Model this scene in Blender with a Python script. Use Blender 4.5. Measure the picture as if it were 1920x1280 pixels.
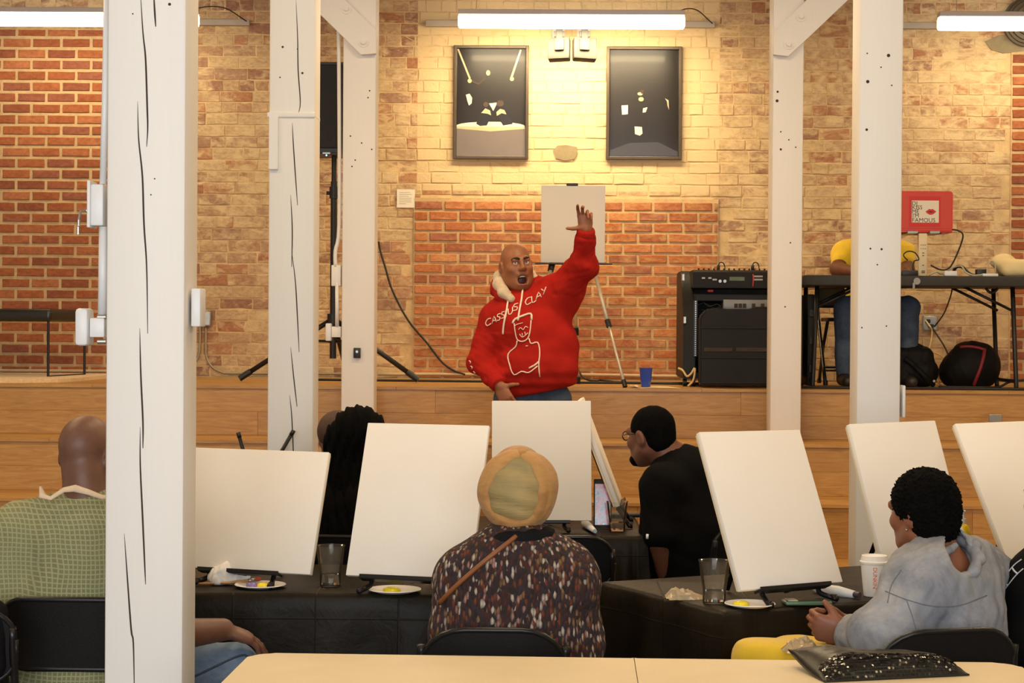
import bpy, bmesh, math, random
import numpy as np
from mathutils import Vector, Matrix
from mathutils.bvhtree import BVHTree
import openvdb
SC = bpy.context.scene
COL = SC.collection
for _o in list(bpy.data.objects):
    bpy.data.objects.remove(_o)
rnd = random.Random(7)
PI = math.pi

# ---------------------------------------------------------------- camera
FPX = 3600.0
EYE = 1.62
_th = math.atan(53 / FPX); _ph = math.atan(30 / FPX); _ro = math.radians(.4)
_f0 = np.array([-math.sin(_th), math.cos(_th), 0.0])
CF = np.array([_f0[0] * math.cos(_ph), _f0[1] * math.cos(_ph), -math.sin(_ph)])
_u0 = np.array([_f0[0] * math.sin(_ph), _f0[1] * math.sin(_ph), math.cos(_ph)])
_r0 = np.array([math.cos(_th), math.sin(_th), 0.0])
CR = _r0 * math.cos(_ro) + _u0 * math.sin(_ro)
CU = _u0 * math.cos(_ro) - _r0 * math.sin(_ro)
CPOS = np.array([0, 0, EYE])

def ray(x, y):
    return CF + CR * ((x - 960) / FPX) + CU * ((640 - y) / FPX)
def W(x, y, Y):
    """the point at depth Y (metres along the hall) seen at photo pixel x, y"""
    d = ray(x, y)
    return CPOS + d * (Y / d[1])
def Wz(x, y, z):
    d = ray(x, y)
    return CPOS + d * ((z - EYE) / d[2])

cam = bpy.data.cameras.new('camera')
camo = bpy.data.objects.new('camera', cam)
COL.objects.link(camo)
cam.sensor_width = 36.0
cam.lens = 36.0 * FPX / 1920.0
cam.clip_start = .05
camo.matrix_world = Matrix(((CR[0], CU[0], -CF[0], 0), (CR[1], CU[1], -CF[1], 0), (CR[2], CU[2], -CF[2], EYE), (0, 0, 0, 1)))
SC.camera = camo

# ---------------------------------------------------------------- world, light, exposure
SC.view_settings.view_transform = 'Standard'
SC.view_settings.look = 'None'
SC.view_settings.gamma = 1.0
SC.view_settings.use_curve_mapping = False
SC.view_settings.exposure = 0.36
SC.cycles.use_denoising = True
SC.cycles.max_bounces = 6
SC.cycles.diffuse_bounces = 4
SC.cycles.glossy_bounces = 3
SC.cycles.transmission_bounces = 8
SC.cycles.transparent_max_bounces = 8
SC.cycles.caustics_reflective = False
SC.cycles.caustics_refractive = False
SC.cycles.sample_clamp_indirect = 6.0
wd = bpy.data.worlds.new('world'); SC.world = wd
wd.use_nodes = True
wd.node_tree.nodes['Background'].inputs[0].default_value = (.75, .85, 1, 1)
wd.node_tree.nodes['Background'].inputs[1].default_value = .6

def area(name, loc, aim, sx, sy, energy, colr, spread=180):
    l = bpy.data.lights.new(name, 'AREA'); l.shape = 'RECTANGLE'
    l.size = sx; l.size_y = sy; l.energy = energy; l.color = colr
    l.spread = math.radians(spread)
    o = bpy.data.objects.new(name, l); COL.objects.link(o)
    o.location = loc
    o.rotation_euler = (Vector(aim) - Vector(loc)).to_track_quat('-Z', 'Y').to_euler()
    return o
# daylight through the tall windows behind the photographer
area('window_daylight', (-.6, -3.6, 2.2), (-.3, 8, 1.3), 7.0, 2.2, 400, (.88, .94, 1.0))
# unseen rows of warm area lights added above the frame to brighten the audience
for _y, _e in ((3.0, 22), (6.6, 34), (9.4, 46)):
    for _x in (-3.2, 0.2, 3.6):
        area('hall_fill', (_x, _y, 4.25), (_x, _y, 0), 1.5, .12, _e, (1.0, .74, .44))

# ---------------------------------------------------------------- helpers
def lin(r, g, b):
    def f(c):
        c /= 255.0
        return c / 12.92 if c <= .04045 else ((c + .055) / 1.055) ** 2.4
    return (f(r), f(g), f(b), 1)

class NT:
    def __init__(s, name):
        s.m = bpy.data.materials.new(name); s.m.use_nodes = True
        s.t = s.m.node_tree; s.b = s.t.nodes['Principled BSDF']
    def n(s, typ, **kw):
        nd = s.t.nodes.new(typ)
        for k, v in kw.items():
            if k.startswith('i_'):
                nd.inputs[int(k[2:]) if k[2:].isdigit() else k[2:]].default_value = v
            else: setattr(nd, k, v)
        return nd
    def l(s, a, b): s.t.links.new(a, b)
    def math(s, op, a, b=None, clamp=False):
        nd = s.n('ShaderNodeMath', operation=op, use_clamp=clamp)
        for i, v in enumerate((a, b)):
            if v is None: continue
            if isinstance(v, (int, float)): nd.inputs[i].default_value = v
            else: s.l(v, nd.inputs[i])
        return nd.outputs[0]
    def ramp(s, fac, stops, interp='LINEAR'):
        nd = s.n('ShaderNodeValToRGB'); cr = nd.color_ramp; cr.interpolation = interp
        while len(cr.elements) < len(stops): cr.elements.new(.5)
        for e, (p, c) in zip(cr.elements, stops): e.position = p; e.color = c
        s.l(fac, nd.inputs[0]); return nd.outputs[0]
    def mix(s, fac, a, b, blend='MIX'):
        nd = s.n('ShaderNodeMix', data_type='RGBA', blend_type=blend)
        for i, v in ((0, fac), (6, a), (7, b)):
            if isinstance(v, (int, float)): nd.inputs[i].default_value = v
            elif isinstance(v, tuple): nd.inputs[i].default_value = v
            else: s.l(v, nd.inputs[i])
        return nd.outputs[2]
    def noise(s, scale, vec=None, detail=4, rough=.55, dist=0):
        nd = s.n('ShaderNodeTexNoise'); nd.inputs['Scale'].default_value = scale
        nd.inputs['Detail'].default_value = detail; nd.inputs['Roughness'].default_value = rough
        nd.inputs['Distortion'].default_value = dist
        if vec is not None: s.l(vec, nd.inputs['Vector'])
        return nd.outputs['Fac']
    def pos(s): return s.n('ShaderNodeNewGeometry').outputs['Position']
    def objco(s): return s.n('ShaderNodeTexCoord').outputs['Object']
    def mapping(s, vec, scale=(1, 1, 1), rot=(0, 0, 0), loc=(0, 0, 0)):
        nd = s.n('ShaderNodeMapping'); nd.inputs['Scale'].default_value = scale
        nd.inputs['Rotation'].default_value = rot; nd.inputs['Location'].default_value = loc
        s.l(vec, nd.inputs['Vector']); return nd.outputs[0]
    def base(s, c): s.l(c, s.b.inputs['Base Color'])
    def bump(s, h, strength=.3, dist=.01):
        nd = s.n('ShaderNodeBump'); nd.inputs['Strength'].default_value = strength
        nd.inputs['Distance'].default_value = dist
        s.l(h, nd.inputs['Height']); s.l(nd.outputs[0], s.b.inputs['Normal'])

def mat(name, c, rough=.6, var=.12, scale=14, bump=0, bscale=None, metal=0, coat=0, spec=.5, emit=0, ecol=None, alpha=None, trans=0, sheen=0, sss=0):
    """plain procedural material: base colour with noise variation and fine relief"""
    t = NT(name); b = t.b
    b.inputs['Roughness'].default_value = rough
    b.inputs['Metallic'].default_value = metal
    b.inputs['Specular IOR Level'].default_value = spec
    b.inputs['Coat Weight'].default_value = coat
    b.inputs['Coat Roughness'].default_value = .08
    if sheen: b.inputs['Sheen Weight'].default_value = sheen
    if sss:
        b.inputs['Subsurface Weight'].default_value = sss; b.inputs['Subsurface Scale'].default_value = .01
        b.inputs['Subsurface Radius'].default_value = (1, .4, .25)
    if trans:
        b.inputs['Transmission Weight'].default_value = trans
    if emit:
        b.inputs['Emission Color'].default_value = ecol or c; b.inputs['Emission Strength'].default_value = emit
    oc = t.objco()
    f = t.noise(scale, oc)
    d = tuple(max(0, x * (1 - var)) for x in c[:3]) + (1,)
    e = tuple(min(1, x * (1 + var)) for x in c[:3]) + (1,)
    t.base(t.ramp(f, [(.3, d), (.7, e)]))
    if bump: t.bump(t.noise(bscale or scale * 6, oc), bump, .004)
    return t.m

MW = {}     # world matrix of everything built
def _register(o, mw): MW[o.name] = mw
def attach(o, parent):
    o.parent = parent; o.matrix_parent_inverse = MW[parent.name].inverted()
def tag(o, label=None, cat=None, group=None, kind=None):
    if label: o['label'] = label
    if cat: o['category'] = cat
    if group: o['group'] = group
    if kind: o['kind'] = kind
    return o
def thing(name, label, cat, loc, group=None, rz=0):
    o = bpy.data.objects.new(name, None); COL.objects.link(o)
    o.empty_display_size = .05
    o.location = tuple(float(v) for v in loc); o.rotation_euler = (0, 0, rz)
    _register(o, Matrix.Translation(o.location) @ Matrix.Rotation(rz, 4, 'Z'))
    return tag(o, label, cat, group)
def link_mesh(name, me, m, parent=None, smooth=False):
    """me holds world coordinates; the object origin goes to the base centre"""
    n = len(me.vertices)
    co = np.empty(n * 3, np.float32); me.vertices.foreach_get('co', co); co = co.reshape(-1, 3)
    lo, hi = co.min(0), co.max(0)
    org = np.array([(lo[0] + hi[0]) / 2, (lo[1] + hi[1]) / 2, lo[2]], np.float32)
    me.vertices.foreach_set('co', (co - org).ravel())
    if m is not None:
        for q in (m if isinstance(m, (list, tuple)) else [m]): me.materials.append(q)
    if smooth: me.polygons.foreach_set('use_smooth', [True] * len(me.polygons))
    me.update()
    o = bpy.data.objects.new(name, me); COL.objects.link(o)
    o.location = [float(v) for v in org]
    _register(o, Matrix.Translation(o.location))
    if parent is not None: attach(o, parent)
    return o
def obj(name, bm, m, parent=None, smooth=False, auto=None):
    me = bpy.data.meshes.new(name)
    bmesh.ops.recalc_face_normals(bm, faces=bm.faces[:])
    bm.to_mesh(me); bm.free()
    o = link_mesh(name, me, m, parent, smooth or auto is not None)
    if auto is not None:
        try: me.set_sharp_from_angle(angle=math.radians(auto))
        except Exception: pass
    return o
def struct(o): o['kind'] = 'structure'; return o
def dup(root, dloc=(0, 0, 0), rz=None, label=None):
    """a copy of a thing with its parts and sub-parts"""
    def cp(o, par):
        c = o.copy(); COL.objects.link(c)
        if par is not None: c.parent = par
        for ch in [x for x in KIDS.get(o.name, [])]: cp(ch, c)
        return c
    r = cp(root, None)
    r.location = Vector(root.location) + Vector(dloc)
    if rz is not None: r.rotation_euler = (0, 0, rz)
    if label: r['label'] = label
    return r
KIDS = {}
def index_kids():
    KIDS.clear()
    for o in COL.objects:
        if o.parent: KIDS.setdefault(o.parent.name, []).append(o)

def BM(): return bmesh.new()
def vec(v): return Vector([float(x) for x in v])
def box(bm, c, s, R=None, bev=0.0, seg=2, mi=0):
    r = bmesh.ops.create_cube(bm, size=1.0); vs = r['verts']
    M = Matrix.Translation(vec(c)) @ (R.to_4x4() if R is not None else Matrix()) @ Matrix.Diagonal((*[float(x) for x in s], 1))
    bmesh.ops.transform(bm, matrix=M, verts=vs)
    fs = list({f for v in vs for f in v.link_faces})
    for f in fs: f.material_index = mi
    if bev > 0:
        es = list({e for v in vs for e in v.link_edges})
        rr = bmesh.ops.bevel(bm, geom=es, offset=bev, segments=seg, affect='EDGES', profile=.5)
        for f in rr['faces']: f.material_index = mi
    return vs
def cyl(bm, a, b, r1, r2=None, seg=14, cap=True, mi=0):
    a, b = vec(a), vec(b); d = b - a
    r = bmesh.ops.create_cone(bm, cap_ends=cap, segments=seg, radius1=r1, radius2=r1 if r2 is None else r2, depth=d.length)
    M = Matrix.Translation((a + b) / 2) @ d.to_track_quat('Z', 'Y').to_matrix().to_4x4()
    bmesh.ops.transform(bm, matrix=M, verts=r['verts'])
    for f in {f for v in r['verts'] for f in v.link_faces}: f.material_index = mi
    return r['verts']
def spline(pts, n=6):
    P = [np.array(p, float) for p in pts]
    if len(P) < 3: return P
    P = [2 * P[0] - P[1]] + P + [2 * P[-1] - P[-2]]
    out = []
    for i in range(1, len(P) - 2):
        for k in range(n):
            t = k / n
            a, b, c, d = P[i - 1:i + 3]
            out.append(.5 * ((2 * b) + (-a + c) * t + (2 * a - 5 * b + 4 * c - d) * t * t + (-a + 3 * b - 3 * c + d) * t ** 3))
    out.append(P[-2]); return out
def tube(bm, pts, r, seg=8, smooth=0, flat=None, mi=0):
    if smooth: pts = spline(pts, smooth)
    P = [vec(p) for p in pts]
    rings = []; up = None
    for i, p in enumerate(P):
        d = (P[min(i + 1, len(P) - 1)] - P[max(i - 1, 0)])
        if d.length < 1e-9: d = Vector((0, 0, 1))
        d.normalize()
        if up is None:
            up = Vector((0, 0, 1)) if abs(d.z) < .9 else Vector((1, 0, 0))
        x = up.cross(d)
        if x.length < 1e-6: x = Vector((1, 0, 0)).cross(d)
        x.normalize(); y = d.cross(x).normalized(); up = y
        rr = r[i] if isinstance(r, (list, tuple)) else r
        ring = [bm.verts.new(p + x * math.cos(2 * PI * k / seg) * rr + y * math.sin(2 * PI * k / seg) * rr * (flat or 1)) for k in range(seg)]
        rings.append(ring)
    for a, b in zip(rings, rings[1:]):
        for k in range(seg):
            f = bm.faces.new((a[k], a[(k + 1) % seg], b[(k + 1) % seg], b[k])); f.material_index = mi
    for ring in (rings[0], rings[-1]):
        f = bm.faces.new(ring); f.material_index = mi
    return rings
def lathe(bm, prof, c, seg=28, R=None, mi=0):
    c = vec(c); rings = []
    for r, z in prof:
        ring = []
        for k in range(seg):
            q = Vector((r * math.cos(2 * PI * k / seg), r * math.sin(2 * PI * k / seg), z))
            if R is not None: q = R @ q
            ring.append(bm.verts.new(c + q))
        rings.append(ring)
    for a, b in zip(rings, rings[1:]):
        for k in range(seg):
            f = bm.faces.new((a[k], a[(k + 1) % seg], b[(k + 1) % seg], b[k])); f.material_index = mi
    return rings
def capring(bm, ring, mi=0):
    f = bm.faces.new(ring); f.material_index = mi
def prism(bm, pts2, fn, t0, t1, mi=0):
    """extrude the outline pts2 between depths t0 and t1, fn(u, v, t) -> point"""
    a = [bm.verts.new(vec(fn(u, v, t0))) for u, v in pts2]; b = [bm.verts.new(vec(fn(u, v, t1))) for u, v in pts2]
    n = len(a)
    for i in range(n):
        bm.faces.new((a[i], a[(i + 1) % n], b[(i + 1) % n], b[i])).material_index = mi
    bm.faces.new(a).material_index = mi; bm.faces.new(b[::-1]).material_index = mi
def rrect(w, h, r, n=5):
    out = []
    for cx, cy, a0 in ((w / 2 - r, h / 2 - r, 0), (-w / 2 + r, h / 2 - r, 90), (-w / 2 + r, -h / 2 + r, 180), (w / 2 - r, -h / 2 + r, 270)):
        for k in range(n + 1):
            a = math.radians(a0 + 90 * k / n); out.append((cx + r * math.cos(a), cy + r * math.sin(a)))
    return out
def textmesh(bm, s, size, fn, depth=.0006, align='LEFT', mi=0, spacing=1.0):
    """lettering: outlines of the built-in font mapped through fn(u, v, t) -> world"""
    cu = bpy.data.curves.new('t', 'FONT'); cu.body = s; cu.size = size; cu.align_x = align; cu.extrude = depth; cu.space_character = spacing
    cu.resolution_u = 3
    o = bpy.data.objects.new('t', cu); COL.objects.link(o)
    dg = bpy.context.evaluated_depsgraph_get()
    me = bpy.data.meshes.new_from_object(o.evaluated_get(dg))
    vs = [bm.verts.new(vec(fn(v.co.x, v.co.y, v.co.z))) for v in me.vertices]
    for p in me.polygons:
        try: bm.faces.new([vs[i] for i in p.vertices]).material_index = mi
        except ValueError: pass
    bpy.data.objects.remove(o); bpy.data.meshes.remove(me); bpy.data.curves.remove(cu)

# ---------------------------------------------------------------- implicit surfaces (for people, cloth, bags)
class Field:
    def __init__(s, lo, hi, vox):
        s.v = vox; s.lo = np.array(lo, np.float32)
        n = np.ceil((np.array(hi) - s.lo) / vox).astype(int) + 1
        s.n = n; s.ax = [(s.lo[i] + np.arange(n[i], dtype=np.float32) * vox).astype(np.float32) for i in range(3)]
        s.d = np.full(n, 1.0, np.float32)
    def sub(s, lo, hi):
        a = np.clip(np.floor((np.array(lo) - s.lo) / s.v).astype(int), 0, s.n); b = np.clip(np.ceil((np.array(hi) - s.lo) / s.v).astype(int) + 1, 0, s.n)
        if (b <= a).any(): return None
        sl = tuple(slice(a[i], b[i]) for i in range(3))
        X = s.ax[0][sl[0]][:, None, None]; Y = s.ax[1][sl[1]][None, :, None]; Z = s.ax[2][sl[2]][None, None, :]
        return sl, X, Y, Z
    def put(s, fn, lo, hi, k, op):
        m = 3 * s.v + k
        r = s.sub(np.array(lo) - m, np.array(hi) + m)
        if r is None: return
        sl, X, Y, Z = r
        p = fn(X, Y, Z).astype(np.float32); d = s.d[sl]
        if op < 0: p = -p; h = np.maximum(k - np.abs(d - p), 0); s.d[sl] = np.maximum(d, p) + (h * h / (4 * k) if k > 0 else 0)
        else: h = np.maximum(k - np.abs(d - p), 0); s.d[sl] = np.minimum(d, p) - (h * h / (4 * k) if k > 0 else 0)
    def cap(s, a, b, ra, rb=None, k=.02, op=1):
        rb = ra if rb is None else rb; a = np.array(a, float); b = np.array(b, float); ba = b - a; L = max(float(ba @ ba), 1e-9); R = max(ra, rb)
        def fn(X, Y, Z):
            t = np.clip(((X - a[0]) * ba[0] + (Y - a[1]) * ba[1] + (Z - a[2]) * ba[2]) / L, 0, 1)
            return np.sqrt((X - a[0] - t * ba[0]) ** 2 + (Y - a[1] - t * ba[1]) ** 2 + (Z - a[2] - t * ba[2]) ** 2) - (ra + (rb - ra) * t)
        s.put(fn, np.minimum(a, b) - R, np.maximum(a, b) + R, k, op)
    def fcap(s, a, b, ra, rb, n, f, k=.03, op=1):
        """capsule squashed by f along n"""
        a = np.array(a, float); b = np.array(b, float); n = np.array(n, float) / np.linalg.norm(n); R = max(ra, rb)
        b2 = b - a; g = 1 / f - 1; bb = b2 + n * (b2 @ n) * g; L = max(float(bb @ bb), 1e-9)
        def fn(X, Y, Z):
            x, y, z = X - a[0], Y - a[1], Z - a[2]; q = (x * n[0] + y * n[1] + z * n[2]) * g
            x, y, z = x + q * n[0], y + q * n[1], z + q * n[2]
            t = np.clip((x * bb[0] + y * bb[1] + z * bb[2]) / L, 0, 1)
            return (np.sqrt((x - t * bb[0]) ** 2 + (y - t * bb[1]) ** 2 + (z - t * bb[2]) ** 2) - (ra + (rb - ra) * t)) * max(f, .7)
        s.put(fn, np.minimum(a, b) - R, np.maximum(a, b) + R, k, op)
    def ell(s, c, r, R=None, k=.02, op=1):
        c = np.array(c, float); r = np.array(r, float); R = np.eye(3) if R is None else np.array(R)   # columns of R: the axes
        def fn(X, Y, Z):
            x, y, z = X - c[0], Y - c[1], Z - c[2]
            q = [x * R[0, i] + y * R[1, i] + z * R[2, i] for i in range(3)]
            k0 = np.sqrt(sum((q[i] / r[i]) ** 2 for i in range(3))); k1 = np.sqrt(sum((q[i] / r[i] ** 2) ** 2 for i in range(3))) + 1e-6
            return k0 * (k0 - 1) / k1
        m = r.max(); s.put(fn, c - m, c + m, k, op)
    def rbox(s, c, h, rad, R=None, k=.01, op=1):
        c = np.array(c, float); h = np.array(h, float) - rad; R = np.eye(3) if R is None else np.array(R)
        def fn(X, Y, Z):
            x, y, z = X - c[0], Y - c[1], Z - c[2]
            q = [np.abs(x * R[0, i] + y * R[1, i] + z * R[2, i]) - h[i] for i in range(3)]
            return np.sqrt(sum(np.maximum(v, 0) ** 2 for v in q)) + np.minimum(np.maximum(np.maximum(q[0], q[1]), q[2]), 0) - rad
        m = np.linalg.norm(h) + rad; s.put(fn, c - m, c + m, k, op)
    def chain(s, pts, rads, k=.02):
        for (a, b), (ra, rb) in zip(zip(pts, pts[1:]), zip(rads, rads[1:])): s.cap(a, b, ra, rb, k)
    def cut(s, p, n, k=.004):
        """remove everything on the +n side of point p"""
        p = np.array(p, float); n = np.array(n, float) / np.linalg.norm(n)
        q = (s.ax[0][:, None, None] - p[0]) * n[0] + (s.ax[1][None, :, None] - p[1]) * n[1] + (s.ax[2][None, None, :] - p[2]) * n[2]
        h = np.maximum(k - np.abs(s.d - q), 0)
        s.d = (np.maximum(s.d, q) + h * h / (4 * k)).astype(np.float32)
    def disp(s, fn, lo=None, hi=None):
        r = s.sub(s.lo if lo is None else lo, s.lo + s.n * s.v if hi is None else hi)
        if r is None: return
        sl, X, Y, Z = r
        s.d[sl] += fn(X, Y, Z).astype(np.float32)
    def mesh(s, name, m, parent=None):
        bg = 4 * s.v
        d = np.clip(s.d, -bg, bg).astype(np.float32)
        d[0] = d[-1] = bg; d[:, 0] = d[:, -1] = bg; d[:, :, 0] = d[:, :, -1] = bg
        g = openvdb.FloatGrid(bg); g.copyFromArray(d, tolerance=0.0)
        P, Q = g.convertToQuads(isovalue=0.0)
        P = np.asarray(P, np.float64) * s.v + s.lo; Q = np.asarray(Q, np.int64)
        a, b, c, e = (P[Q[:, i]] for i in range(4))
        vol = np.einsum('ij,ij->', a, np.cross(b, c)) + np.einsum('ij,ij->', a, np.cross(c, e))
        if vol < 0: Q = Q[:, ::-1]
        # keep the largest connected piece
        lab = np.arange(len(P))
        for _ in range(400):
            mn = lab[Q].min(1); new = lab.copy()
            for i in range(4): np.minimum.at(new, Q[:, i], mn)
            new = new[new]
            if (new == lab).all(): break
            lab = new
        big = np.bincount(lab).argmax()
        Q = Q[lab[Q[:, 0]] == big]
        used = np.unique(Q); mp = np.zeros(len(P), np.int64); mp[used] = np.arange(len(used)); P = P[used]; Q = mp[Q]
        me = bpy.data.meshes.new(name)
        me.vertices.add(len(P)); me.vertices.foreach_set('co', P.astype(np.float32).ravel())
        me.loops.add(Q.size); me.loops.foreach_set('vertex_index', Q.ravel().astype(np.int32))
        me.polygons.add(len(Q)); me.polygons.foreach_set('loop_start', np.arange(0, Q.size, 4, dtype=np.int32))
        me.update(calc_edges=True)
        s.P, s.Q = P, Q
        return link_mesh(name, me, m, parent, True)
def folds(amp, freq, seed=0, stretch=(1, 1, 1)):
    r = np.random.RandomState(seed)
    T = [(r.normal(size=3) * freq * (.6 + .5 * i) * np.array(stretch), r.rand() * 6.28, 1 / (1 + .6 * i)) for i in range(5)]
    def fn(X, Y, Z):
        return amp * sum(w * np.sin(k[0] * X + k[1] * Y + k[2] * Z + p + .8 * np.sin(k[1] * X + k[2] * Y - k[0] * Z)) for k, p, w in T) / 2.2
    return fn
# ---------------------------------------------------------------- structure materials
def brick_mat(name, cols, wash, wash_lo, wash_hi, island=False, nscale=9, paint=False):
    t = NT(name); p = t.pos()
    rv = t.n('ShaderNodeNewGeometry').outputs['Random Per Island'] if island else t.n('ShaderNodeObjectInfo').outputs['Random']
    n = len(cols)
    c = t.ramp(rv, [(i / n, q) for i, q in enumerate(cols)], 'CONSTANT')
    off = t.n('ShaderNodeVectorMath', operation='SCALE'); cb = t.n('ShaderNodeCombineXYZ')
    t.l(rv, cb.inputs[0]); t.l(rv, cb.inputs[2]); t.l(cb.outputs[0], off.inputs[0]); off.inputs['Scale'].default_value = 31
    add = t.n('ShaderNodeVectorMath', operation='ADD'); t.l(p, add.inputs[0]); t.l(off.outputs[0], add.inputs[1])
    ps = t.mapping(add.outputs[0], (1, 1, 1.8))
    c = t.mix(t.ramp(t.noise(30, ps, 5, .65), [(.35, (0, 0, 0, 1)), (.75, (1, 1, 1, 1))]), c, t.mix(1.0, c, (.62, .52, .48, 1), 'MULTIPLY'))
    f = t.noise(nscale, ps, 6, .68, .4)
    if wash_hi > wash_lo:
        big = t.noise(.9, p, 3, .6)
        f2 = t.math('ADD', f, t.math('MULTIPLY', t.math('SUBTRACT', big, .5), .5))
        if paint:   # limewashed panel behind posters: more old paint, plus lamplit cream put into the colour
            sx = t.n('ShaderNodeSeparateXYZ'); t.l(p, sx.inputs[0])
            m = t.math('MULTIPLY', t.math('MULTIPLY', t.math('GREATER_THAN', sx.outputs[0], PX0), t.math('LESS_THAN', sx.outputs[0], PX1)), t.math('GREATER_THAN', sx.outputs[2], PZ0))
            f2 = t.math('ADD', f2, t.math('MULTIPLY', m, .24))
        c = t.mix(t.ramp(f2, [(wash_lo, (0, 0, 0, 1)), (wash_hi, (1, 1, 1, 1))]), c, wash)
    t.base(c); t.b.inputs['Roughness'].default_value = .82; t.b.inputs['Specular IOR Level'].default_value = .25
    t.bump(t.noise(45, p, 5, .7), .55, .006)
    return t.m
WY = 13.74
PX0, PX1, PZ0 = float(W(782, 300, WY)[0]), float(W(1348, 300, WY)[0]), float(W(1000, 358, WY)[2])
RED = [lin(174, 106, 68), lin(160, 95, 62), lin(180, 114, 76), lin(150, 90, 64), lin(168, 100, 64), lin(156, 97, 74), lin(184, 118, 80), lin(164, 100, 70)]
OLD = [lin(204, 174, 136), lin(190, 152, 118), lin(210, 182, 140), lin(182, 132, 98), lin(200, 168, 130), lin(176, 140, 114), lin(190, 156, 124), lin(206, 178, 136), lin(192, 144, 108), lin(166, 126, 102), lin(208, 180, 140), lin(198, 166, 128)]
m_red = brick_mat('red_brick', RED, None, 1, 0)
m_red_i = brick_mat('red_brick_courses', RED, None, 1, 0, True)
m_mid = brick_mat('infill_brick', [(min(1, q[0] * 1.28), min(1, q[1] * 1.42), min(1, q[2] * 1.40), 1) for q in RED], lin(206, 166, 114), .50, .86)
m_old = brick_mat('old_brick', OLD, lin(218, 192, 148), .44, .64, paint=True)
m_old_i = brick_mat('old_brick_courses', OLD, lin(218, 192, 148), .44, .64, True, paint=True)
m_mortar = mat('sandy_mortar', lin(200, 170, 126), .9, .12, 25, .5)
m_mortar_old = mat('lime_mortar', lin(210, 180, 134), .9, .16, 12, .6)
m_white_wall = mat('white_wall_paint', lin(226, 220, 208), .8, .03, 3)
m_ceil = mat('ceiling_paint', lin(205, 195, 178), .85, .04, 3)
m_floor = mat('concrete_floor', lin(112, 104, 96), .5, .12, 3, .1)

def slab(name, lo, hi, m, kind=True):
    bm = BM(); lo, hi = np.array(lo, float), np.array(hi, float)
    box(bm, (lo + hi) / 2, hi - lo)
    o = obj(name, bm, m)
    if kind: struct(o)
    return o
slab('floor', (-7, -4.2, -.15), (7, 13.7, 0), m_floor)
slab('ceiling', (-7, -4.2, 4.6), (7, 14, 4.7), m_ceil)
slab('wall_left', (-7.15, -4.2, 0), (-7, 14, 4.6), m_white_wall)
slab('wall_right', (7, -4.2, 0), (7.15, 14, 4.6), m_white_wall)
slab('wall_front', (-7, -4.35, 0), (7, -4.2, 4.6), m_white_wall)
wall_back = slab('wall_back', (-7, WY, 0), (7, WY + .3, 4.6), m_mortar_old)

# ---- bricks: every visible brick its own part, the rest of a field joined courses
def brick_shape(w, h, proud, seed, jit=.003):
    r = random.Random(seed); J = lambda s: (r.random() - .5) * 2 * s
    o = []
    for u, v in ((-.5, -.5), (-.17, -.5), (.17, -.5), (.5, -.5), (.5, 0), (.5, .5), (.17, .5), (-.17, .5), (-.5, .5), (-.5, 0)):
        o.append((u * w + J(jit), v * h + J(jit * .8)))
    n = len(o); V = []; F = []
    for ins, y in ((1.0, .015), (1.0, -proud * .55), (.0, -proud)):
        for u, v in o:
            if ins == 0: u, v = u - math.copysign(.004, u) * (abs(u) > 1e-4), v - math.copysign(.0035, v) * (abs(v) > 1e-4)
            V.append((u, y + (J(.0012) if ins == 0 else 0), v))
    for k in (0, 1):
        for i in range(n): F.append((k * n + i, k * n + (i + 1) % n, (k + 1) * n + (i + 1) % n, (k + 1) * n + i))
    F.append(tuple(range(2 * n, 3 * n)))
    return V, F
POSTRECT = [(197, 364), (500, 600), (636, 709), (1436, 1506), (1590, 1693)]
def seen(px, py, hw):
    if px < -hw or px > 1920 + hw or py < -12 or py > 716: return 0
    for a, b in POSTRECT:
        if px - hw > a - 6 and px + hw < b + 6: return 1
    for a, b, c, d in ((852, 990, 88, 297), (1137, 1277, 90, 297), (1305, 1440, 570, 720), (905, 1070, 560, 745)):
        if a < px < b and c < py < d: return 1
    return 3
def to_px(p):
    q = np.asarray(p, float) - CPOS
    z = q @ CF; return 960 + FPX * (q @ CR) / z, 640 - FPX * (q @ CU) / z
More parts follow.
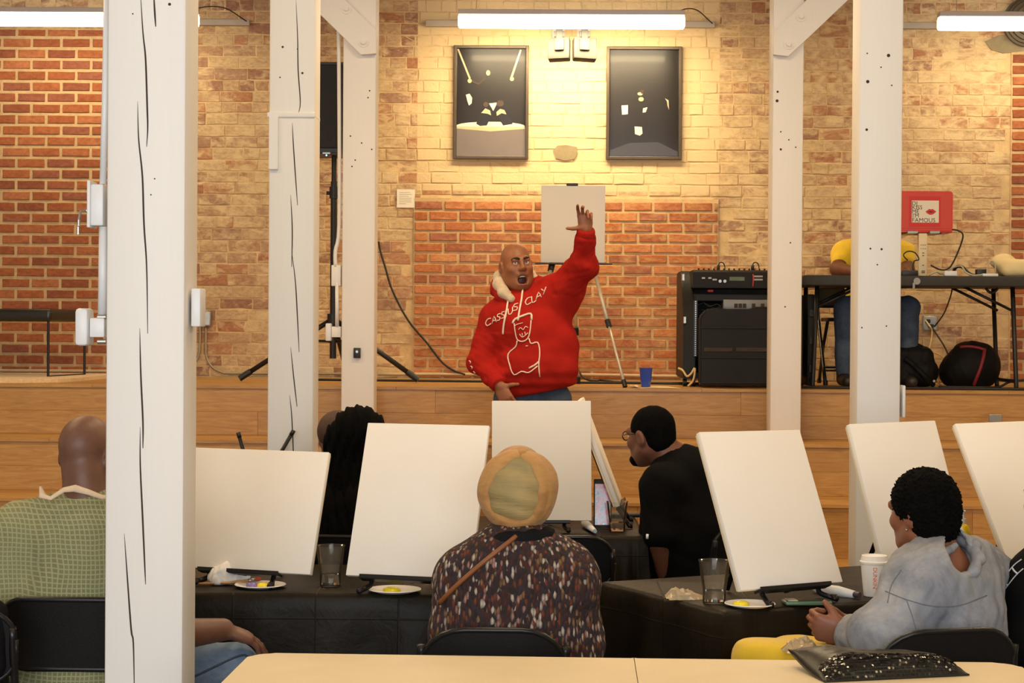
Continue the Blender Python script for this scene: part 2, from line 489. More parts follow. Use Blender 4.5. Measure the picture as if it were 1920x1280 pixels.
def brick_field(parent, x0, x1, z0, z1, ch, L, joint, m, m_i, proud, y, old=False, seed=1, limit=300, avoid=(), score=None):
    r = random.Random(seed); full = []; z = z0; row = 0
    while z < z1 - .02:
        h = ch * (1 + (r.random() - .5) * (.14 if old else .0)); h = min(h, z1 - z)
        x = x0 - (L * .5 if row % 2 else 0) - (r.random() * .1 if old else 0)
        header = old and r.random() < .2
        while x < x1 - .01:
            w = L
            if old: w = L * (.5 if (header or r.random() < .12) else 1.0) * (1 + (r.random() - .5) * .14)
            a, b = max(x, x0), min(x + w, x1); x += w
            if b - a < .03: continue
            cx, cz = (a + b) / 2, z + h / 2
            if any(A <= cx <= B and Cc <= cz <= D for A, B, Cc, D in avoid): continue
            full.append((cx, cz, b - a - joint, h - joint))
        z += h; row += 1
    sc = []
    for i, (cx, cz, w, h) in enumerate(full):
        px, py = to_px((cx, y, cz)); s = seen(px, py, w * 131)
        if s and score: s += score(px, py)
        sc.append((s + w * .3, i))
    sc.sort(reverse=True)
    pick = set(i for s, i in sc[:limit] if s > .9)
    variants = []
    for k in range(8):
        V, F = brick_shape(L - joint, ch - joint, proud, seed * 100 + k, .0035 if old else .002)
        me = bpy.data.meshes.new('brick'); me.from_pydata(V, [], F); me.materials.append(m); me.update(); variants.append(me)
    VV, FF = [], []
    for i, (cx, cz, w, h) in enumerate(full):
        dy = (r.random() - .5) * (.006 if old else .003)
        if i in pick:
            o = bpy.data.objects.new('brick', variants[r.randrange(8)]); COL.objects.link(o)
            o.location = (cx, y + dy, cz); o.scale = (w / (L - joint), 1, h / (ch - joint))
            o.rotation_euler = (0, (r.random() - .5) * .012 if old else 0, 0)
            attach(o, parent)
        else:
            V, F = brick_shape(w, h, proud, i, .0035 if old else .002); n0 = len(VV)
            VV += [(u + cx, v + y + dy, q + cz) for u, v, q in V]; FF += [tuple(n0 + j for j in f) for f in F]
    if VV:
        me = bpy.data.meshes.new('brick_courses'); me.from_pydata(VV, [], FF)
        o = link_mesh('brick_courses', me, m_i, parent); o['kind'] = 'stuff'
def wx(px): return float(W(px, 400, WY)[0])
def wz(py, px=1000): return float(W(px, py, WY)[2])
STZ = 1.235
LB1 = wx(300); TOPB = wz(54, 100)
CB0, CB1, CBZ = wx(776), wx(1347), wz(372)
RB0 = wx(1893)
bay_l = slab('wall_left_bay', (-5.2, WY - .012, STZ - .2), (LB1, WY + .1, TOPB), m_mortar)
bay_c = slab('wall_center_bay', (CB0, WY - .012, STZ - .2), (CB1, WY + .1, CBZ), m_mortar)
bay_r = slab('wall_right_bay', (RB0, WY - .012, STZ - .2), (5.2, WY + .1, wz(95, 1900)), m_mortar)
brick_field(bay_l, -4.3, LB1, STZ, TOPB, .0782, .2137, .0215, m_red, m_red_i, .008, WY - .012, seed=3)
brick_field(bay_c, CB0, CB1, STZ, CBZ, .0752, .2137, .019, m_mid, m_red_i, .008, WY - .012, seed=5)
brick_field(bay_r, RB0, 4.4, STZ, wz(95, 1900), .0782, .2137, .0215, m_red, m_red_i, .008, WY - .012, seed=6)
av = ((-9, LB1, 0, TOPB), (CB0, CB1, 0, CBZ), (RB0, 9, 0, wz(95, 1900)))
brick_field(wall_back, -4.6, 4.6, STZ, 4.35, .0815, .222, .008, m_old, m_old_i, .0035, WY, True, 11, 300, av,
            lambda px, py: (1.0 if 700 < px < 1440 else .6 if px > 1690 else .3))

# ---------------------------------------------------------------- stage: oak stepped platform
def oak_mat(name, c1, c2, c3):
    t = NT(name); p = t.pos(); rv = t.n('ShaderNodeObjectInfo').outputs['Random']
    cb = t.n('ShaderNodeCombineXYZ'); t.l(t.math('MULTIPLY', rv, 40.0), cb.inputs[0]); t.l(t.math('MULTIPLY', rv, 17.0), cb.inputs[2])
    ad = t.n('ShaderNodeVectorMath', operation='ADD'); t.l(p, ad.inputs[0]); t.l(cb.outputs[0], ad.inputs[1])
    q = t.mapping(ad.outputs[0], (1.1, 7, 11))
    g = t.noise(3.2, q, 7, .62, 1.6)
    fine = t.noise(9, t.mapping(ad.outputs[0], (.9, 30, 42)), 4, .6)
    c = t.ramp(g, [(.3, c1), (.52, c2), (.72, c3)])
    c = t.mix(t.math('MULTIPLY', fine, .35), c, tuple(v * .62 for v in c1[:3]) + (1,))
    hs = t.n('ShaderNodeHueSaturation'); t.l(c, hs.inputs['Color']); t.l(t.math('ADD', t.math('MULTIPLY', rv, .18), .91), hs.inputs['Value'])
    t.base(hs.outputs[0]); t.b.inputs['Roughness'].default_value = .42
    t.bump(fine, .08, .002)
    return t.m
m_oak = oak_mat('oak_boards', lin(168, 119, 58), lin(188, 141, 76), lin(204, 160, 93))
SF = [10.40, 10.92, 11.43, 11.95]      # riser faces, front to back
SZ = [STZ * i / 4 for i in range(1, 5)]
stage = thing('stage', 'stepped oak plank platform in front of the brick wall', 'stage', (0, 11, 0))
bm = BM()
for i in range(4):
    box(bm, (0, (SF[i] + .02 + WY - .02) / 2, (SZ[i] - .01 + (SZ[i - 1] if i else 0)) / 2), (12.6, WY - SF[i] - .06, SZ[i] - (SZ[i - 1] if i else 0) - .012))
obj('platform_core', bm, m_oak, stage)
_pk = {}
def plank(cx, cy, cz, sx, sy, sz):
    key = (round(sx, 3), round(sy, 3), round(sz, 3))
    if key not in _pk:
        b = BM(); box(b, (0, 0, 0), (sx - .0010, sy - (.0008 if sy > .05 else 0), sz - (.0008 if sz > .05 else 0)), bev=.0008, seg=1)
        me = bpy.data.meshes.new('plank'); b.to_mesh(me); b.free(); me.materials.append(m_oak); _pk[key] = me
    o = bpy.data.objects.new('plank', _pk[key]); COL.objects.link(o); o.location = (cx, cy, cz); attach(o, stage)
SPLITS = {}
def run(y, z, sy, sz, seed, tail=12.6, x0=-6.3):
    r = random.Random(seed); x = x0 - r.random() * 1.2; L = 1.9
    while x < 6.3:
        a, b = max(x, x0), min(x + L, 6.3); x += L
        if b - a > .05 and b > -4.6 and a < 4.6: plank((a + b) / 2, y, z, b - a, sy, sz)
for i in range(4):
    zb = SZ[i - 1] if i else 0; hh = (SZ[i] - zb - .02) / 2
    for k in range(2): run(SF[i] + .010, zb + hh * (k + .5), .02, hh, 50 + i * 2 + k)
    ye = SF[i + 1] if i < 3 else WY - .03
    nb = 2 if i < 3 else 7; ww = (ye - SF[i] + .012) / nb
    for k in range(nb): run(SF[i] - .012 + ww * (k + .5), SZ[i] - .01, ww, .02, 80 + i * 9 + k)
m_grey_metal = mat('brushed_steel', lin(150, 142, 130), .4, .08, 30, metal=.7)
bm = BM(); c = W(1866, 784, 11.43); box(bm, (c[0], 11.425, c[2]), (.078, .012, .046), bev=.003)
obj('outlet_cover', bm, m_grey_metal, stage)

# ---------------------------------------------------------------- timber posts
def post_mat():
    t = NT('white_painted_timber'); p = t.objco()
    q = t.mapping(p, (26, 26, 1.2)); g = t.noise(3, q, 5, .6, .6)
    c = t.ramp(g, [(.25, lin(233, 229, 223)), (.6, lin(235, 231, 225))])
    t.base(c); t.b.inputs['Roughness'].default_value = .5
    t.bump(g, .04, .003); return t.m
m_post = post_mat()
m_dark = mat('dark_gap', lin(62, 50, 40), .9, .2, 30)
m_wplastic = mat('white_plastic', lin(226, 226, 226), .4, .03, 8)
m_black_pl = mat('black_plastic', lin(26, 25, 25), .45, .15, 20)
m_steel = mat('zinc_metal', lin(168, 165, 158), .35, .1, 30, metal=.8)
def timber(label, px0, px1, yf, depth, z0, cracks=(), holes=(), jog=None):
    a, b = W(px0, 640, yf), W(px1, 640, yf); w = b[0] - a[0]; cx = (a[0] + b[0]) / 2
    t = thing('timber_post', label, 'post', (cx, yf + depth / 2, z0), 'white timber posts of the hall')
    bm = BM(); box(bm, (cx, yf + depth / 2, (z0 + 4.6) / 2), (w, depth, 4.6 - z0), bev=.011, seg=2)
    obj('shaft', bm, m_post, t, auto=40)
    for ci, pts in enumerate(cracks):
        bm = BM(); P = spline([W(x, y, yf) for x, y in pts], 5); n = len(P); prev = None
        for i, q in enumerate(P):
            wd = .0046 * math.sin(PI * (i + .12) / (n + .2)) ** .7 + .0004
            q = q.copy(); q[1] = yf
            v = [bm.verts.new((q[0] - wd * .5, yf + .004, q[2])), bm.verts.new((q[0] - wd * .5, yf - .0007, q[2])), bm.verts.new((q[0] + wd * .5, yf - .0007, q[2])), bm.verts.new((q[0] + wd * .5, yf + .004, q[2]))]
            if prev:
                for k in range(3): bm.faces.new((prev[k], prev[k + 1], v[k + 1], v[k]))
            prev = v
        obj('crack', bm, m_dark, t)
    for x, y, r in holes:
        q = W(x, y, yf); bm = BM(); cyl(bm, (q[0], yf + .01, q[2]), (q[0], yf - .0008, q[2]), r * .72 / (FPX / yf), seg=10)
        obj('nail_hole', bm, m_dark, t)
    return t
post1 = timber('big white timber post nearest the camera, hiding the man in green, with long cracks', 198, 346, 5.4, .2, 0,
    [[(263, -20), (268, 60), (273, 110), (276, 200), (277, 240), (275, 275)], [(288, -20), (290, 20), (292, 50)], [(258, 190), (260, 260), (267, 330), (270, 420), (275, 500), (277, 625)],
     [(262, 615), (264, 700), (268, 790), (268, 840)], [(263, 800), (263, 870), (267, 960), (271, 1050), (273, 1095)], [(233, 1000), (239, 1085), (246, 1180), (250, 1205), (252, 1300)]],
    [(318, 8, 4), (249, 26, 2), (290, 335, 2), (283, 365, 2)])
post2 = timber('white cracked timber post second from the left, with a ledge near its top', 502, 588, 8.5, .2, 0,
    [[(555, 0), (558, 70), (559, 130), (563, 190), (560, 212)], [(548, 230), (550, 270), (554, 330), (558, 385)], [(545, 365), (548, 430), (547, 500)], [(547, 470), (554, 530), (558, 600), (561, 660)],
     [(545, 650), (551, 710), (557, 762)], [(543, 740), (547, 780), (550, 850), (550, 900)]],
    [(567, 137, 3), (530, 88, 3), (525, 145, 2), (558, 92, 2)])
post3 = timber('white timber post left of the presenter, with a small black box on it', 640, 702, 11.65, .2, SZ[2],
    [], [(693, 170, 2), (690, 183, 2), (657, 255, 2), (666, 300, 2), (678, 268, 2), (660, 312, 2), (697, 280, 2)])
post4 = timber('white timber post right of the presenter, in front of the black equipment rack', 1445, 1503, 11.65, .2, SZ[2],
    [], [(1458, 172, 3), (1457, 189, 4), (1479, 262, 2), (1464, 280, 3), (1464, 247, 2), (1492, 276, 2), (1482, 455, 2), (1472, 575, 2)])
post5 = timber('white timber post beside the red laptop, with nail holes', 1607, 1689, 8.5, .2, 0,
    [], [(1666, 104, 4.5), (1627, 153, 4.5), (1625, 243, 3.5), (1626, 100, 2), (1652, 126, 2), (1672, 160, 2), (1632, 466, 2.5), (1653, 467, 3), (1645, 496, 2), (1616, 614, 2), (1662, 611, 2)])
# ledge block on the second post (the upper length stands a little proud)
bm = BM(); a, b = W(503, 210, 8.5), W(589, 210, 8.5); zl = float(W(545, 213, 8.5)[2])
box(bm, ((a[0] + b[0]) / 2, 8.5 + .096, zl - .006), (b[0] - a[0] + .008, .208, .022), bev=.004)
obj('joint_ledge', bm, m_post, post2, auto=40)
bm = BM(); a, b = W(504, 260, 8.49), W(522, 260, 8.49); z0, z1 = W(510, 318, 8.49)[2], W(510, 219, 8.49)[2]
box(bm, ((a[0] + b[0]) / 2, 8.494, (z0 + z1) / 2), (b[0] - a[0], .02, z1 - z0), bev=.004)
obj('patch_board', bm, m_post, post2)
# knee braces with bolts
def brace(par, pts, bolts, yf=11.65):
    bm = BM(); prism(bm, pts, lambda u, v, t: W(u, v, yf) * np.array([1, 0, 1]) + np.array([0, yf + t, 0]), -.045, 0)
    o = obj('knee_brace', bm, m_post, par)
    for x, y in bolts:
        q = W(x, y, yf); bm = BM(); cyl(bm, (q[0], yf - .045, q[2]), (q[0], yf - .050, q[2]), .032, seg=16); cyl(bm, (q[0], yf - .05, q[2]), (q[0], yf - .062, q[2]), .016, seg=6)
        obj('bolt', bm, m_post, o)
brace(post4, [(1449, 62), (1449, 104), (1476, 107), (1512, 74), (1592, -2), (1680, -84), (1600, -84), (1513, 0)], [(1500, 33), (1477, 85)])
brace(post3, [(706, 58), (706, 102), (678, 104), (603, 30), (503, -70), (590, -70), (646, 0)], [(651, 19), (683, 81)])
# fittings on the posts
def fitting(par, name, x0, x1, y0, y1, yc, dep, m, bev=.004):
    a, b = W(x0, y1, yc), W(x1, y0, yc); bm = BM()
    box(bm, ((a[0] + b[0]) / 2, yc, (a[2] + b[2]) / 2), (b[0] - a[0], dep, b[2] - a[2]), bev=bev)
    return obj(name, bm, m, par, auto=40)
bm = BM(); tube(bm, [W(202, -60, 5.46), W(197, 200, 5.46), W(193, 345, 5.46)], .010, 10); obj('conduit', bm, m_wplastic, post1, True)
bm = BM(); tube(bm, [W(194, 425, 5.46), W(192, 590, 5.46)], .013, 10); obj('conduit', bm, m_wplastic, post1, True)
k = fitting(post1, 'key_switch', 175, 199, 347, 424, 5.47, .075, m_wplastic)
fitting(k, 'cover_plate', 169, 176, 340, 428, 5.47, .09, m_wplastic)
bm = BM(); q = W(163, 395, 5.47); cyl(bm, q, W(170, 395, 5.47), .009); tube(bm, [W(165, 395, 5.47), W(151, 396, 5.46), W(148, 412, 5.46)], .004, 6); 
box(bm, W(148, 418, 5.46), (.006, .012, .022), bev=.002); box(bm, W(147, 431, 5.46), (.004, .008, .026)); obj('key', bm, m_steel, k)
fitting(post1, 'bracket', 172, 200, 596, 632, 5.47, .06, m_wplastic)
s = fitting(post1, 'wall_sensor', 146, 171, 578, 648, 5.47, .085, m_wplastic, .011)
for yy in (594, 640):
    bm = BM(); cyl(bm, W(183, yy, 5.45), W(199, yy, 5.45), .007); obj('screw', bm, m_steel, s)
fitting(post1, 'switch_box', 363, 381, 541, 612, 5.5, .09, m_wplastic)
bm = BM(); tube(bm, [W(634, -40, 11.7), W(636, 200, 11.7), W(636, 420, 11.7), W(629, 470, 11.7), W(629, 500, 11.7)], .012, 10, 4); tube(bm, [W(632, 530, 11.7), W(632, 612, 11.7)], .012, 10); obj('conduit', bm, m_post, post3, True)
fitting(post3, 'switch_box', 622, 640, 497, 536, 11.72, .06, m_post)
fitting(post3, 'wall_sensor', 611, 622, 606, 639, 11.72, .07, m_wplastic, .008); fitting(post3, 'bracket', 622, 640, 612, 632, 11.72, .05, m_post)
s = fitting(post3, 'door_buzzer', 663, 676, 652, 671, 11.64, .03, m_black_pl, .003)
bm = BM(); q = W(669.5, 659, 11.62); cyl(bm, q, q + np.array([0, -.012, 0]), .008); obj('button', bm, m_steel, s)
fitting(post5, 'switch_box', 1689, 1695, 722, 782, 8.55, .08, m_wplastic)

# ---------------------------------------------------------------- lamps along the wall
m_lamp_h = mat('lamp_housing_paint', lin(205, 196, 190), .5, .03, 6)
m_flood = mat('floodlight_grey', lin(62, 59, 55), .7, .04, 8)
m_tube = mat('lit_diffuser', (1, .93, .80, 1), .5, 0, 1, emit=7.0, ecol=(1, .90, .70, 1))
m_rail = mat('grey_channel', lin(168, 156, 142), .5, .05, 10)
zt = float(W(1072, 20, 13.1)[2]); zm = float(W(1072, 29.5, 13.1)[2]); zb = float(W(1072, 53, 13.1)[2])
m_cable = mat('black_cable', lin(30, 26, 24), .6, .1, 20)
def lamp(label, xa, xb, e):
    t = thing('linear_lamp', label, 'lamp', ((xa + xb) / 2, 13.1, zb), 'linear lamps along the brick wall')
    bm = BM(); box(bm, ((xa + xb) / 2, 13.1, (zt + zm) / 2), (xb - xa - .004, .11, zt - zm), bev=.004); obj('housing', bm, m_lamp_h, t)
    bm = BM(); box(bm, ((xa + xb) / 2, 13.1, (zm + zb) / 2), (xb - xa, .10, zm - zb), bev=.018, seg=4); obj('diffuser', bm, m_tube, t, auto=60)
    for f in (.08, .92):
        x = xa + (xb - xa) * f; bm = BM(); tube(bm, [(x, 13.1, zt), (x, 13.1, 4.6)], .002, 6); obj('hanger_wire', bm, m_steel, t)
    xm = (xa + xb) / 2; bm = BM(); zr = float(W(1072, 44.5, 13.68)[2]); box(bm, (xm, 13.70, zr), (2.06, .04, .045), bev=.004)
    o = obj('wall_channel', bm, m_rail, t)
    bm = BM(); tube(bm, [(xb - .06, 13.15, zt), (xb + .03, 13.3, zt + .05), (xb + .12, 13.5, zt + .07), (xm + .99, 13.65, zt + .02), (xm + 1.02, 13.70, zr)], .004, 6, 5); obj('power_cord', bm, m_cable, t, True)
    area('lamp_glow', (xm, 13.08, zb - .03), (xm, 13.55, 2.2), 1.5, .1, e, (1.0, .77, .43))
    return t
xa, xb = float(W(859, 40, 13.1)[0]), float(W(1284, 40, 13.1)[0]); pitch = float(W(1759, 40, 13.1)[0]) - xa
lamp('lit white linear lamp in the middle, over the two framed posters', xa, xb, 34)
lamp('lit linear lamp at the left, partly behind the big post', xa - pitch - .055, xb - pitch - .055, 9)
lamp('lit linear lamp at the upper right corner', xa + pitch, xb + pitch, 10)

# two floodlights seen from behind, washing the wall
def flood(label, xa, xb, lean, e):
    Y = 13.24; a, b = W(xa, 116, Y), W(xb, 70, Y); xm = (a[0] + b[0]) / 2; zc = (a[2] + b[2]) / 2
    t = thing('floodlight', label, 'floodlight', (xm, Y, a[2]), 'floodlights pointed at the wall')
    R = Matrix.Rotation(math.radians(-14), 3, 'X') @ Matrix.Rotation(lean, 3, 'Z')
    bm = BM(); box(bm, (xm, Y, zc), (b[0] - a[0], .075, b[2] - a[2] - .01), R, bev=.010); obj('head', bm, m_flood, t, auto=40)
    bm = BM(); box(bm, (xm, Y - .042, zc + .03), ((b[0] - a[0]) * .44, .018, .085), R, bev=.005); obj('driver_box', bm, m_flood, t, auto=40)
    bm = BM(); box(bm, (xm, Y - .02, b[2] + .045), (.045, .02, .14), bev=.004); box(bm, (xm, Y - .01, b[2] + .02), (.075, .03, .04), bev=.004); obj('yoke', bm, m_flood, t)
    bm = BM(); tube(bm, [(xm, Y - .01, b[2] + .10), (xm, WY - .006, b[2] + .10)], .014, 8); box(bm, (xm, WY - .011, b[2] + .10), (.09, .012, .09)); obj('wall_mount', bm, m_lamp_h, t)
    m = mat('lit_lens', (1, .9, .7, 1), .4, 0, 1, emit=8, ecol=(1, .84, .58, 1))
    bm = BM(); box(bm, Vector((xm, Y, zc)) + R @ Vector((0, .040, 0)), ((b[0] - a[0]) * .84, .006, (b[2] - a[2]) * .8), R); obj('lens', bm, m, t)
    L = area('flood_beam', Vector((xm, Y, zc)) + R @ Vector((0, .05, 0)), (xm + lean * 2.6, WY, zc - .42), .13, .14, e, (1.0, .76, .44), 150)
    return t
flood('left head of the pair of grey floodlights under the middle lamp', 1028, 1069, -.16, 5)
flood('right head of the pair of grey floodlights under the middle lamp', 1074, 1118, .16, 5)
# ---------------------------------------------------------------- things on the brick wall
m_frame = mat('bronze_frame', lin(74, 60, 42), .35, .1, 20, metal=.3)
def glossy(name, c, r=.12):
    m = mat(name, c, r, .05, 6, coat=.08); return m
def poster(label, x0, x1, y0, y1, shapes, bg):
    Y = WY - .018; a, b = W(x0, y1, Y), W(x1, y0, Y); cx, cz = (a[0] + b[0]) / 2, (a[2] + b[2]) / 2; w, h = b[0] - a[0], b[2] - a[2]
    t = thing('framed_poster', label, 'poster', (cx, Y, a[2]), 'framed posters on the lit wall')
    bm = BM(); fw = .022
    for s in (-1, 1):
        box(bm, (cx + s * (w - fw) / 2, Y - .006, cz), (fw, .036, h), bev=.003); box(bm, (cx, Y - .006, cz + s * (h - fw) / 2), (w - 2 * fw + .004, .034, fw), bev=.003)
    obj('frame', bm, m_frame, t)
    mats = [bg]; bm = BM()
    # the buckled glossy print: a shallow bulged sheet carrying flat printed shapes
    n = 14; W2, H2 = w - 2 * fw + .004, h - 2 * fw + .004
    def surf(u, v, lift=0):
        e = (1 - (2 * u) ** 4) * (1 - max(0, (-v - .22) / .28) ** 2)
        return (cx + u * W2, Y + .006 - .007 * (0 if lift else e) - (.007 + lift if lift else 0), cz + v * H2)
    g = [[bm.verts.new(surf(i / n - .5, j / n - .5)) for i in range(n + 1)] for j in range(n + 1)]
    for j in range(n):
        for i in range(n): bm.faces.new((g[j][i], g[j][i + 1], g[j + 1][i + 1], g[j + 1][i]))
    for k, (col, pts) in enumerate(shapes):
        key = 'ink_%d_%d_%d' % col
        m = bpy.data.materials.get(key) or glossy(key, lin(*col), .22)
        if m not in mats: mats.append(m)
        uv = [((x - x0) / (x1 - x0) - .5, .5 - (y - y0) / (y1 - y0)) for x, y in pts]
        uv = [((u * w) / W2, (v * h) / H2) for u, v in uv]
        f = bm.faces.new([bm.verts.new(surf(u, v, .0008 + .0003 * k)) for u, v in uv]); f.material_index = mats.index(m)
    o = obj('print', bm, mats, t, True)
    return t
def oval(cx, cy, rx, ry, n=22, rot=0, a0=0, a1=360):
    c, s = math.cos(math.radians(rot)), math.sin(math.radians(rot)); out = []
    for k in range(n):
        a = math.radians(a0 + (a1 - a0) * k / (n if a1 - a0 == 360 else n - 1)); x, y = rx * math.cos(a), ry * math.sin(a); out.append((cx + x * c - y * s, cy + x * s + y * c))
    return out
GREY, CRM, WHT, BRN, DK = (112, 100, 92), (196, 172, 132), (240, 224, 190), (70, 56, 42), (26, 21, 18)
m_print1 = mat('print_dark', lin(30, 24, 20), .34, .05, 6, coat=.06, spec=.35)
poster('framed dark poster left of the floodlights, showing boots on a white round stand', 850, 992, 86, 298, [
    (GREY, [(856, 238), (986, 238), (986, 292), (856, 292)]), (WHT, oval(920, 236, 65, 8)), (CRM, [(856, 237), (985, 237), (985, 241), (920, 246), (856, 241)]),
    (DK, [(893, 232), (900, 236), (913, 235), (922, 216), (916, 208), (905, 207), (897, 216)]), (DK, [(931, 216), (937, 208), (947, 207), (955, 214), (962, 232), (944, 235), (938, 226)]),
    (CRM, [(902, 212), (910, 203), (919, 207), (921, 216), (914, 213), (905, 212)]), (CRM, [(931, 210), (938, 204), (946, 206), (950, 214), (941, 212), (932, 217)]),
    (WHT, [(917, 194), (933, 192), (925, 208)]), (BRN, oval(911, 196, 5, 5)), (BRN, oval(938, 194, 7, 6)),
    (CRM, [(856, 93), (859, 92), (882, 147), (879, 149)]), (CRM, [(975, 93), (978, 94), (961, 146), (957, 145)]),
    (CRM, oval(880, 152, 4, 4)), (CRM, oval(960, 148, 4, 4)), (WHT, [(873, 178), (880, 176), (885, 184), (884, 194), (879, 198), (876, 190)]),
    (BRN, [(884, 150), (896, 156), (910, 146), (911, 149), (897, 160), (884, 154)]), (CRM, oval(915, 137, 4, 5))], m_print1)
poster('framed dark poster right of the floodlights, with small pale spots on black', 1136, 1279, 88, 299, [
    (WHT, [(1165, 198), (1177, 197), (1177, 214), (1166, 215)]), (WHT, [(1190, 237), (1204, 238), (1205, 250), (1200, 254), (1191, 251)]), (WHT, [(1206, 203), (1214, 201), (1211, 210), (1205, 211)]),
    (CRM, oval(1200, 176, 5, 3)), (CRM, oval(1202, 186, 5, 4)), (BRN, oval(1204, 172, 3, 4)), (CRM, [(1247, 184), (1254, 188), (1255, 206), (1252, 198), (1251, 190)]),
    ((58, 55, 58), [(1143, 282), (1180, 268), (1235, 266), (1272, 284), (1272, 292), (1143, 292)])], m_print1)
m_paper = mat('white_paper', lin(236, 228, 212), .8, .02, 8)
m_ink = mat('grey_ink', lin(150, 140, 120), .8, 0, 8)
Y = WY - .010; a, b = W(744, 389, Y), W(778, 355, Y)
sg = thing('paper_sign', 'small square white paper sign on the wall left of the presenter', 'sign', ((a[0] + b[0]) / 2, Y, a[2]))
bm = BM(); box(bm, ((a[0] + b[0]) / 2, Y, (a[2] + b[2]) / 2), (b[0] - a[0], .004, b[2] - a[2])); obj('sheet', bm, m_paper, sg)
bm = BM()
for k in range(7):
    z = b[2] - .022 - k * .0135; ww = (b[0] - a[0]) * (.62, .7, .55, .7, .66, .7, .4)[k]; box(bm, (a[0] + .016 + ww / 2, Y - .0023, z), (ww, .0006, .0028))
o = obj('text_lines', bm, m_ink, sg); o['kind'] = 'stuff'
# grey mortar patch
m_patch = mat('grey_mortar_patch', lin(142, 128, 100), .9, .15, 14, .5)
def patch(pts, t=.004):
    bm = BM(); prism(bm, pts, lambda u, v, q: W(u, v, WY) * np.array([1, 0, 1]) + np.array([0, WY - .009 + q, 0]), -t, .008); obj('mortar_patch', bm, m_patch, wall_back)
patch([(1037, 282), (1045, 273), (1062, 272), (1082, 276), (1083, 288), (1077, 298), (1058, 301), (1042, 297)])
patch([(1846, 78), (1872, 66), (1930, 62), (1930, 96), (1880, 100), (1858, 94)])
m_duct = mat('dark_duct_metal', lin(96, 84, 66), .5, .15, 10, metal=.3)
c = W(1926, 42, WY - .02)
R = Matrix.Rotation(math.radians(90), 3, 'X')
t = thing('duct_collar', 'round ribbed grey duct collar on the wall under the right lamp', 'duct', (c[0], WY, c[2]))
bm = BM(); lathe(bm, [(.176, 0), (.176, .03), (.160, .035), (.158, .055), (.140, .06), (.138, .085), (.112, .09), (.110, .115), (.085, .118), (.07, .08)], c, 36, R); obj('ribbed_rings', bm, m_duct, t, auto=30)
# conduit along the foot of the wall, outlets
m_pipe = mat('painted_conduit', lin(196, 176, 140), .45, .06, 12)
m_pipe_g = mat('grey_conduit', lin(160, 146, 118), .4, .08, 12, metal=.3)
def cord(name, label, pts, r, m, n=6, parent=None, cat='cable', group=None):
    bm = BM(); tube(bm, pts, r, 7, n); o = obj(name, bm, m, parent, True)
    if parent is None: tag(o, label, cat, group)
    return o
yc = WY - .022
cord('conduit', 'grey pipe bending down the wall from the small junction box by the big post', [W(386, 611, yc), W(386, 650, yc), W(387, 668, yc), W(396, 686, yc), W(415, 697, yc), W(440, 699.5, yc), W(600, 700, yc), W(704, 701, yc)], .009, m_pipe_g, 5, cat='conduit')
cord('conduit', 'short grey pipe curving behind the big post at the wall', [W(375, 560, yc), W(375, 640, yc), W(371, 670, yc), W(355, 690, yc), W(330, 696, yc)], .009, m_pipe_g, 5, cat='conduit')
cord('conduit', 'pale pipe along the foot of the wall behind the presenter, ending by the rack', [W(708, 701, yc), W(880, 701.5, yc), W(1085, 702, yc), W(1262, 705, yc), W(1270, 703, yc), W(1273, 696, yc), W(1276, 660, yc)], .011, m_pipe, 5, cat='conduit')
cord('conduit', 'pale pipe along the foot of the left red brick bay', [W(-60, 694, yc), W(100, 695, yc), W(330, 696, yc)], .011, m_pipe, 3, cat='conduit')
def jbox(label, x0, x1, y0, y1, m, d=.05):
    a, b = W(x0, y1, WY - .03), W(x1, y0, WY - .03); t = thing('outlet_box', label, 'outlet', ((a[0] + b[0]) / 2, WY - .03, a[2]))
    bm = BM(); box(bm, ((a[0] + b[0]) / 2, WY - .03, (a[2] + b[2]) / 2), (b[0] - a[0], d, b[2] - a[2]), bev=.005); obj('box_body', bm, m, t, auto=40)
    bm = BM(); box(bm, ((a[0] + b[0]) / 2, WY - .03 - d / 2, (a[2] + b[2]) / 2), ((b[0] - a[0]) * .86, .006, (b[2] - a[2]) * .86), bev=.002); obj('cover_plate', bm, m, t)
    return t
jbox('small steel junction box on the wall just right of the big post', 379, 396, 584, 611, m_steel)
ob = jbox('steel wall outlet with several cords plugged in, above the backpacks', 1730, 1757, 592, 620, m_steel)
for x, y in ((1740, 602), (1746, 611)):
    q = W(x, y, WY - .07); bm = BM(); box(bm, q, (.03, .04, .028), bev=.005); obj('plug', bm, m_black_pl, ob)

# ---------------------------------------------------------------- stage left: rug, bench, loudspeaker
m_rug = mat('cream_rug', lin(226, 196, 150), .95, .14, 60, .8, 90, sheen=.2)
rp = [Wz(-260, 719, STZ), Wz(-60, 718.5, STZ), Wz(60, 718, STZ), Wz(110, 717.2, STZ), Wz(150, 715, STZ), Wz(185, 711.5, STZ), Wz(215, 709, STZ), Wz(230, 707.8, STZ)]
bm = BM(); out = [(p[0], p[1]) for p in spline(rp, 5)] + [(-2.75, 13.55), (-4.6, 13.55)]
jr = random.Random(3); out = [(x, y + (jr.random() - .5) * .02) for x, y in out]
prism(bm, out, lambda u, v, t: (u, v, STZ + t), .001, .026)
tag(obj('rug', bm, m_rug), 'cream shaggy rug with a rounded corner at the left of the platform', 'rug')
m_vinyl = mat('black_vinyl', lin(28, 26, 22), .35, .15, 10, spec=.6)
m_blk_metal = mat('black_powder_coat', lin(22, 20, 19), .45, .1, 20, spec=.5)
p0 = Wz(93, 712, STZ); Y0 = 12.62; Y1 = 13.25
a0, a1, a2 = W(93, 712, Y0), W(168, 704, Y1), W(65, 704, Y1 - .05)
zs, zl_ = float(W(95, 603, Y0)[2]), float(W(95, 579, Y0)[2])
t = thing('bench', 'black padded bench with thin black legs on the rug', 'bench', (a0[0] - .5, 12.9, STZ + .016))
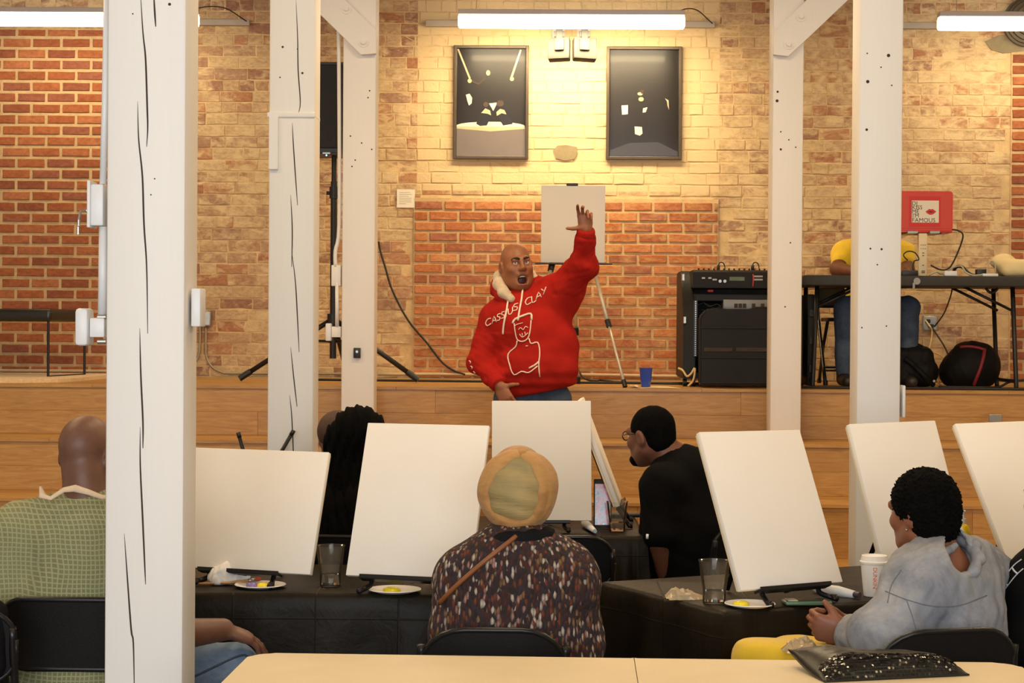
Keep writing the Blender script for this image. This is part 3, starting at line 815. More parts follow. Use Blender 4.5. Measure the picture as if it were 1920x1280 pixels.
d1 = np.array([a1[0] - a0[0], Y1 - Y0]); d1 /= np.linalg.norm(d1); d2 = np.array([-d1[1], d1[0]])
R = Matrix(((-d2[0] * -1, d1[0], 0), (-d2[1] * -1, d1[1], 0), (0, 0, 1)))
cen = np.array([a0[0], Y0]) + d1 * .31 + d2 * .55
Rz = Matrix.Rotation(math.atan2(d1[1], d1[0]) - PI / 2, 3, 'Z')
bm = BM(); box(bm, (cen[0], cen[1], (zs + zl_) / 2), (1.12, .64, zl_ - zs), Rz, bev=.028, seg=4); obj('seat', bm, m_vinyl, t, auto=50)
for u, v in ((0, 0), (1, 0), (0, 1), (1, 1)):
    q = np.array([a0[0], Y0]) + d1 * (.02 + .58 * u) + d2 * (.02 + 1.04 * v)
    if (u, v) == (0, 1): pass
    bm = BM(); tube(bm, [(q[0], q[1], STZ + .016), (q[0], q[1], zs + .01)], .009, 8); obj('leg', bm, m_blk_metal, t)
q = np.array([a0[0], Y0]) + d1 * .3 + d2 * .02
bm = BM(); tube(bm, [(*(np.array([a0[0], Y0]) + d1 * .02 + d2 * .02), STZ + .025), (*(np.array([a0[0], Y0]) + d1 * .60 + d2 * .02), STZ + .025)], .008, 8); obj('floor_rail', bm, m_blk_metal, t)
bm = BM(); e = W(65, 704, 13.0); 
# loudspeaker and its tripod
Y = 12.75
t = thing('loudspeaker', 'black loudspeaker on a tripod behind the white posts', 'speaker', W(620, 293, Y))
a, b = W(567, 293, Y), W(673, 122, Y); cx, cz = (a[0] + b[0]) / 2, (a[2] + b[2]) / 2; zbot = float(a[2])
bm = BM(); prism(bm, [(-.19, -.16), (.19, -.16), (.13, .17), (-.13, .17)], lambda u, v, q: (cx + u, Y + v, cz + q), -(b[2] - a[2]) / 2, (b[2] - a[2]) / 2)
bmesh.ops.bevel(bm, geom=bm.edges[:], offset=.014, segments=2, affect='EDGES'); obj('cabinet', bm, m_black_pl, t, auto=40)
bm = BM(); box(bm, (cx, Y - .162, cz + .01), (.335, .012, b[2] - a[2] - .06), bev=.008); obj('grille', bm, mat('speaker_grille', lin(20, 20, 20), .6, .25, 180, .6, 240), t)
bm = BM(); q = W(612, 287, Y - .17); box(bm, q, (.05, .004, .009)); obj('badge', bm, m_steel, t)
bm = BM(); cyl(bm, W(612, 291, Y - .17), W(612, 291, Y - .176), .005); obj('power_light', bm, mat('blue_led', (.2, .4, 1, 1), .4, 0, 1, emit=6), t)
t = thing('speaker_stand', 'black tripod speaker stand with spread legs on the platform', 'stand', (cx, Y, STZ))
pz = lambda y: float(W(626, y, Y)[2])
px_ = float(W(626, 400, Y)[0])
cx = px_
bm = BM(); cyl(bm, (cx, Y, pz(350)), (cx, Y, zbot - .001), .0175); obj('upper_pole', bm, m_blk_metal, t, auto=50)
bm = BM(); cyl(bm, (cx, Y, pz(672)), (cx, Y, pz(340)), .022); obj('lower_pole', bm, m_blk_metal, t, auto=50)
bm = BM(); cyl(bm, (cx, Y, pz(372)), (cx, Y, pz(350)), .031); cyl(bm, (cx - .05, Y, pz(362)), (cx, Y, pz(362)), .012); obj('clamp_knob', bm, m_black_pl, t, auto=50)
bm = BM(); cyl(bm, (cx, Y, pz(607)), (cx, Y, pz(588)), .04); obj('leg_collar', bm, m_black_pl, t, auto=50)
for fx, fy, fY in ((449, 711, 12.72), (784, 713, 12.72), (652, 706, 13.35)):
    f = W(fx, fy, fY); f[2] = STZ + .02; bm = BM(); s = np.array([cx, Y, pz(597)])
    u = (f - s) / np.linalg.norm(f - s)
    tube(bm, [s + u * .03, f - u * .02], .017, 10); o = obj('leg', bm, m_blk_metal, t, True)
    bm = BM(); cyl(bm, f - u * .09, f, .021); obj('rubber_foot', bm, m_black_pl, o, auto=50)
    bm = BM(); tube(bm, [(cx, Y, pz(640)), s + (f - s) * .36], .009, 8); obj('strut', bm, m_blk_metal, t, True)
cord('cable', 'black cable running down the wall behind the presenter to the floor', [W(710, 452, WY - .03), W(713, 470, WY - .03), W(722, 500, WY - .03), W(736, 545, WY - .03), W(765, 600, WY - .03), W(800, 642, WY - .03), W(828, 678, WY - .03), W(850, 694, WY - .03), W(872, 702, WY - .03)], .007, m_cable, 5)
def on_stage(pts, z=.008):
    return [np.array([*W(x, 700, Y)[:2], STZ + z]) for x, Y in pts]
cord('cable', 'long black cable lying along the back of the platform', on_stage([(560, 13.05), (650, 13.0), (780, 12.95), (900, 12.9), (1000, 12.85), (1085, 12.8), (1180, 12.82), (1260, 12.75), (1310, 12.8)]), .008, m_cable, 5)
cord('cable', 'black cable looping on the platform behind the easel legs', [W(1083, 690, 13.5), W(1092, 706, 13.4), *on_stage([(1105, 13.35), (1120, 13.2), (1124, 13.42), (1140, 13.2), (1160, 13.0), (1200, 12.9), (1290, 12.9)])], .007, m_cable, 5)

# ---------------------------------------------------------------- easel with blank canvas, cup, paper scraps
m_canvas = mat('primed_canvas', lin(236, 228, 216), .85, .015, 4, .12, 260)
m_cedge = mat('canvas_edge', lin(238, 236, 232), .85, .02, 10)
m_alu = mat('pale_aluminium', lin(214, 204, 184), .4, .05, 20, metal=.35)
Y = 12.45
a, b = W(1014, 492, Y), W(1135, 348, Y)
t = thing('canvas', 'blank canvas on the presenter\'s tripod easel, behind his raised hand', 'canvas', ((a[0] + b[0]) / 2, Y, a[2]))
bm = BM(); box(bm, ((a[0] + b[0]) / 2, Y, (a[2] + b[2]) / 2), (b[0] - a[0], .018, b[2] - a[2]), bev=.003); obj('stretched_cloth', bm, m_canvas, t, auto=40)
t = thing('tripod_easel', 'pale metal tripod easel holding a canvas behind the presenter', 'easel', (W(1075, 700, 12.4)[0], 12.4, STZ))
bm = BM(); q0, q1 = W(1003, 494.5, Y - .01), W(1148, 494.5, Y - .01); box(bm, (q0 + q1) / 2, (q1[0] - q0[0], .05, .009), bev=.002); obj('ledge', bm, m_black_pl, t)
bm = BM(); q = W(1073, 346, Y); box(bm, q, (.075, .03, .018), bev=.004); obj('top_clip', bm, m_black_pl, t)
bm = BM(); tube(bm, [W(1073, 350, Y + .03), W(1073, 505, Y + .03)], .011, 8); obj('mast', bm, m_alu, t, True)
for (x0, y0, Y0), (x1, y1, Y1), jt in (((1112, 500, 12.45), (1171, 722, 12.06), .49), ((1034, 500, 12.45), (985, 722, 12.06), .49), ((1075, 500, 12.5), (1084, 718, 12.75), .56)):
    s, f = W(x0, y0, Y0), W(x1, y1, Y1); f[2] = STZ + .02; bm = BM(); k = s + (f - s) * jt
    tube(bm, [s, k], .0125, 8); tube(bm, [k, f], .009, 8); o = obj('leg', bm, m_alu, t, True); u = (f - s) / np.linalg.norm(f - s)
    bm = BM(); cyl(bm, k - u * .025, k + u * .025, .018); obj('leg_lock', bm, m_black_pl, o, auto=50)
    bm = BM(); cyl(bm, f - u * .03, f + u * .018, .015); obj('foot_cap', bm, m_black_pl, o, auto=50)
    bm = BM(); cyl(bm, s - u * .02, s + u * .03, .021); obj('hinge', bm, m_black_pl, o, auto=50)
m_blue = mat('blue_plastic_cup', lin(40, 74, 170), .25, .05, 8, spec=.6)
c = Wz(1211, 724, STZ); c = np.array([W(1211, 700, 12.07)[0], 12.07, STZ + .004])
bm = BM(); rg = lathe(bm, [(.0, .004), (.027, .0), (.029, .004), (.036, .06), (.0405, .115), (.043, .118), (.043, .121), (.040, .121), (.036, .06), (.027, .008)], c, 28)
t = tag(obj('paper_cup', bm, m_blue, None, auto=40), 'blue cup standing on paper scraps at the edge of the platform', 'cup')
m_scrap = mat('cream_paper', lin(236, 214, 172), .85, .05, 20)
def scrap(name, label, pts, z, group=None, amp=.006, seed=0):
    r = random.Random(seed); bm = BM(); P = [np.array([*W(x, 700, Y)[:2], 0]) for x, Y in pts]; c = sum(P) / len(P)
    V = [bm.verts.new((p[0], p[1], z + r.random() * amp)) for p in P]; V2 = [bm.verts.new((*(c + (p - c) * .55)[:2], z + .003 + r.random() * amp * 1.6)) for p in P]
    n = len(P)
    for i in range(n): bm.faces.new((V[i], V[(i + 1) % n], V2[(i + 1) % n], V2[i]))
    bm.faces.new(V2)
    ex = bmesh.ops.extrude_face_region(bm, geom=bm.faces[:]); bmesh.ops.translate(bm, vec=(0, 0, -.002), verts=[v for v in ex['geom'] if isinstance(v, bmesh.types.BMVert)])
    return tag(obj(name, bm, m_scrap), label, 'paper', group)
scrap('paper_scrap', 'cream paper scrap under and right of the blue cup', [(1200, 12.0), (1230, 11.99), (1262, 11.99), (1276, 12.02), (1262, 12.1), (1240, 12.25), (1222, 12.3), (1208, 12.1)], STZ + .001, seed=1, amp=.004)
scrap('paper_scrap', 'torn cream paper scrap between easel foot and blue cup', [(1178, 12.1), (1190, 12.04), (1199, 12.02), (1199, 12.12), (1192, 12.24), (1186, 12.2)], STZ + .001, seed=2, amp=.012)

# ---------------------------------------------------------------- equipment rack with mixer
m_case = mat('black_road_case', lin(28, 25, 22), .5, .12, 12, .15, 120, spec=.25)
m_case2 = mat('black_moulded_plastic', lin(30, 26, 22), .55, .08, 12, .1, 200, spec=.22)
def pbox(bm, x0, x1, y0, y1, Yf, Yb, bev=0, mi=0):
    a, b = W(x0, y1, Yf), W(x1, y0, Yf); return box(bm, ((a[0] + b[0]) / 2, (Yf + Yb) / 2, (a[2] + b[2]) / 2), (b[0] - a[0], Yb - Yf, b[2] - a[2]), bev=bev, mi=mi)
t = thing('equipment_rack', 'tall black equipment case on the platform, its open front showing rack gear', 'rack', (W(1400, 700, 12.6)[0], 12.6, STZ))
sx0, sx1 = 1277, 1500
for x0, x1 in ((1278, 1301), (1479, 1500)):
    bm = BM(); prism(bm, [(12.36, 0), (12.36, .40), (12.50, .60), (12.62, .70), (12.98, .70), (12.98, 0)] if True else [], lambda u, v, q: (q, u, STZ + .05 + v), float(W(x0, 600, 12.5)[0]), float(W(x1, 600, 12.5)[0]))
    bmesh.ops.bevel(bm, geom=bm.edges[:], offset=.008, segments=2, affect='EDGES'); obj('side_panel', bm, m_case, t, auto=40)
xa_, xb_ = float(W(1299, 600, 12.5)[0]), float(W(1481, 600, 12.5)[0]); xm_ = (xa_ + xb_) / 2; ww = xb_ - xa_
bm = BM(); box(bm, (xm_, 12.96, STZ + .40), (ww, .03, .66)); obj('back_panel', bm, m_case, t)
bm = BM(); box(bm, (xm_, 12.67, STZ + .07), (ww, .60, .04)); obj('base_panel', bm, m_case, t)
bm = BM(); box(bm, (xm_, 12.66, float(W(1400, 558, 12.4)[2])), (ww, .56, .05), bev=.006); obj('shelf', bm, m_case, t)
for x in (1304, 1476):
    bm = BM(); a, b = W(x - 4, 668, 12.355), W(x + 4, 563, 12.355); box(bm, ((a[0] + b[0]) / 2, 12.362, (a[2] + b[2]) / 2), (b[0] - a[0], .012, b[2] - a[2])); rl = obj('rack_rail', bm, m_blk_metal, t)
    bm = BM()
    for k in range(26):
        z = a[2] + .008 + (b[2] - a[2] - .016) * k / 25; box(bm, ((a[0] + b[0]) / 2, 12.3545, z), (.008, .003, .0075))
    o = obj('rail_slots', bm, m_steel, rl); o['kind'] = 'stuff'
bm = BM(); pbox(bm, 1356, 1470, 562, 583, 12.36, 12.8, .004); amp = obj('power_amplifier', bm, mat('amp_face', lin(120, 118, 112), .45, .06, 20, metal=.4), t, auto=40)
for x in (1380, 1388, 1396, 1413, 1430):
    bm = BM(); q = W(x, 573, 12.357); box(bm, q, (.022, .008, .028)); obj('vent', bm, m_dark, amp)
for k, pts in enumerate(([(1318, 566), (1330, 574), (1345, 570), (1352, 577)], [(1308, 572), (1322, 568), (1340, 578), (1356, 569)], [(1315, 580), (1328, 584), (1350, 580)])):
    bm = BM(); tube(bm, [W(x, y, 12.42 + .03 * k) for x, y in pts], .006, 6, 4); obj('patch_lead', bm, m_cable, t, True)
for y in (556,):
    bm = BM(); q = W(1332, 545, 12.4); box(bm, q, (.04, .03, .018), bev=.006); obj('red_plug', bm, mat('red_plastic', lin(190, 50, 36), .4, .1, 10), t)
for x, y in ((1281, 520), (1284, 600)):
    bm = BM(); q = W(x, y, 12.36); box(bm, q, (.02, .03, .045), bev=.004); obj('latch', bm, m_steel, t)
for x in (1284, 1300, 1490):
    bm = BM(); q = W(x, 705, 12.45); cyl(bm, (q[0] - .012, 12.45, STZ + .027), (q[0] + .012, 12.45, STZ + .027), .0265, seg=18); obj('caster', bm, m_black_pl, t, auto=50)
# mixer lying on top
t = thing('mixer', 'black audio mixer lying on top of the equipment rack', 'mixer', (xm_, 12.55, float(W(1400, 540, 12.3)[2])))
za, zb_ = float(W(1380, 540, 12.33)[2]), float(W(1380, 511, 12.33)[2]); zc_ = float(W(1380, 506, 12.33)[2])
bm = BM(); prism(bm, [(12.32, za), (12.32, zb_), (12.35, zc_), (12.80, zc_ - .004), (12.80, za)], lambda u, v, q: (q, u, v), float(W(1299, 520, 12.33)[0]), float(W(1470, 520, 12.33)[0]))
bmesh.ops.bevel(bm, geom=bm.edges[:], offset=.004, segments=2, affect='EDGES'); obj('chassis', bm, m_case2, t, auto=40)
for x in (1350, 1359):
    bm = BM(); q = W(x, 527, 12.318); cyl(bm, q, q + np.array([0, -.008, 0]), .010, seg=14); obj('jack_socket', bm, m_steel, t, auto=40)
m_lab = mat('printed_label', lin(92, 110, 84), .6, .2, 60)
bm = BM(); a = W(1368, 526, 12.318); b = W(1396, 519, 12.318); box(bm, ((a[0] + b[0]) / 2, 12.317, (a[2] + b[2]) / 2), (b[0] - a[0], .003, b[2] - a[2])); obj('name_plate', bm, m_lab, t)
for x0, x1, y in ((1316, 1322, 521), (1328, 1334, 521), (1336, 1344, 524), (1412, 1430, 518), (1412, 1430, 524)):
    bm = BM(); a = W(x0, y + 1.5, 12.318); b = W(x1, y - 1.5, 12.318); box(bm, ((a[0] + b[0]) / 2, 12.317, (a[2] + b[2]) / 2), (b[0] - a[0], .003, b[2] - a[2])); obj('print_mark', bm, m_grey_metal, t)
for k in range(15):
    q = W(1310 + k * 9.5, 505, 12.42); bm = BM(); cyl(bm, (q[0], 12.42, zc_ - .003), (q[0], 12.42, zc_ + .012), .006, seg=8); obj('knob', bm, m_black_pl, t)
for i, (x, c_) in enumerate(((1347, m_cable), (1411, m_cable))):
    bm = BM(); Yk = 12.5; tube(bm, [W(x, 507, Yk), W(x, 497, Yk)], .010, 8); tube(bm, [W(x, 497, Yk), W(x + 3, 492, Yk), W(x + 9, 493, Yk), W(x + 12, 500, Yk), W(x + 12, 512, 12.4)], .004, 6, 4); obj('plugged_lead', bm, c_, t, True)
cord('cable', 'red lead hanging from the front of the audio mixer', [W(1412, 514, 12.31), W(1412.5, 524, 12.30), W(1411.5, 538, 12.30)], .004, bpy.data.materials['red_plastic'], 4)
# the moulded lid standing in front
t = thing('case_lid', 'black moulded case lid leaning upright against the equipment rack', 'case', (W(1372, 720, 12.2)[0], 12.2, STZ))
Yl = 12.14
lid = [(1312, 722), (1312, 594), (1326, 579), (1338, 578), (1356, 576), (1362, 582), (1408, 582), (1414, 575), (1442, 575), (1470, 590), (1470, 722)]
bm = BM(); prism(bm, lid, lambda u, v, q: W(u, v, Yl) * np.array([1, 0, 1]) + np.array([0, Yl + q, 0]), 0, .13)
bmesh.ops.bevel(bm, geom=bm.edges[:], offset=.010, segments=3, affect='EDGES'); obj('shell', bm, m_case2, t, auto=40)
for y0, y1, x0, x1 in ((612, 616, 1314, 1466), (652, 659, 1320, 1374), (652, 659, 1380, 1466), (668, 672, 1314, 1466)):
    bm = BM(); pbox(bm, x0, x1, y0, y1, Yl - .006, Yl + .01, .003); obj('moulded_rib', bm, m_case2 if y0 != 652 else m_dark, t)
cord('cable', 'pale tangled wire at the foot of the equipment case', [W(1272, 690, 12.3), W(1280, 694, 12.28), W(1288, 705, 12.26), W(1296, 700, 12.25), W(1303, 690, 12.25), W(1300, 712, 12.24), *on_stage([(1290, 12.25)], .006)], .007, mat('cream_wire', lin(214, 186, 128), .5, .1, 20), 6)

t = thing('flight_case', 'narrow black case standing under the left end of the dark table', 'case', (W(1516, 720, 12.5)[0], 12.5, STZ))
a_, b_ = W(1509, 700, 12.5), W(1525, 560, 12.5)
bm = BM(); box(bm, ((a_[0] + b_[0]) / 2, 12.58, STZ + .305), (b_[0] - a_[0], .36, .59), bev=.012); obj('case_body', bm, m_case, t, auto=40)
for k in range(3):
    bm = BM(); box(bm, ((a_[0] + b_[0]) / 2, 12.396, STZ + .12 + k * .18), (.03, .012, .05), bev=.003); obj('latch', bm, m_blk_metal, t)
# ---------------------------------------------------------------- table on the platform with its clutter
m_tabtop = mat('dark_grey_tabletop', lin(58, 55, 50), .55, .08, 30, .15, 150, spec=.25)
Yf, Yb = 12.20, 12.92
tt = float(W(1700, 516.5, Yf)[2]); tb = float(W(1700, 536.5, Yf)[2])
x0, x1 = float(W(1507, 520, Yf)[0]), float(W(1990, 520, Yf)[0]); 
t = thing('folding_table', 'dark grey folding table on the platform, with the red laptop on it', 'table', ((x0 + x1) / 2, 12.56, STZ))
bm = BM(); box(bm, ((x0 + x1) / 2, (Yf + Yb) / 2, (tt + tb) / 2), (x1 - x0, Yb - Yf, tt - tb), bev=.010, seg=3); obj('tabletop', bm, m_tabtop, t, auto=40)
bm = BM(); q = W(1719, 527, Yf - .002); cyl(bm, q, q + np.array([0, -.006, 0]), .022, seg=14); box(bm, q + np.array([-.02, -.004, -.028]), (.014, .006, .036)); obj('latch', bm, m_grey_metal, t)
for px, lean in ((1900, .025), (1530, -.02)):
    for Y in (12.30, 12.82):
        x = float(W(px, 600, 12.3)[0]); bm = BM(); tube(bm, [(x - lean * .3, Y, tb + .005), (x + lean * .9, Y, STZ + .02), (x + lean * .9, Y, STZ + .001)], .0145, 10); obj('leg', bm, m_blk_metal, t, True)
    x = float(W(px, 600, 12.3)[0]); bm = BM(); tube(bm, [(x + lean * .9, 12.30, STZ + .05), (x + lean * .9, 12.82, STZ + .05)], .012, 8); obj('leg_stretcher', bm, m_blk_metal, t, True)
    s = -1 if px > 1700 else 1
    for Y, dx, dz in ((12.38, .30, -.145), (12.74, .30, -.145)):
        bm = BM(); tube(bm, [(x + s * dx, Y, tb + .004), (x, Y - .02, tb + dz)], .009, 8); obj('brace', bm, m_blk_metal, t, True)
bm = BM(); tube(bm, [W(1848, 540, 12.5), W(1856, 548, 12.5), W(1866, 546, 12.5), W(1872, 538, 12.5)], .009, 8, 4); obj('locking_clip', bm, m_blk_metal, t, True)
# laptop in its red shell on a pale column
Yl = 12.42
t = thing('laptop', 'red laptop with a white lettered sticker on its lid, raised on a pale stand', 'laptop', W(1733, 432, Yl))
m_redsh = mat('red_shell', lin(214, 54, 34), .38, .05, 6, coat=.3)
a, b = W(1676, 432, Yl), W(1787, 358.5, Yl); cx, cz = (a[0] + b[0]) / 2, (a[2] + b[2]) / 2; w, h = b[0] - a[0], b[2] - a[2]
lean = .10
LF = lambda u, v, q: (cx + u, Yl + q + (v + h / 2) * -lean * 0, cz + v)
bm = BM(); prism(bm, rrect(w, h, .022), LF, 0, .016); bmesh.ops.bevel(bm, geom=[e for e in bm.edges if e.is_manifold and e.calc_face_angle(0) > 1], offset=.004, segments=2, affect='EDGES')
lid = obj('lid', bm, m_redsh, t, auto=40)
bm = BM(); prism(bm, rrect(w * .93, h * .86, .02), lambda u, v, q: LF(u, v - h * .012, q), -.003, .004); obj('lid_panel', bm, mat('red_panel', lin(206, 62, 40), .42, .05, 6), lid, auto=40)
bm = BM(); box(bm, (cx, Yl + .13, cz - h / 2 - .004), (w, .25, .018), bev=.005); obj('keyboard_base', bm, m_redsh, t, auto=40)
def pxrect(bm, x0, x1, y0, y1, Y, mi=0):
    a, b = W(x0, y1, Y), W(x1, y0, Y); bm.faces.new([bm.verts.new((x, Y, z)) for x, z in ((a[0], a[2]), (b[0], a[2]), (b[0], b[2]), (a[0], b[2]))]).material_index = mi
m_stk = mat('sticker_white', lin(232, 222, 200), .5, .01, 5); m_stk_r = mat('sticker_red', lin(204, 30, 16), .45, .03, 5); m_stk_k = mat('sticker_black', lin(34, 28, 26), .5, .02, 5)
bm = BM(); pxrect(bm, 1704, 1764, 368, 425, Yl - .0035, 0); pxrect(bm, 1709.5, 1760.5, 376, 417, Yl - .0042, 1)
P = 1 / (FPX / Yl)
def tl(x, y):
    q = W(x, y, Yl - .0052); return lambda u, v, d: (q[0] + u, Yl - .005 + d * .3, q[2] + v)
for s, y, sz, sp in (('DJ', 384.5, 10.6, 1.0), ('KISS', 392.2, 10.6, 1.02), ('ME', 399.8, 10.6, .98), ("I'M", 407.6, 10.6, .98), ('FAMOUS', 416.2, 11, 1.03)):
    textmesh(bm, s, sz * P, tl(1709.8 + (.8 if s == "I'M" else 0), y), align='LEFT', mi=2, spacing=sp)
lips = [(1735.5, 396.5), (1739, 394), (1743, 391.5), (1745.5, 392.7), (1748, 391.5), (1752, 394), (1755.5, 396.5), (1752, 400), (1747.5, 402.5), (1743, 402.5), (1738.5, 400)]
bm.faces.new([bm.verts.new((W(x, y, Yl - .0055)[0], Yl - .0056, W(x, y, Yl)[2])) for x, y in lips]).material_index = 0
bm.faces.new([bm.verts.new((W(x, y, Yl - .006)[0], Yl - .0062, W(x, y, Yl)[2])) for x, y in [(1739, 396.8), (1745, 395.8), (1752, 396.8), (1745, 398.4)]]).material_index = 2
obj('sticker', bm, [m_stk_r, m_stk, m_stk_k], lid)
m_stand = mat('cream_stand_plastic', lin(226, 206, 166), .5, .04, 10)
t = thing('laptop_stand', 'pale slotted column stand holding up the red laptop', 'stand', W(1731, 517, 12.4))
bm = BM(); a, b = W(1723, 517, 12.36), W(1740, 437, 12.36); box(bm, ((a[0] + b[0]) / 2, 12.40, (tt + b[2]) / 2 + .001), (b[0] - a[0], .05, b[2] - tt - .002), bev=.006); col = obj('column', bm, m_stand, t, auto=40)
bm = BM()
for y in (459, 466): 
    for dx in (-4, 0, 4): box(bm, W(1731 + dx, y, 12.374), (.006, .004, .003))
for y in (474, 479, 497): box(bm, W(1731, y, 12.374), (.012, .004, .004))
for y in (508, 511): box(bm, W(1731, y, 12.374), (.022, .004, .005))
o = obj('slots', bm, m_dark, col); o['kind'] = 'stuff'
bm = BM(); 
for x0_, x1_ in ((1702, 1721), (1744, 1762)):
    pbox(bm, x0_, x1_, 433, 437, 12.39, 12.6)
o = obj('clamp_bar', bm, m_steel, t)
bm = BM(); pbox(bm, 1690, 1766, 434, 437.5, 12.45, 12.7, .003); obj('tray', bm, m_blk_metal, t)
zt_ = tt + .001
def lying(pts, z=.008):
    return [np.array([*W(x, 500, Y)[:2], tt + z + (dz if len(r) else 0)]) for x, Y, *r in pts for dz in [r[0] if r else 0]]
m_graywire = mat('grey_wire', lin(176, 172, 150), .5, .06, 20)
cord('cable', 'thin dark lead drooping from the red laptop to the table', [W(1783, 430, 12.5), W(1795, 431.5, 12.45), W(1804, 437, 12.42), W(1805, 447, 12.4), W(1798, 468, 12.36), W(1787, 492, 12.32), W(1777, 504, 12.3), W(1762, 505, 12.3), W(1745, 497, 12.3)], .0055, m_cable, 5)
cord('cable', 'black lead looping beside the dark-skinned forearm at the laptop stand', [W(1702, 488, 12.3), W(1694, 478, 12.3), W(1703, 471, 12.3), W(1716, 474, 12.3), W(1723, 486, 12.3), W(1714, 490, 12.28), W(1712, 506, 12.28), W(1720, 512, 12.28)], .004, m_cable, 5)
cord('cable', 'grey lead snaking between white adapter and black adapter', lying([(1742, 12.28), (1756, 12.26, .02), (1766, 12.3, .01), (1786, 12.36, .05), (1802, 12.33, .06), (1811, 12.3, .02), (1826, 12.28), (1850, 12.3, .006), (1872, 12.3)], .006), .006, m_graywire, 5)
cord('cable', 'grey lead arching up beside the cream pillow', [W(1850, 511, 12.3), W(1853, 497, 12.32), W(1860, 489, 12.34), W(1866, 496, 12.34), W(1866, 512, 12.32)], .004, m_graywire, 5)
cord('cable', 'thick black lead heaped on the table behind the grey lead', lying([(1786, 12.6), (1792, 12.5, .05), (1803, 12.52, .055), (1814, 12.5, .02), (1824, 12.45, .0), (1836, 12.45)], .013), .011, m_cable, 5)
cord('cable', 'black lead hanging under the dark table to the wall outlet', [W(1786, 538, 12.96), W(1782, 556, 13.1), W(1771, 585, 13.4), W(1760, 602, 13.62), W(1752, 612, 13.67)], .005, m_cable, 5)
cord('cable', 'black lead from the wall outlet down to the red-striped backpack', [W(1746, 612, 13.65), W(1757, 628, 13.5), W(1770, 648, 13.2), W(1779, 668, 13.05), W(1782, 682, 13.15), *on_stage([(1786, 13.3)])], .006, m_cable, 5)
cord('cable', 'cream lead from the wall outlet down behind the black backpack', [W(1735, 600, 13.66), W(1744, 612, 13.6), W(1748, 622, 13.6), W(1745, 645, 13.55), W(1741, 660, 13.5), W(1745, 690, 13.5), *on_stage([(1752, 13.5)])], .006, bpy.data.materials['cream_wire'], 5)
cord('cable', 'pale lead on the platform between the two backpacks', [W(1745, 660, 13.4), W(1760, 664, 13.3), W(1770, 674, 13.2), W(1764, 690, 13.1), W(1757, 704, 13.0), W(1759, 716, 12.9), *on_stage([(1764, 12.8)])], .005, bpy.data.materials['cream_wire'], 5)
cord('cable', 'black lead on the platform right of the red-striped backpack', [*on_stage([(1760, 12.45), (1840, 12.42), (1872, 12.5)]), W(1890, 717, 12.5), W(1905, 714, 12.7), W(1925, 712, 12.7)], .008, m_cable, 5)
cord('cable', 'black cable along the platform edge under the dark table', on_stage([(1500, 12.16), (1600, 12.12), (1700, 12.10), (1800, 12.10), (1890, 12.10), (1960, 12.10)]), .009, m_cable, 3)
def gadget(name, label, x0, x1, y0, Yc, d, m, cat, hh=None):
    a, b = W(x0, 517, Yc), W(x1, y0, Yc); bm = BM(); z1 = b[2] if hh is None else tt + hh
    box(bm, ((a[0] + b[0]) / 2, Yc, (tt + .001 + z1) / 2), (b[0] - a[0], d, z1 - tt - .001), bev=.004); return tag(obj(name, bm, m, None, auto=40), label, cat)
gadget('power_adapter', 'small white adapter block on the dark table near the laptop stand', 1770, 1793, 508, 12.27, .05, m_wplastic, 'adapter')
gadget('power_adapter', 'black adapter on the dark table left of the cream pillow', 1830, 1848, 503, 12.42, .06, m_black_pl, 'adapter', .05)
gadget('power_strip', 'white power strip on the dark table by the cream pillow', 1841, 1870, 513, 12.30, .05, m_wplastic, 'power strip')
gadget('controller', 'low black device on the dark table left of the laptop stand', 1686, 1716, 505, 12.36, .2, m_black_pl, 'device', .035)
m_pill = mat('cream_cloth', lin(236, 214, 160), .85, .05, 12, .2, 120)
c = W(1905, 500, 12.45)
F = Field((c[0] - .2, 12.2, tt - .02), (c[0] + .34, 12.75, tt + .2), .006)
F.rbox((c[0] + .09, 12.45, tt + .058), (.21, .14, .056), .05, k=.02); F.ell(W(1872, 492, 12.42), (.05, .05, .034), k=.05); F.ell(W(1884, 486, 12.45), (.05, .06, .03), k=.04)
F.disp(folds(.006, 22, 4)); F.cut((0, 0, tt + .001), (0, 0, -1))
tag(F.mesh('pillow', m_pill), 'cream pillow lying at the right end of the dark table', 'pillow')

# backpacks
m_bag = mat('black_nylon', lin(16, 14, 14), .65, .2, 20, .3, 160, spec=.15)
m_bagred = mat('dark_red_webbing', lin(120, 18, 30), .6, .1, 30)
Yk = 12.75
def Wf(x, y, Y): q = W(x, y, Y); return q
t = thing('backpack', 'rounded black backpack with a dark red stripe, under the dark table', 'backpack', (W(1818, 700, Yk)[0], Yk, STZ))
a, b = W(1762, 724, Yk), W(1872, 645, Yk); cx = (a[0] + b[0]) / 2
F = Field((a[0] - .06, Yk - .26, STZ - .03), (b[0] + .06, Yk + .22, b[2] + .08), .007)
F.ell((cx + .02, Yk, STZ + .12), (.17, .16, .16), k=.03); F.ell((cx - .03, Yk, STZ + .10), (.165, .17, .13), k=.06); F.ell((cx + .075, Yk, STZ + .15), (.125, .14, .13), k=.05); F.ell((cx - .01, Yk, STZ + .19), (.11, .12, .105), k=.05)
F.disp(folds(.006, 18, 8)); F.cut((0, 0, STZ + .002), (0, 0, -1), .02)
bag = F.mesh('bag_body', m_bag, t)
dg = bpy.context.evaluated_depsgraph_get
def bvh_of(F): return BVHTree.FromPolygons([Vector(p) for p in F.P], [tuple(q) for q in F.Q])
def onto(bvh, x, y, off=.003):
    d = Vector(ray(x, y)).normalized(); h = bvh.ray_cast(Vector(CPOS), d)
    if h[0] is None: return None
    n = h[1] if h[1].dot(d) < 0 else -h[1]
    return np.array(h[0] + n * off)
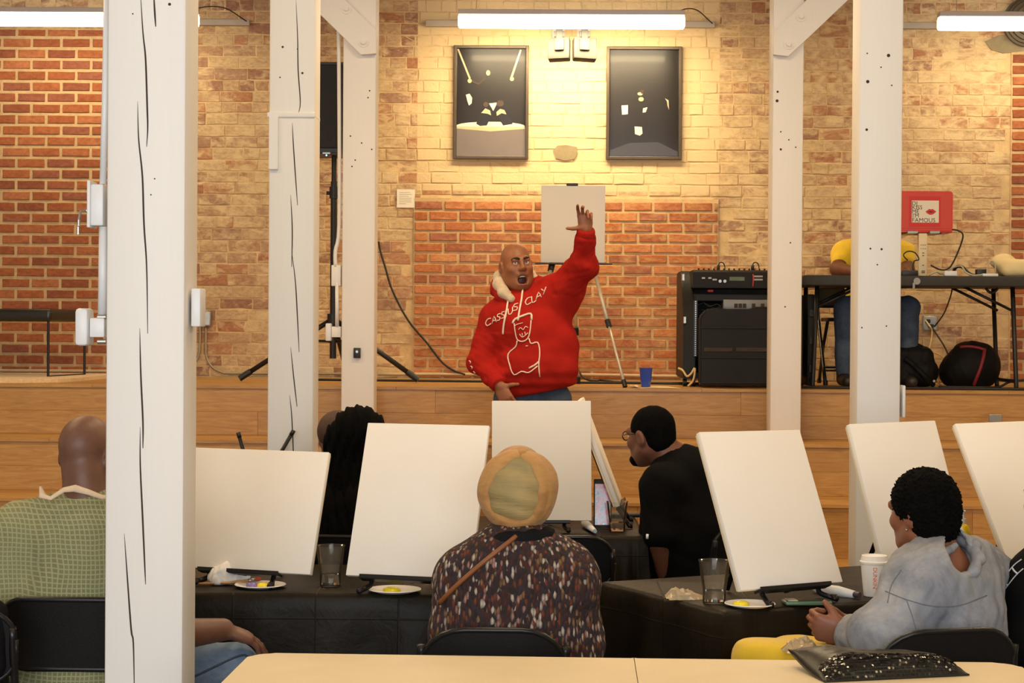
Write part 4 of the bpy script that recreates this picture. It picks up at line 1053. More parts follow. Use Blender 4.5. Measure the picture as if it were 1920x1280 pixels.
def ribbon(name, F, pts, wd, m, parent, off=.002, n=6, thick=.003):
    bv = bvh_of(F); P = [onto(bv, x, y, off) for x, y in spline([(x, y, 0) for x, y in pts], n) for x, y in [(x, y)]] if False else [onto(bv, q[0], q[1], off) for q in spline([(x, y, 0) for x, y in pts], n)]
    P = [p for p in P if p is not None]
    if len(P) < 2: return None
    bm = BM(); tube(bm, P, wd, 8); return obj(name, bm, m, parent, True)
ribbon('stripe', F, [(1846, 655), (1843, 672), (1838, 690), (1831, 708), (1826, 721)], .012, m_bagred, bag)
ribbon('zip_flap', F, [(1800, 651), (1815, 650), (1832, 652), (1846, 656)], .010, m_bagred, bag)
bm = BM(); tube(bm, [W(1808, 652, Yk - .02), W(1820, 643, Yk - .03), W(1832, 645, Yk - .02), W(1843, 652, Yk - .02)], .016, 8, 5); obj('top_handle', bm, m_bag, t, True)
t = thing('backpack', 'slouching black backpack with a strap, left of the red-striped one', 'backpack', (W(1715, 700, 12.7)[0], 12.7, STZ))
Yk = 12.70; a, b = W(1668, 724, Yk), W(1756, 650, Yk); cx = (a[0] + b[0]) / 2
F = Field((a[0] - .1, Yk - .26, STZ - .03), (b[0] + .06, Yk + .2, b[2] + .06), .007)
F.rbox((cx - .02, Yk, STZ + .13), (.135, .12, .125), .05, k=.03); F.ell((cx + .05, Yk - .02, STZ + .10), (.105, .15, .10), k=.05); F.ell((cx - .02, Yk, STZ + .24), (.12, .08, .035), k=.03)
F.disp(folds(.009, 20, 12)); F.cut((0, 0, STZ + .002), (0, 0, -1), .02)
bag2 = F.mesh('bag_body', m_bag, t)
ribbon('shoulder_strap', F, [(1696, 672), (1712, 684), (1727, 698), (1740, 712), (1748, 720)], .018, m_bag, bag2, .006)
bm = BM(); q = W(1751, 714, 12.53); cyl(bm, q, q + np.array([0, -.01, 0]), .008); obj('buckle', bm, m_steel, bag2)
bm = BM(); tube(bm, [W(1712, 654, 12.68), W(1718, 646, 12.66), W(1727, 649, 12.66), W(1735, 654, 12.68)], .011, 8, 4); obj('top_handle', bm, m_bag, t, True)

# ---------------------------------------------------------------- audience tables under black plastic cloths
def cloth_mat():
    t = NT('black_plastic_cloth'); p = t.objco()
    br = t.n('ShaderNodeTexBrick', offset=0.0); br.inputs['Scale'].default_value = 1; br.inputs['Brick Width'].default_value = .27; br.inputs['Row Height'].default_value = .2; br.inputs['Mortar Size'].default_value = .004; br.inputs['Mortar Smooth'].default_value = 1
    t.l(t.mapping(p, (1, 1, 1), (PI / 2, 0, 0)), br.inputs['Vector'])
    t.base(t.ramp(t.noise(7, p), [(.3, lin(27, 22, 16)), (.7, lin(36, 30, 22))]))
    t.b.inputs['Roughness'].default_value = .42; t.b.inputs['Specular IOR Level'].default_value = .10
    h = t.math('ADD', t.noise(7, p, 5, .62, .5), t.math('MULTIPLY', br.outputs['Fac'], .16)); t.bump(h, .42, .014); return t.m
m_cloth = cloth_mat()
m_tablegrey = mat('grey_table_plastic', lin(170, 166, 158), .5, .05, 20)
CZ = .742
def cloth_table(label, clabel, c, yaw, L, Dp, seed):
    """c: front left corner; a folding table with its plastic cloth"""
    r = random.Random(seed); e1 = np.array([math.cos(yaw), math.sin(yaw), 0]); e2 = np.array([-math.sin(yaw), math.cos(yaw), 0]); c = np.array([c[0], c[1], 0.0])
    mid = c + e1 * L / 2 + e2 * Dp / 2; R = Matrix.Rotation(yaw, 3, 'Z')
    t = thing('folding_table', label, 'table', (mid[0], mid[1], 0), 'tables under black plastic')
    bm = BM(); box(bm, (mid[0], mid[1], .712), (L - .02, Dp - .02, .04), R, bev=.008); obj('tabletop', bm, m_tablegrey, t)
    for u in (.14, .86):
        for v in (.12, .88):
            q = c + e1 * L * u + e2 * Dp * v; bm = BM(); tube(bm, [(q[0], q[1], .695), (q[0], q[1], .001)], .014, 8); obj('leg', bm, m_blk_metal, t, True)
    per = []
    def edge(a, b, n):
        for k in range(n): per.append(a + (b - a) * k / n)
    P0, P1, P2, P3 = c, c + e1 * L, c + e1 * L + e2 * Dp, c + e2 * Dp
    edge(P0, P1, 90); edge(P1, P2, 36); edge(P2, P3, 90); edge(P3, P0, 36)
    n = len(per); cum = np.arange(n) * 2 * PI / n
    ph = [(r.randint(5, 26), r.random() * 6.28, r.random()) for _ in range(9)]
    bm = BM(); rows = []
    zs = [CZ, CZ - .004, CZ - .016, CZ - .06, CZ - .14, CZ - .24, CZ - .36, CZ - .48, CZ - .60, .06]
    for j, z in enumerate(zs):
        ring = []
        for i in range(n):
            p = per[i]; d = p - mid; u, v = d @ e1, d @ e2
            nx, ny = (u / (L / 2)), (v / (Dp / 2)); out = e1 * np.sign(nx) * max(0, abs(nx) - .93) / .07 + e2 * np.sign(ny) * max(0, abs(ny) - .86) / .14
            ln = np.linalg.norm(out); out = out / ln if ln > 0 else out
            f = max(0, (CZ - z)) ; wv = sum(w * math.sin(k * cum[i] + a + f * 2.5) for k, a, w in ph) / 3
            corner = 1 if (abs(nx) > .9 and abs(ny) > .8) else 0
            off = .006 + f * .05 + wv * .045 * min(1, f * 2.2) + (corner * f * .10)
            if j == 0: off = -.012
            if j == 1: off = .0
            q = p + out * off; ring.append(bm.verts.new((q[0], q[1], z)))
        rows.append(ring)
    for a, b in zip(rows, rows[1:]):
        for i in range(n): bm.faces.new((a[i], a[(i + 1) % n], b[(i + 1) % n], b[i]))
    bm.faces.new(rows[0])
    o = obj('tablecloth', bm, m_cloth, None, auto=60)
    tag(o, clabel, 'tablecloth', 'black plastic tablecloths'); return e1, e2
EA = cloth_table('folding table hidden under black plastic, in front of the man in green', 'black plastic tablecloth left of the woman in the head wrap, folds hanging', (-2.02, 6.235), math.radians(.8), 2.06, .76, 1)
EB = cloth_table('folding table hidden under black plastic, by the person in the denim jacket', 'black plastic tablecloth right of the woman in the head wrap, its corner towards the camera', (.575, 5.93), math.radians(28), 1.9, .76, 2)
EC = cloth_table('folding table hidden under black plastic, back row', 'black plastic tablecloth in the back row under the upright canvas', (-.46, 8.04), math.radians(.5), .91, .80, 3)

# ---------------------------------------------------------------- blank canvases on table easels
m_easel = mat('black_easel_metal', lin(24, 22, 22), .4, .1, 20, spec=.3)
def canvas_easel(v, label, elabel, hang=.0, eas=True, ledge=.30):
    x, y, z, yaw, tl_, ro, h, w = v
    s = np.array([math.cos(yaw), math.sin(yaw), 0]); n = np.array([-math.sin(yaw), math.cos(yaw), 0])
    up = np.array([0, 0, math.cos(tl_)]) + n * math.sin(tl_); s2 = s * math.cos(ro) + up * math.sin(ro); up2 = up * math.cos(ro) - s * math.sin(ro)
    bk = np.cross(s2, up2); bk = bk if bk @ n > 0 else -bk
    b = np.array([x, y, z]); R = Matrix((s2, bk, up2)).transposed(); T = .020
    t = thing('canvas', label, 'canvas', b, 'blank canvases on the tables')
    c = b + up2 * h / 2 + bk * T / 2
    bm = BM(); box(bm, c, (w, T, h), R, bev=.003); obj('stretched_cloth', bm, m_canvas, t, auto=40)
    bm = BM()
    for u, vv, su, sv in ((0, h / 2 - .022, w - .01, .036), (0, -h / 2 + .022, w - .01, .036), (w / 2 - .022, 0, .036, h - .01), (-w / 2 + .022, 0, .036, h - .01)):
        box(bm, c + s2 * u + up2 * vv + bk * .0125, (su, .012, sv), R)
    obj('stretcher_bars', bm, bpy.data.materials['cream_stand_plastic'], t)
    if eas:
        e = thing('table_easel', elabel, 'easel', (b[0], b[1], CZ), 'black table easels')
        L = ledge; bm = BM(); box(bm, b - up2 * .0075 + bk * .004, (L, .034, .009), R, bev=.002); obj('ledge', bm, m_easel, e)
        bm = BM(); box(bm, b - bk * .0155 - up2 * .004, (L, .004, .012), R); obj('ledge_lip', bm, m_easel, e)
        top = b + up2 * h * .86 + bk * .034
        bm = BM(); tube(bm, [b + bk * .034 - up2 * .01, top], .011, 8); obj('mast', bm, m_easel, e, True)
        for sg in (-1, 1):
            f = b + s * sg * L * .46 - n * .040; f[2] = CZ + .012; a = b + s2 * sg * L * .40 + bk * .02 - up2 * .012
            bm = BM(); tube(bm, [a, a - n * .012 + np.array([0, 0, -.012]), f], .0085, 8, 3); o = obj('leg', bm, m_easel, e, True)
            bm = BM(); tube(bm, [f + np.array([0, 0, .012]), f, f - n * .014], .0105, 8); obj('rubber_foot', bm, m_easel, o, True)
        f = b + n * (.22 + .1) + bk * .0; f[2] = CZ + .008; bm = BM(); tube(bm, [b + up2 * h * .62 + bk * .045, f], .009, 8); obj('rear_leg', bm, m_easel, e, True)
    return b, s, n, up2, bk, s2
canvas_easel((-1.0017, 6.4117, .7933, -.3176, .3405, -.005, .4209, .5176), 'wide blank canvas emerging from behind the big left post', 'black table easel under the wide canvas beside the big post')
canvas_easel((-.4268, 6.2371, .7967, -.2445, .4021, -.0022, .5334, .4271), 'tall blank canvas left of the woman in the head wrap', 'black table easel under the tall canvas left of the head wrap', ledge=.32)
canvas_easel((.0125, 8.1628, .791, .0446, .1476, .0046, .5127, .4255), 'upright blank canvas in the back row, below the presenter', 'black table easel under the upright back-row canvas', ledge=.24)
canvas_easel((.81, 6.1129, .7979, .6131, .4174, -.0087, .5292, .4334), 'tilted blank canvas in front of the man in black', 'black table easel under the canvas in front of the man in black', ledge=.30)
canvas_easel((1.3652, 6.7192, .7821, .5787, .3485, .0102, .535, .4163), 'tilted blank canvas behind the curly-haired person\'s head', 'black table easel under the canvas behind the curly head')
canvas_easel((1.8362, 6.8501, .7976, .4813, .5378, .0142, .5596, .4221), 'blank canvas cut off by the right edge of the picture', 'black table easel under the rightmost canvas')
q0, q1 = W(1165, 942, 8.42), W(1092, 748, 8.42)
hh = math.hypot(q1[0] - q0[0], q1[2] - q0[2])
canvas_easel((q0[0], 8.47, q0[2], math.radians(86.5), math.atan2(q0[0] - q1[0], q1[2] - q0[2]), 0, hh, .42), 'blank canvas seen edge-on, facing the man in black', 'black table easel under the edge-on canvas')

# a few easel tips of another row showing above the wide canvas
t = thing('table_easel', 'empty black easel whose two top tips show above the wide canvas', 'easel', (W(490, 900, 8.6)[0], 8.6, CZ))
for a, b, c in (((447, 812), (466, 880), 8.45), ((550, 808), (505, 885), 8.45)):
    bm = BM(); p, q = W(*a, c), W(*b, c); d = (q - p) / np.linalg.norm(q - p); e = q + d * .2
    k = (CZ + .012 - p[2]) / d[2]; e = p + d * k
    tube(bm, [p, e], .0085, 8); o = obj('leg', bm, m_easel, t, True); bm = BM(); tube(bm, [p - d * .004, p + d * .02], .0098, 8); obj('rubber_tip', bm, m_black_pl, o, True)
bm = BM(); q0_, q1_ = W(466, 880, 8.45), W(505, 885, 8.45); tube(bm, [q0_, q1_], .009, 8); obj('crossbar', bm, m_easel, t, True)

# ---------------------------------------------------------------- cups, plates, small things on the tables
def glass_mat(name, c, ior=1.45):
    t = NT(name); t.b.inputs['Base Color'].default_value = c; t.b.inputs['Roughness'].default_value = .03; t.b.inputs['Transmission Weight'].default_value = 1; t.b.inputs['IOR'].default_value = ior; return t.m
def clear_mat(name, tint, fres, rough, body=0.0, bcol=(1, 1, 1, 1)):
    t = NT(name); N = t.t.nodes; out = N['Material Output']
    tr = t.n('ShaderNodeBsdfTransparent'); tr.inputs[0].default_value = tint; gl = t.n('ShaderNodeBsdfGlossy'); gl.inputs['Roughness'].default_value = rough; gl.inputs[0].default_value = (1, .97, .93, 1)
    lw = t.n('ShaderNodeLayerWeight'); lw.inputs[0].default_value = fres; m1 = t.n('ShaderNodeMixShader'); t.l(lw.outputs['Fresnel'], m1.inputs[0]); t.l(tr.outputs[0], m1.inputs[1]); t.l(gl.outputs[0], m1.inputs[2])
    df = t.n('ShaderNodeBsdfTranslucent'); d2 = t.n('ShaderNodeBsdfDiffuse'); d2.inputs[0].default_value = bcol; m2 = t.n('ShaderNodeMixShader'); m2.inputs[0].default_value = body; t.l(m1.outputs[0], m2.inputs[1]); t.l(d2.outputs[0], m2.inputs[2]); t.l(m2.outputs[0], out.inputs['Surface']); return t.m
m_cup = clear_mat('clear_plastic', (.985, .975, .96, 1), .16, .05, .03, lin(230, 214, 186)); m_water = glass_mat('water', (.97, .94, .88, 1), 1.20)
def clear_cup(label, x, Y, hpx, dtop, z=CZ):
    q = W(x, 1000, Y); c = (q[0], Y, z + .001); P = Y / FPX; h = hpx * P; r1 = dtop * P / 2; r0 = r1 * .72
    t = thing('plastic_cup', label, 'cup', c, 'clear plastic cups')
    bm = BM(); pr = [(r0 * .98, 0), (r0, .004), (r0 * 1.03, h * .3), (r0 * 1.05, h * .31), (r1 * .97, h * .97), (r1 * 1.02, h * .985), (r1 * 1.02, h), (r1 * .965, h), (r1 * .95, h * .96), (r0 * 1.02, h * .312), (r0 * .98, h * .3), (r0 * .96, .006), (.001, .006)]
    rg = lathe(bm, pr, c, 32); capring(bm, rg[0]); capring(bm, rg[-1]); obj('cup_wall', bm, m_cup, t, auto=40)
    bm = BM(); rg = lathe(bm, [(r0 * .945, .0065), (r0 * .965, h * .29)], c, 32); capring(bm, rg[0]); capring(bm, rg[-1]); obj('water', bm, m_water, t, auto=40)
Pu = Wz
clear_cup('clear plastic cup of water between the two left canvases', 620, float(Wz(620, 1098, CZ)[1]), 76, 55)
clear_cup('clear plastic cup of water left of the tilted canvas on the right table', 1340, float(Wz(1340, 1130, CZ)[1]), 80, 60)
clear_cup('clear plastic cup of water in front of the man in black', 1157, float(Wz(1157, 995, CZ)[1]), 55, 41)
m_foam = mat('white_foam', lin(238, 234, 228), .6, .02, 10)
def paint(nm, c): return mat(nm, c, .25, .08, 40, coat=.4)
m_py, m_pp = paint('yellow_paint', lin(240, 214, 40)), paint('violet_paint', lin(128, 110, 170))
def plate(label, x0, x1, yc, blobs):
    c = Wz((x0 + x1) / 2, yc, CZ); r = (W(x1, yc, c[1])[0] - W(x0, yc, c[1])[0]) / 2
    t = thing('plate', label, 'plate', (c[0], c[1], CZ), 'foam plates with paint')
    bm = BM(); rg = lathe(bm, [(.001, .001), (r * .68, .001), (r * .78, .004), (r * .97, .009), (r, .0105), (r * .985, .0125), (r * .76, .007), (r * .67, .0045), (.001, .0045)], (c[0], c[1], CZ), 36)
    obj('dish', bm, m_foam, t, auto=50)
    for i, (dx, dy, rr, m) in enumerate(blobs):
        bm = BM(); rg = lathe(bm, [(rr, 0), (rr * .9, .009), (rr * .5, .014), (.001, .015)], (c[0] + dx * r, c[1] + dy * r, CZ + .0045), 14); bmesh.ops.scale(bm, vec=(1.5, 1, 1), space=Matrix.Translation((-(c[0] + dx * r), -(c[1] + dy * r), 0)), verts=bm.verts[:]); obj('paint_blob', bm, m, t, True)
plate('white foam plate with violet and yellow paint beside the crumpled napkin', 440, 536, 1101, [(-.3, -.15, .014, m_pp), (.15, -.15, .016, m_py)])
plate('white foam plate with pale yellow paint under the tall left canvas', 690, 790, 1110, [(-.1, -.1, .02, m_py)])
plate('white foam plate with yellow paint in front of the tilted right canvas', 1358, 1454, 1137, [(-.35, 0, .018, m_py)])
def wad(label, F, m, cat, name, group=None):
    return tag(F.mesh(name, m), label, cat, group)
m_nap = mat('white_tissue', lin(236, 232, 226), .9, .03, 20, .2, 60)
c = Wz(422, 1096, CZ); F = Field(c + np.array([-.09, -.08, -.01]), c + np.array([.11, .1, .12]), .004)
F.ell(c + np.array([-.015, 0, .03]), (.042, .04, .038), k=.02); F.ell(c + np.array([.01, .01, .05]), (.016, .02, .022), k=.02); F.cap(c + np.array([.02, 0, .022]), c + np.array([.07, .02, .026]), .018, .014, k=.02)
F.disp(folds(.007, 60, 2)); F.cut((0, 0, CZ + .001), (0, 0, -1), .01)
wad('crumpled white napkin beside the big post', F, m_nap, 'napkin', 'napkin')
m_brushw = mat('brush_wood', lin(190, 140, 84), .5, .1, 20); m_brist = mat('brush_bristle', lin(176, 72, 34), .7, .15, 60)
t = thing('paint_brush', 'wooden paint brush with orange bristles behind the plate by the post', 'brush', Wz(470, 1086, CZ))
bm = BM(); tube(bm, [Wz(372, 1094, CZ + .006), Wz(430, 1092, CZ + .012), Wz(466, 1088, CZ + .016)], .0045, 8); obj('handle', bm, m_brushw, t, True)
bm = BM(); tube(bm, [Wz(466, 1088, CZ + .016), Wz(478, 1086, CZ + .017)], .006, 8); obj('ferrule', bm, m_steel, t, True)
bm = BM(); tube(bm, [Wz(477, 1086, CZ + .017), Wz(484, 1085, CZ + .018), Wz(490, 1084.5, CZ + .018)], [.006, .008, .003], 8); obj('bristles', bm, m_brist, t, True)
m_film = clear_mat('crinkled_clear_film', (.94, .91, .85, 1), .18, .2, .32, lin(222, 206, 176))
def film(name, label, cat, c, sx, sy, hz, seed, lean=0):
    r = random.Random(seed); nx, ny = 11, 8; bm = BM(); G_ = []
    for j in range(ny + 1):
        row = []
        for i in range(nx + 1):
            u, v = i / nx - .5, j / ny - .5; e = max(0, 1 - (2 * u) ** 2) * max(0, 1 - (2 * v) ** 2)
            row.append((c[0] + u * sx * (1 - .35 * abs(v)) + (r.random() - .5) * sx * .08, c[1] + v * sy * (1 - .5 * max(0, u)) + (r.random() - .5) * sy * .08, c[2] + .002 + hz * (e ** .7 * (.7 + .5 * r.random()) * (1 - lean * (u + .2)))))
        G_.append(row)
    T = [[bm.verts.new(p) for p in row] for row in G_]
    for j in range(ny):
        for i in range(nx):
            a_, b_, c_, d_ = T[j][i], T[j][i + 1], T[j + 1][i + 1], T[j + 1][i]
            if r.random() < .5: bm.faces.new((a_, b_, c_)); bm.faces.new((a_, c_, d_))
            else: bm.faces.new((a_, b_, d_)); bm.faces.new((b_, c_, d_))
    ex = bmesh.ops.extrude_face_region(bm, geom=bm.faces[:]); bmesh.ops.translate(bm, vec=(0, 0, -.0012), verts=[q for q in ex['geom'] if isinstance(q, bmesh.types.BMVert)])
    return tag(obj(name, bm, m_film), label, cat)
film('plastic_bag', 'crumpled clear plastic bag left of the cup on the right table', 'plastic bag', Wz(1284, 1120, CZ), .13, .13, .034, 4, .9)
# green phone
m_green = mat('green_phone_case', lin(70, 104, 84), .3, .05, 10, coat=.4)
c = Wz(1512, 1133, CZ); t = thing('phone', 'dark green phone lying flat near the edge of the right table', 'phone', (c[0], c[1], CZ))
R = Matrix.Rotation(math.radians(6), 3, 'Z'); bm = BM(); box(bm, (c[0], c[1], CZ + .008), (.150, .076, .012), R, bev=.005, seg=3); obj('case', bm, m_green, t, auto=50)
bm = BM(); box(bm, (c[0] + .02, c[1] + .004, CZ + .0145), (.10, .06, .002), R); obj('screen', bm, m_black_pl, t)
bm = BM(); box(bm, (c[0] - .048, c[1], CZ + .015), (.032, .05, .003), R, bev=.001); obj('camera_plate', bm, m_graywire, t)
# white tube with dark cap
t = thing('paint_tube', 'white squeezed paint tube with a dark cap behind the right easel leg', 'tube', Wz(1560, 1110, CZ))
p, q = Wz(1524, 1102, CZ + .014), Wz(1602, 1114, CZ + .012); bm = BM(); d = (q - p) / np.linalg.norm(q - p)
tube(bm, [p - d * .002, p + d * .03, p + (q - p) * .6, q], [.006, .018, .020, .012], 14); obj('tube_body', bm, m_wplastic, t, True)
bm = BM(); cyl(bm, q - d * .001, q + d * .022, .010); obj('cap', bm, mat('dark_cap', lin(70, 62, 70), .4, .1, 10), t, auto=50)
t = thing('glue_bottle', 'small white bottle lying beside the black easel leg, back row', 'bottle', Wz(1108, 988, CZ))
p, q = Wz(1099, 982, CZ + .018), Wz(1115, 995, CZ + .018); d = (q - p) / np.linalg.norm(q - p); bm = BM(); tube(bm, [p - d * .05, p, p + d * .03, q], [.016, .018, .018, .009], 14); obj('bottle_body', bm, m_wplastic, t, True)
bm = BM(); cyl(bm, q, q + d * .015, .008); obj('nozzle', bm, mat('pale_blue_cap', lin(150, 176, 176), .4, .05, 10), t, auto=50)
# lidded coffee cup
cy = float(Wz(1640, 1117, CZ)[1]); c = (float(W(1639, 1100, cy)[0]), cy, CZ + .001); P = cy / FPX
t = thing('coffee_cup', 'white lidded coffee cup with orange lettering, left of the denim jacket', 'cup', c)
h = 62 * P; bm = BM(); rg = lathe(bm, [(19 * P, 0), (19.5 * P, .002), (25.5 * P, h)], c, 32); capring(bm, rg[0]); capring(bm, rg[-1]); o = obj('cup_wall', bm, m_foam, t, auto=40)
bm = BM(); rg = lathe(bm, [(26 * P, h - .004), (27.5 * P, h), (27.5 * P, h + .005), (25.5 * P, h + .007), (23.5 * P, h + .024), (22 * P, h + .025), (21 * P, h + .019), (.001, h + .019)], c, 32); obj('lid', bm, m_foam, t, auto=40)
m_or = mat('orange_ink', lin(236, 108, 40), .6, .03, 8)
def cupfn(u, v, d):
    z = h * .90 - u; rr = (19.5 + 6 * z / h) * P + .0006 + d; a = -PI / 2 - .12 + (v - .006) / rr; return (c[0] + rr * math.cos(a), c[1] + rr * math.sin(a), c[2] + z)
bm = BM(); textmesh(bm, "DUNKIN'", .0185, cupfn, .0003, 'LEFT', 0, .95); obj('lettering', bm, m_or, o)
# yellow pump bottle
Yb_ = 7.35; c = W(1806, 1010, Yb_); c = (c[0], Yb_, CZ - .0)
Yb_ = 7.12; zb_ = CZ + .001; x = float(W(1806, 985, Yb_)[0])
t = thing('pump_bottle', 'yellow pump bottle between two canvases at the right', 'bottle', (x, Yb_, zb_))
ztop = float(W(1806, 958, Yb_)[2]); z1 = float(W(1806, 981, Yb_)[2])
bm = BM(); rg = lathe(bm, [(.026, 0), (.028, .004), (.028, (z1 - zb_) * .75), (.022, (z1 - zb_) * .92), (.010, z1 - zb_)], (x, Yb_, zb_), 24); capring(bm, rg[0]); capring(bm, rg[-1]); obj('bottle_body', bm, mat('yellow_plastic', lin(238, 200, 20), .3, .05, 8), t, auto=50)
bm = BM(); cyl(bm, (x, Yb_, z1), (x, Yb_, z1 + .018), .011); cyl(bm, (x, Yb_, z1 + .018), (x, Yb_, ztop), .004); box(bm, (x - .008, Yb_, ztop), (.034, .012, .008), bev=.003); obj('pump', bm, m_wplastic, t, auto=50)
# phone propped up in the back row, showing a lit picture
t = thing('phone', 'upright phone with a lit picture, propped beside the edge-on canvas', 'phone', W(1128, 968, 8.36))
a, b = W(1113, 968, 8.36), W(1147, 898, 8.36); cx = (a[0] + b[0]) / 2; zz = CZ + .001; R = Matrix.Rotation(math.radians(-8), 3, 'X')
hgt = b[2] - zz; bm = BM(); box(bm, (cx, 8.36, zz + hgt / 2), (b[0] - a[0], .012, hgt), R, bev=.004); obj('case', bm, m_black_pl, t, auto=50)
sm = NT('phone_screen'); pp = sm.objco(); cc = sm.ramp(sm.noise(26, sm.mapping(pp, (1, 1, .8)), 3, .6), [(.3, lin(40, 46, 58)), (.45, lin(110, 112, 120)), (.55, lin(140, 60, 56)), (.62, lin(70, 80, 96)), (.75, lin(190, 200, 214))])
sm.base(cc); sm.l(cc, sm.b.inputs['Emission Color']); sm.b.inputs['Emission Strength'].default_value = .5; sm.b.inputs['Roughness'].default_value = .15
bm = BM(); box(bm, (cx, 8.3535, zz + hgt / 2 - .004), ((b[0] - a[0]) * .86, .002, hgt * .84), R); obj('screen', bm, sm.m, t)
c = Wz(1178, 970, CZ); bm = BM(); box(bm, (c[0] - .01, c[1], CZ + .012), (.15, .06, .018), bev=.006); tag(obj('glasses_case', bm, m_black_pl, None, auto=50), 'flat black case on the table behind the back-row cup', 'case')

# ---------------------------------------------------------------- white folding table in the foreground
m_beige = mat('almond_tabletop', lin(224, 205, 168), .45, .03, 8, .12, 180)
t = thing('folding_table', 'almond-coloured folding table nearest the camera, with a centre seam', 'table', (.235, 4.72, 0))
x0, x1, yb, yf = -.775, 1.255, 5.10, 4.34; xs = .247; rot = math.radians(-1.2); R3 = Matrix.Rotation(rot, 3, 'Z'); mid = Vector((.235, 4.72, 0))
def tp(x, y, z): return mid + R3 @ (Vector((x, y, 0)) - Vector((mid.x, mid.y, 0))) + Vector((0, 0, z))
for xa2, xb2, sgn in ((x0, xs - .001, -1), (xs + .001, x1, 1)):
    w_, d_ = xb2 - xa2, yb - yf; o2 = []
    rr = rrect(w_, d_, .065, 6)
    pts = []
    for u, v in rr:
        if sgn * u < -w_ / 2 + .066: u = -sgn * w_ / 2     # square at the seam
        pts.append((u, v))
    pts2 = [p for i, p in enumerate(pts) if i == 0 or abs(p[0] - pts[i - 1][0]) + abs(p[1] - pts[i - 1][1]) > 1e-5]
    bm = BM(); prism(bm, pts2, lambda u, v, q: tp((xa2 + xb2) / 2 + u, (yf + yb) / 2 + v, .74 + q), -.045, 0)
    bmesh.ops.bevel(bm, geom=[e for e in bm.edges if abs(e.verts[0].co.z - .74) < 1e-4 and abs(e.verts[1].co.z - .74) < 1e-4], offset=.008, segments=3, affect='EDGES')
    obj('top_leaf', bm, m_beige, t, auto=40)
for x in (x0 + .2, x1 - .2):
    for y in (yf + .1, yb - .1):
        bm = BM(); tube(bm, [tp(x, y, .697), tp(x, y, .001)], .014, 8); obj('leg', bm, m_grey_metal, t, True)
    bm = BM(); tube(bm, [tp(x, yf + .1, .1), tp(x, yb - .1, .1)], .012, 8); obj('leg_stretcher', bm, m_grey_metal, t, True)
# black sequinned pouch
def sequin_mat():
    t = NT('black_sequin'); p = t.objco(); v = t.n('ShaderNodeTexVoronoi'); v.inputs['Scale'].default_value = 150; t.l(p, v.inputs['Vector'])
    t.base(t.ramp(v.outputs['Color'], [(0, lin(20, 18, 16)), (1, lin(54, 48, 40))])); t.b.inputs['Roughness'].default_value = .22; t.b.inputs['Specular IOR Level'].default_value = .8; t.b.inputs['Coat Weight'].default_value = .4
    t.bump(v.outputs['Distance'], .9, .004); return t.m
m_seq = sequin_mat(); m_satin = mat('black_satin', lin(34, 32, 26), .36, .12, 8, .3, 30, spec=.4)
t = thing('pouch', 'glossy black sequinned pouch lying on the almond table', 'bag', Wz(1650, 1262, .76))
z0 = .741
cA, cB = Wz(1546, 1279, z0), Wz(1818, 1266, z0); cD = W(1478, 1216, 5.0); cC = W(1772, 1240, 4.98); cC[2] = z0; zD = float(cD[2]); cD[2] = z0
nu, nv = 56, 30; wr = folds(.0045, 26, 6)
def ptop(u, v):
    p = (cA * (1 - u) + cB * u) * (1 - v) + (cD * (1 - u) + cC * u) * v
    e = (1 - abs(2 * u - 1) ** 5) * (1 - abs(2 * v - 1) ** 4); lift = (zD - z0) * max(0, 1 - u * 2.6) ** 1.5 * min(1, v * 1.15) ** 2
    h = .056 * e * (1 - .35 * u * v) + lift * .9 + .004
    return np.array([p[0], p[1], z0 + h + e * float(wr(p[0], p[1], h * 6 + v))])
bm = BM(); T = [[bm.verts.new(ptop(i / nu, j / nv)) for i in range(nu + 1)] for j in range(nv + 1)]
def pbot(u, v): q = ptop(u, v); q[2] = z0 + max(0, (zD - z0) * max(0, 1 - u * 2.6) ** 1.5 * v ** 2 * .9) ; return q
B_ = [[bm.verts.new(pbot(i / nu, j / nv)) for i in range(nu + 1)] for j in range(nv + 1)]
for j in range(nv):
    for i in range(nu):
        bm.faces.new((T[j][i], T[j][i + 1], T[j + 1][i + 1], T[j + 1][i])); bm.faces.new((B_[j][i], B_[j + 1][i], B_[j + 1][i + 1], B_[j][i + 1]))
for i in range(nu): bm.faces.new((T[0][i], B_[0][i], B_[0][i + 1], T[0][i + 1])); bm.faces.new((T[nv][i], T[nv][i + 1], B_[nv][i + 1], B_[nv][i]))
for j in range(nv): bm.faces.new((T[j][0], T[j + 1][0], B_[j + 1][0], B_[j][0])); bm.faces.new((T[j][nu], B_[j][nu], B_[j + 1][nu], T[j + 1][nu]))
body = obj('pouch_body', bm, m_satin, t, True)
bm = BM(); rs = random.Random(5)
for j in range(12):
    for i in range(64):
        u = .03 + .90 * (i + .5 * (j % 2)) / 64; v = .012 + .30 * (j / 12) ** 1.0
        p = ptop(u, v); du = ptop(u + .01, v) - p; dv = ptop(u, v + .01) - p; nn = Vector(np.cross(du, dv)).normalized()
        nn = (nn + Vector((rs.gauss(0, .16), rs.gauss(0, .16), rs.gauss(0, .16)))).normalized(); uu = nn.orthogonal().normalized(); ww = nn.cross(uu)
        bm.faces.new([bm.verts.new(Vector(p) + nn * .0016 + (uu * math.cos(a_) + ww * math.sin(a_)) * .0036) for a_ in (0, 1.05, 2.09, 3.14, 4.19, 5.24)])
o = obj('sequins', bm, mat('sequin_disc', lin(44, 40, 36), .16, .2, 60, spec=.9, metal=.5), body); o['kind'] = 'stuff'

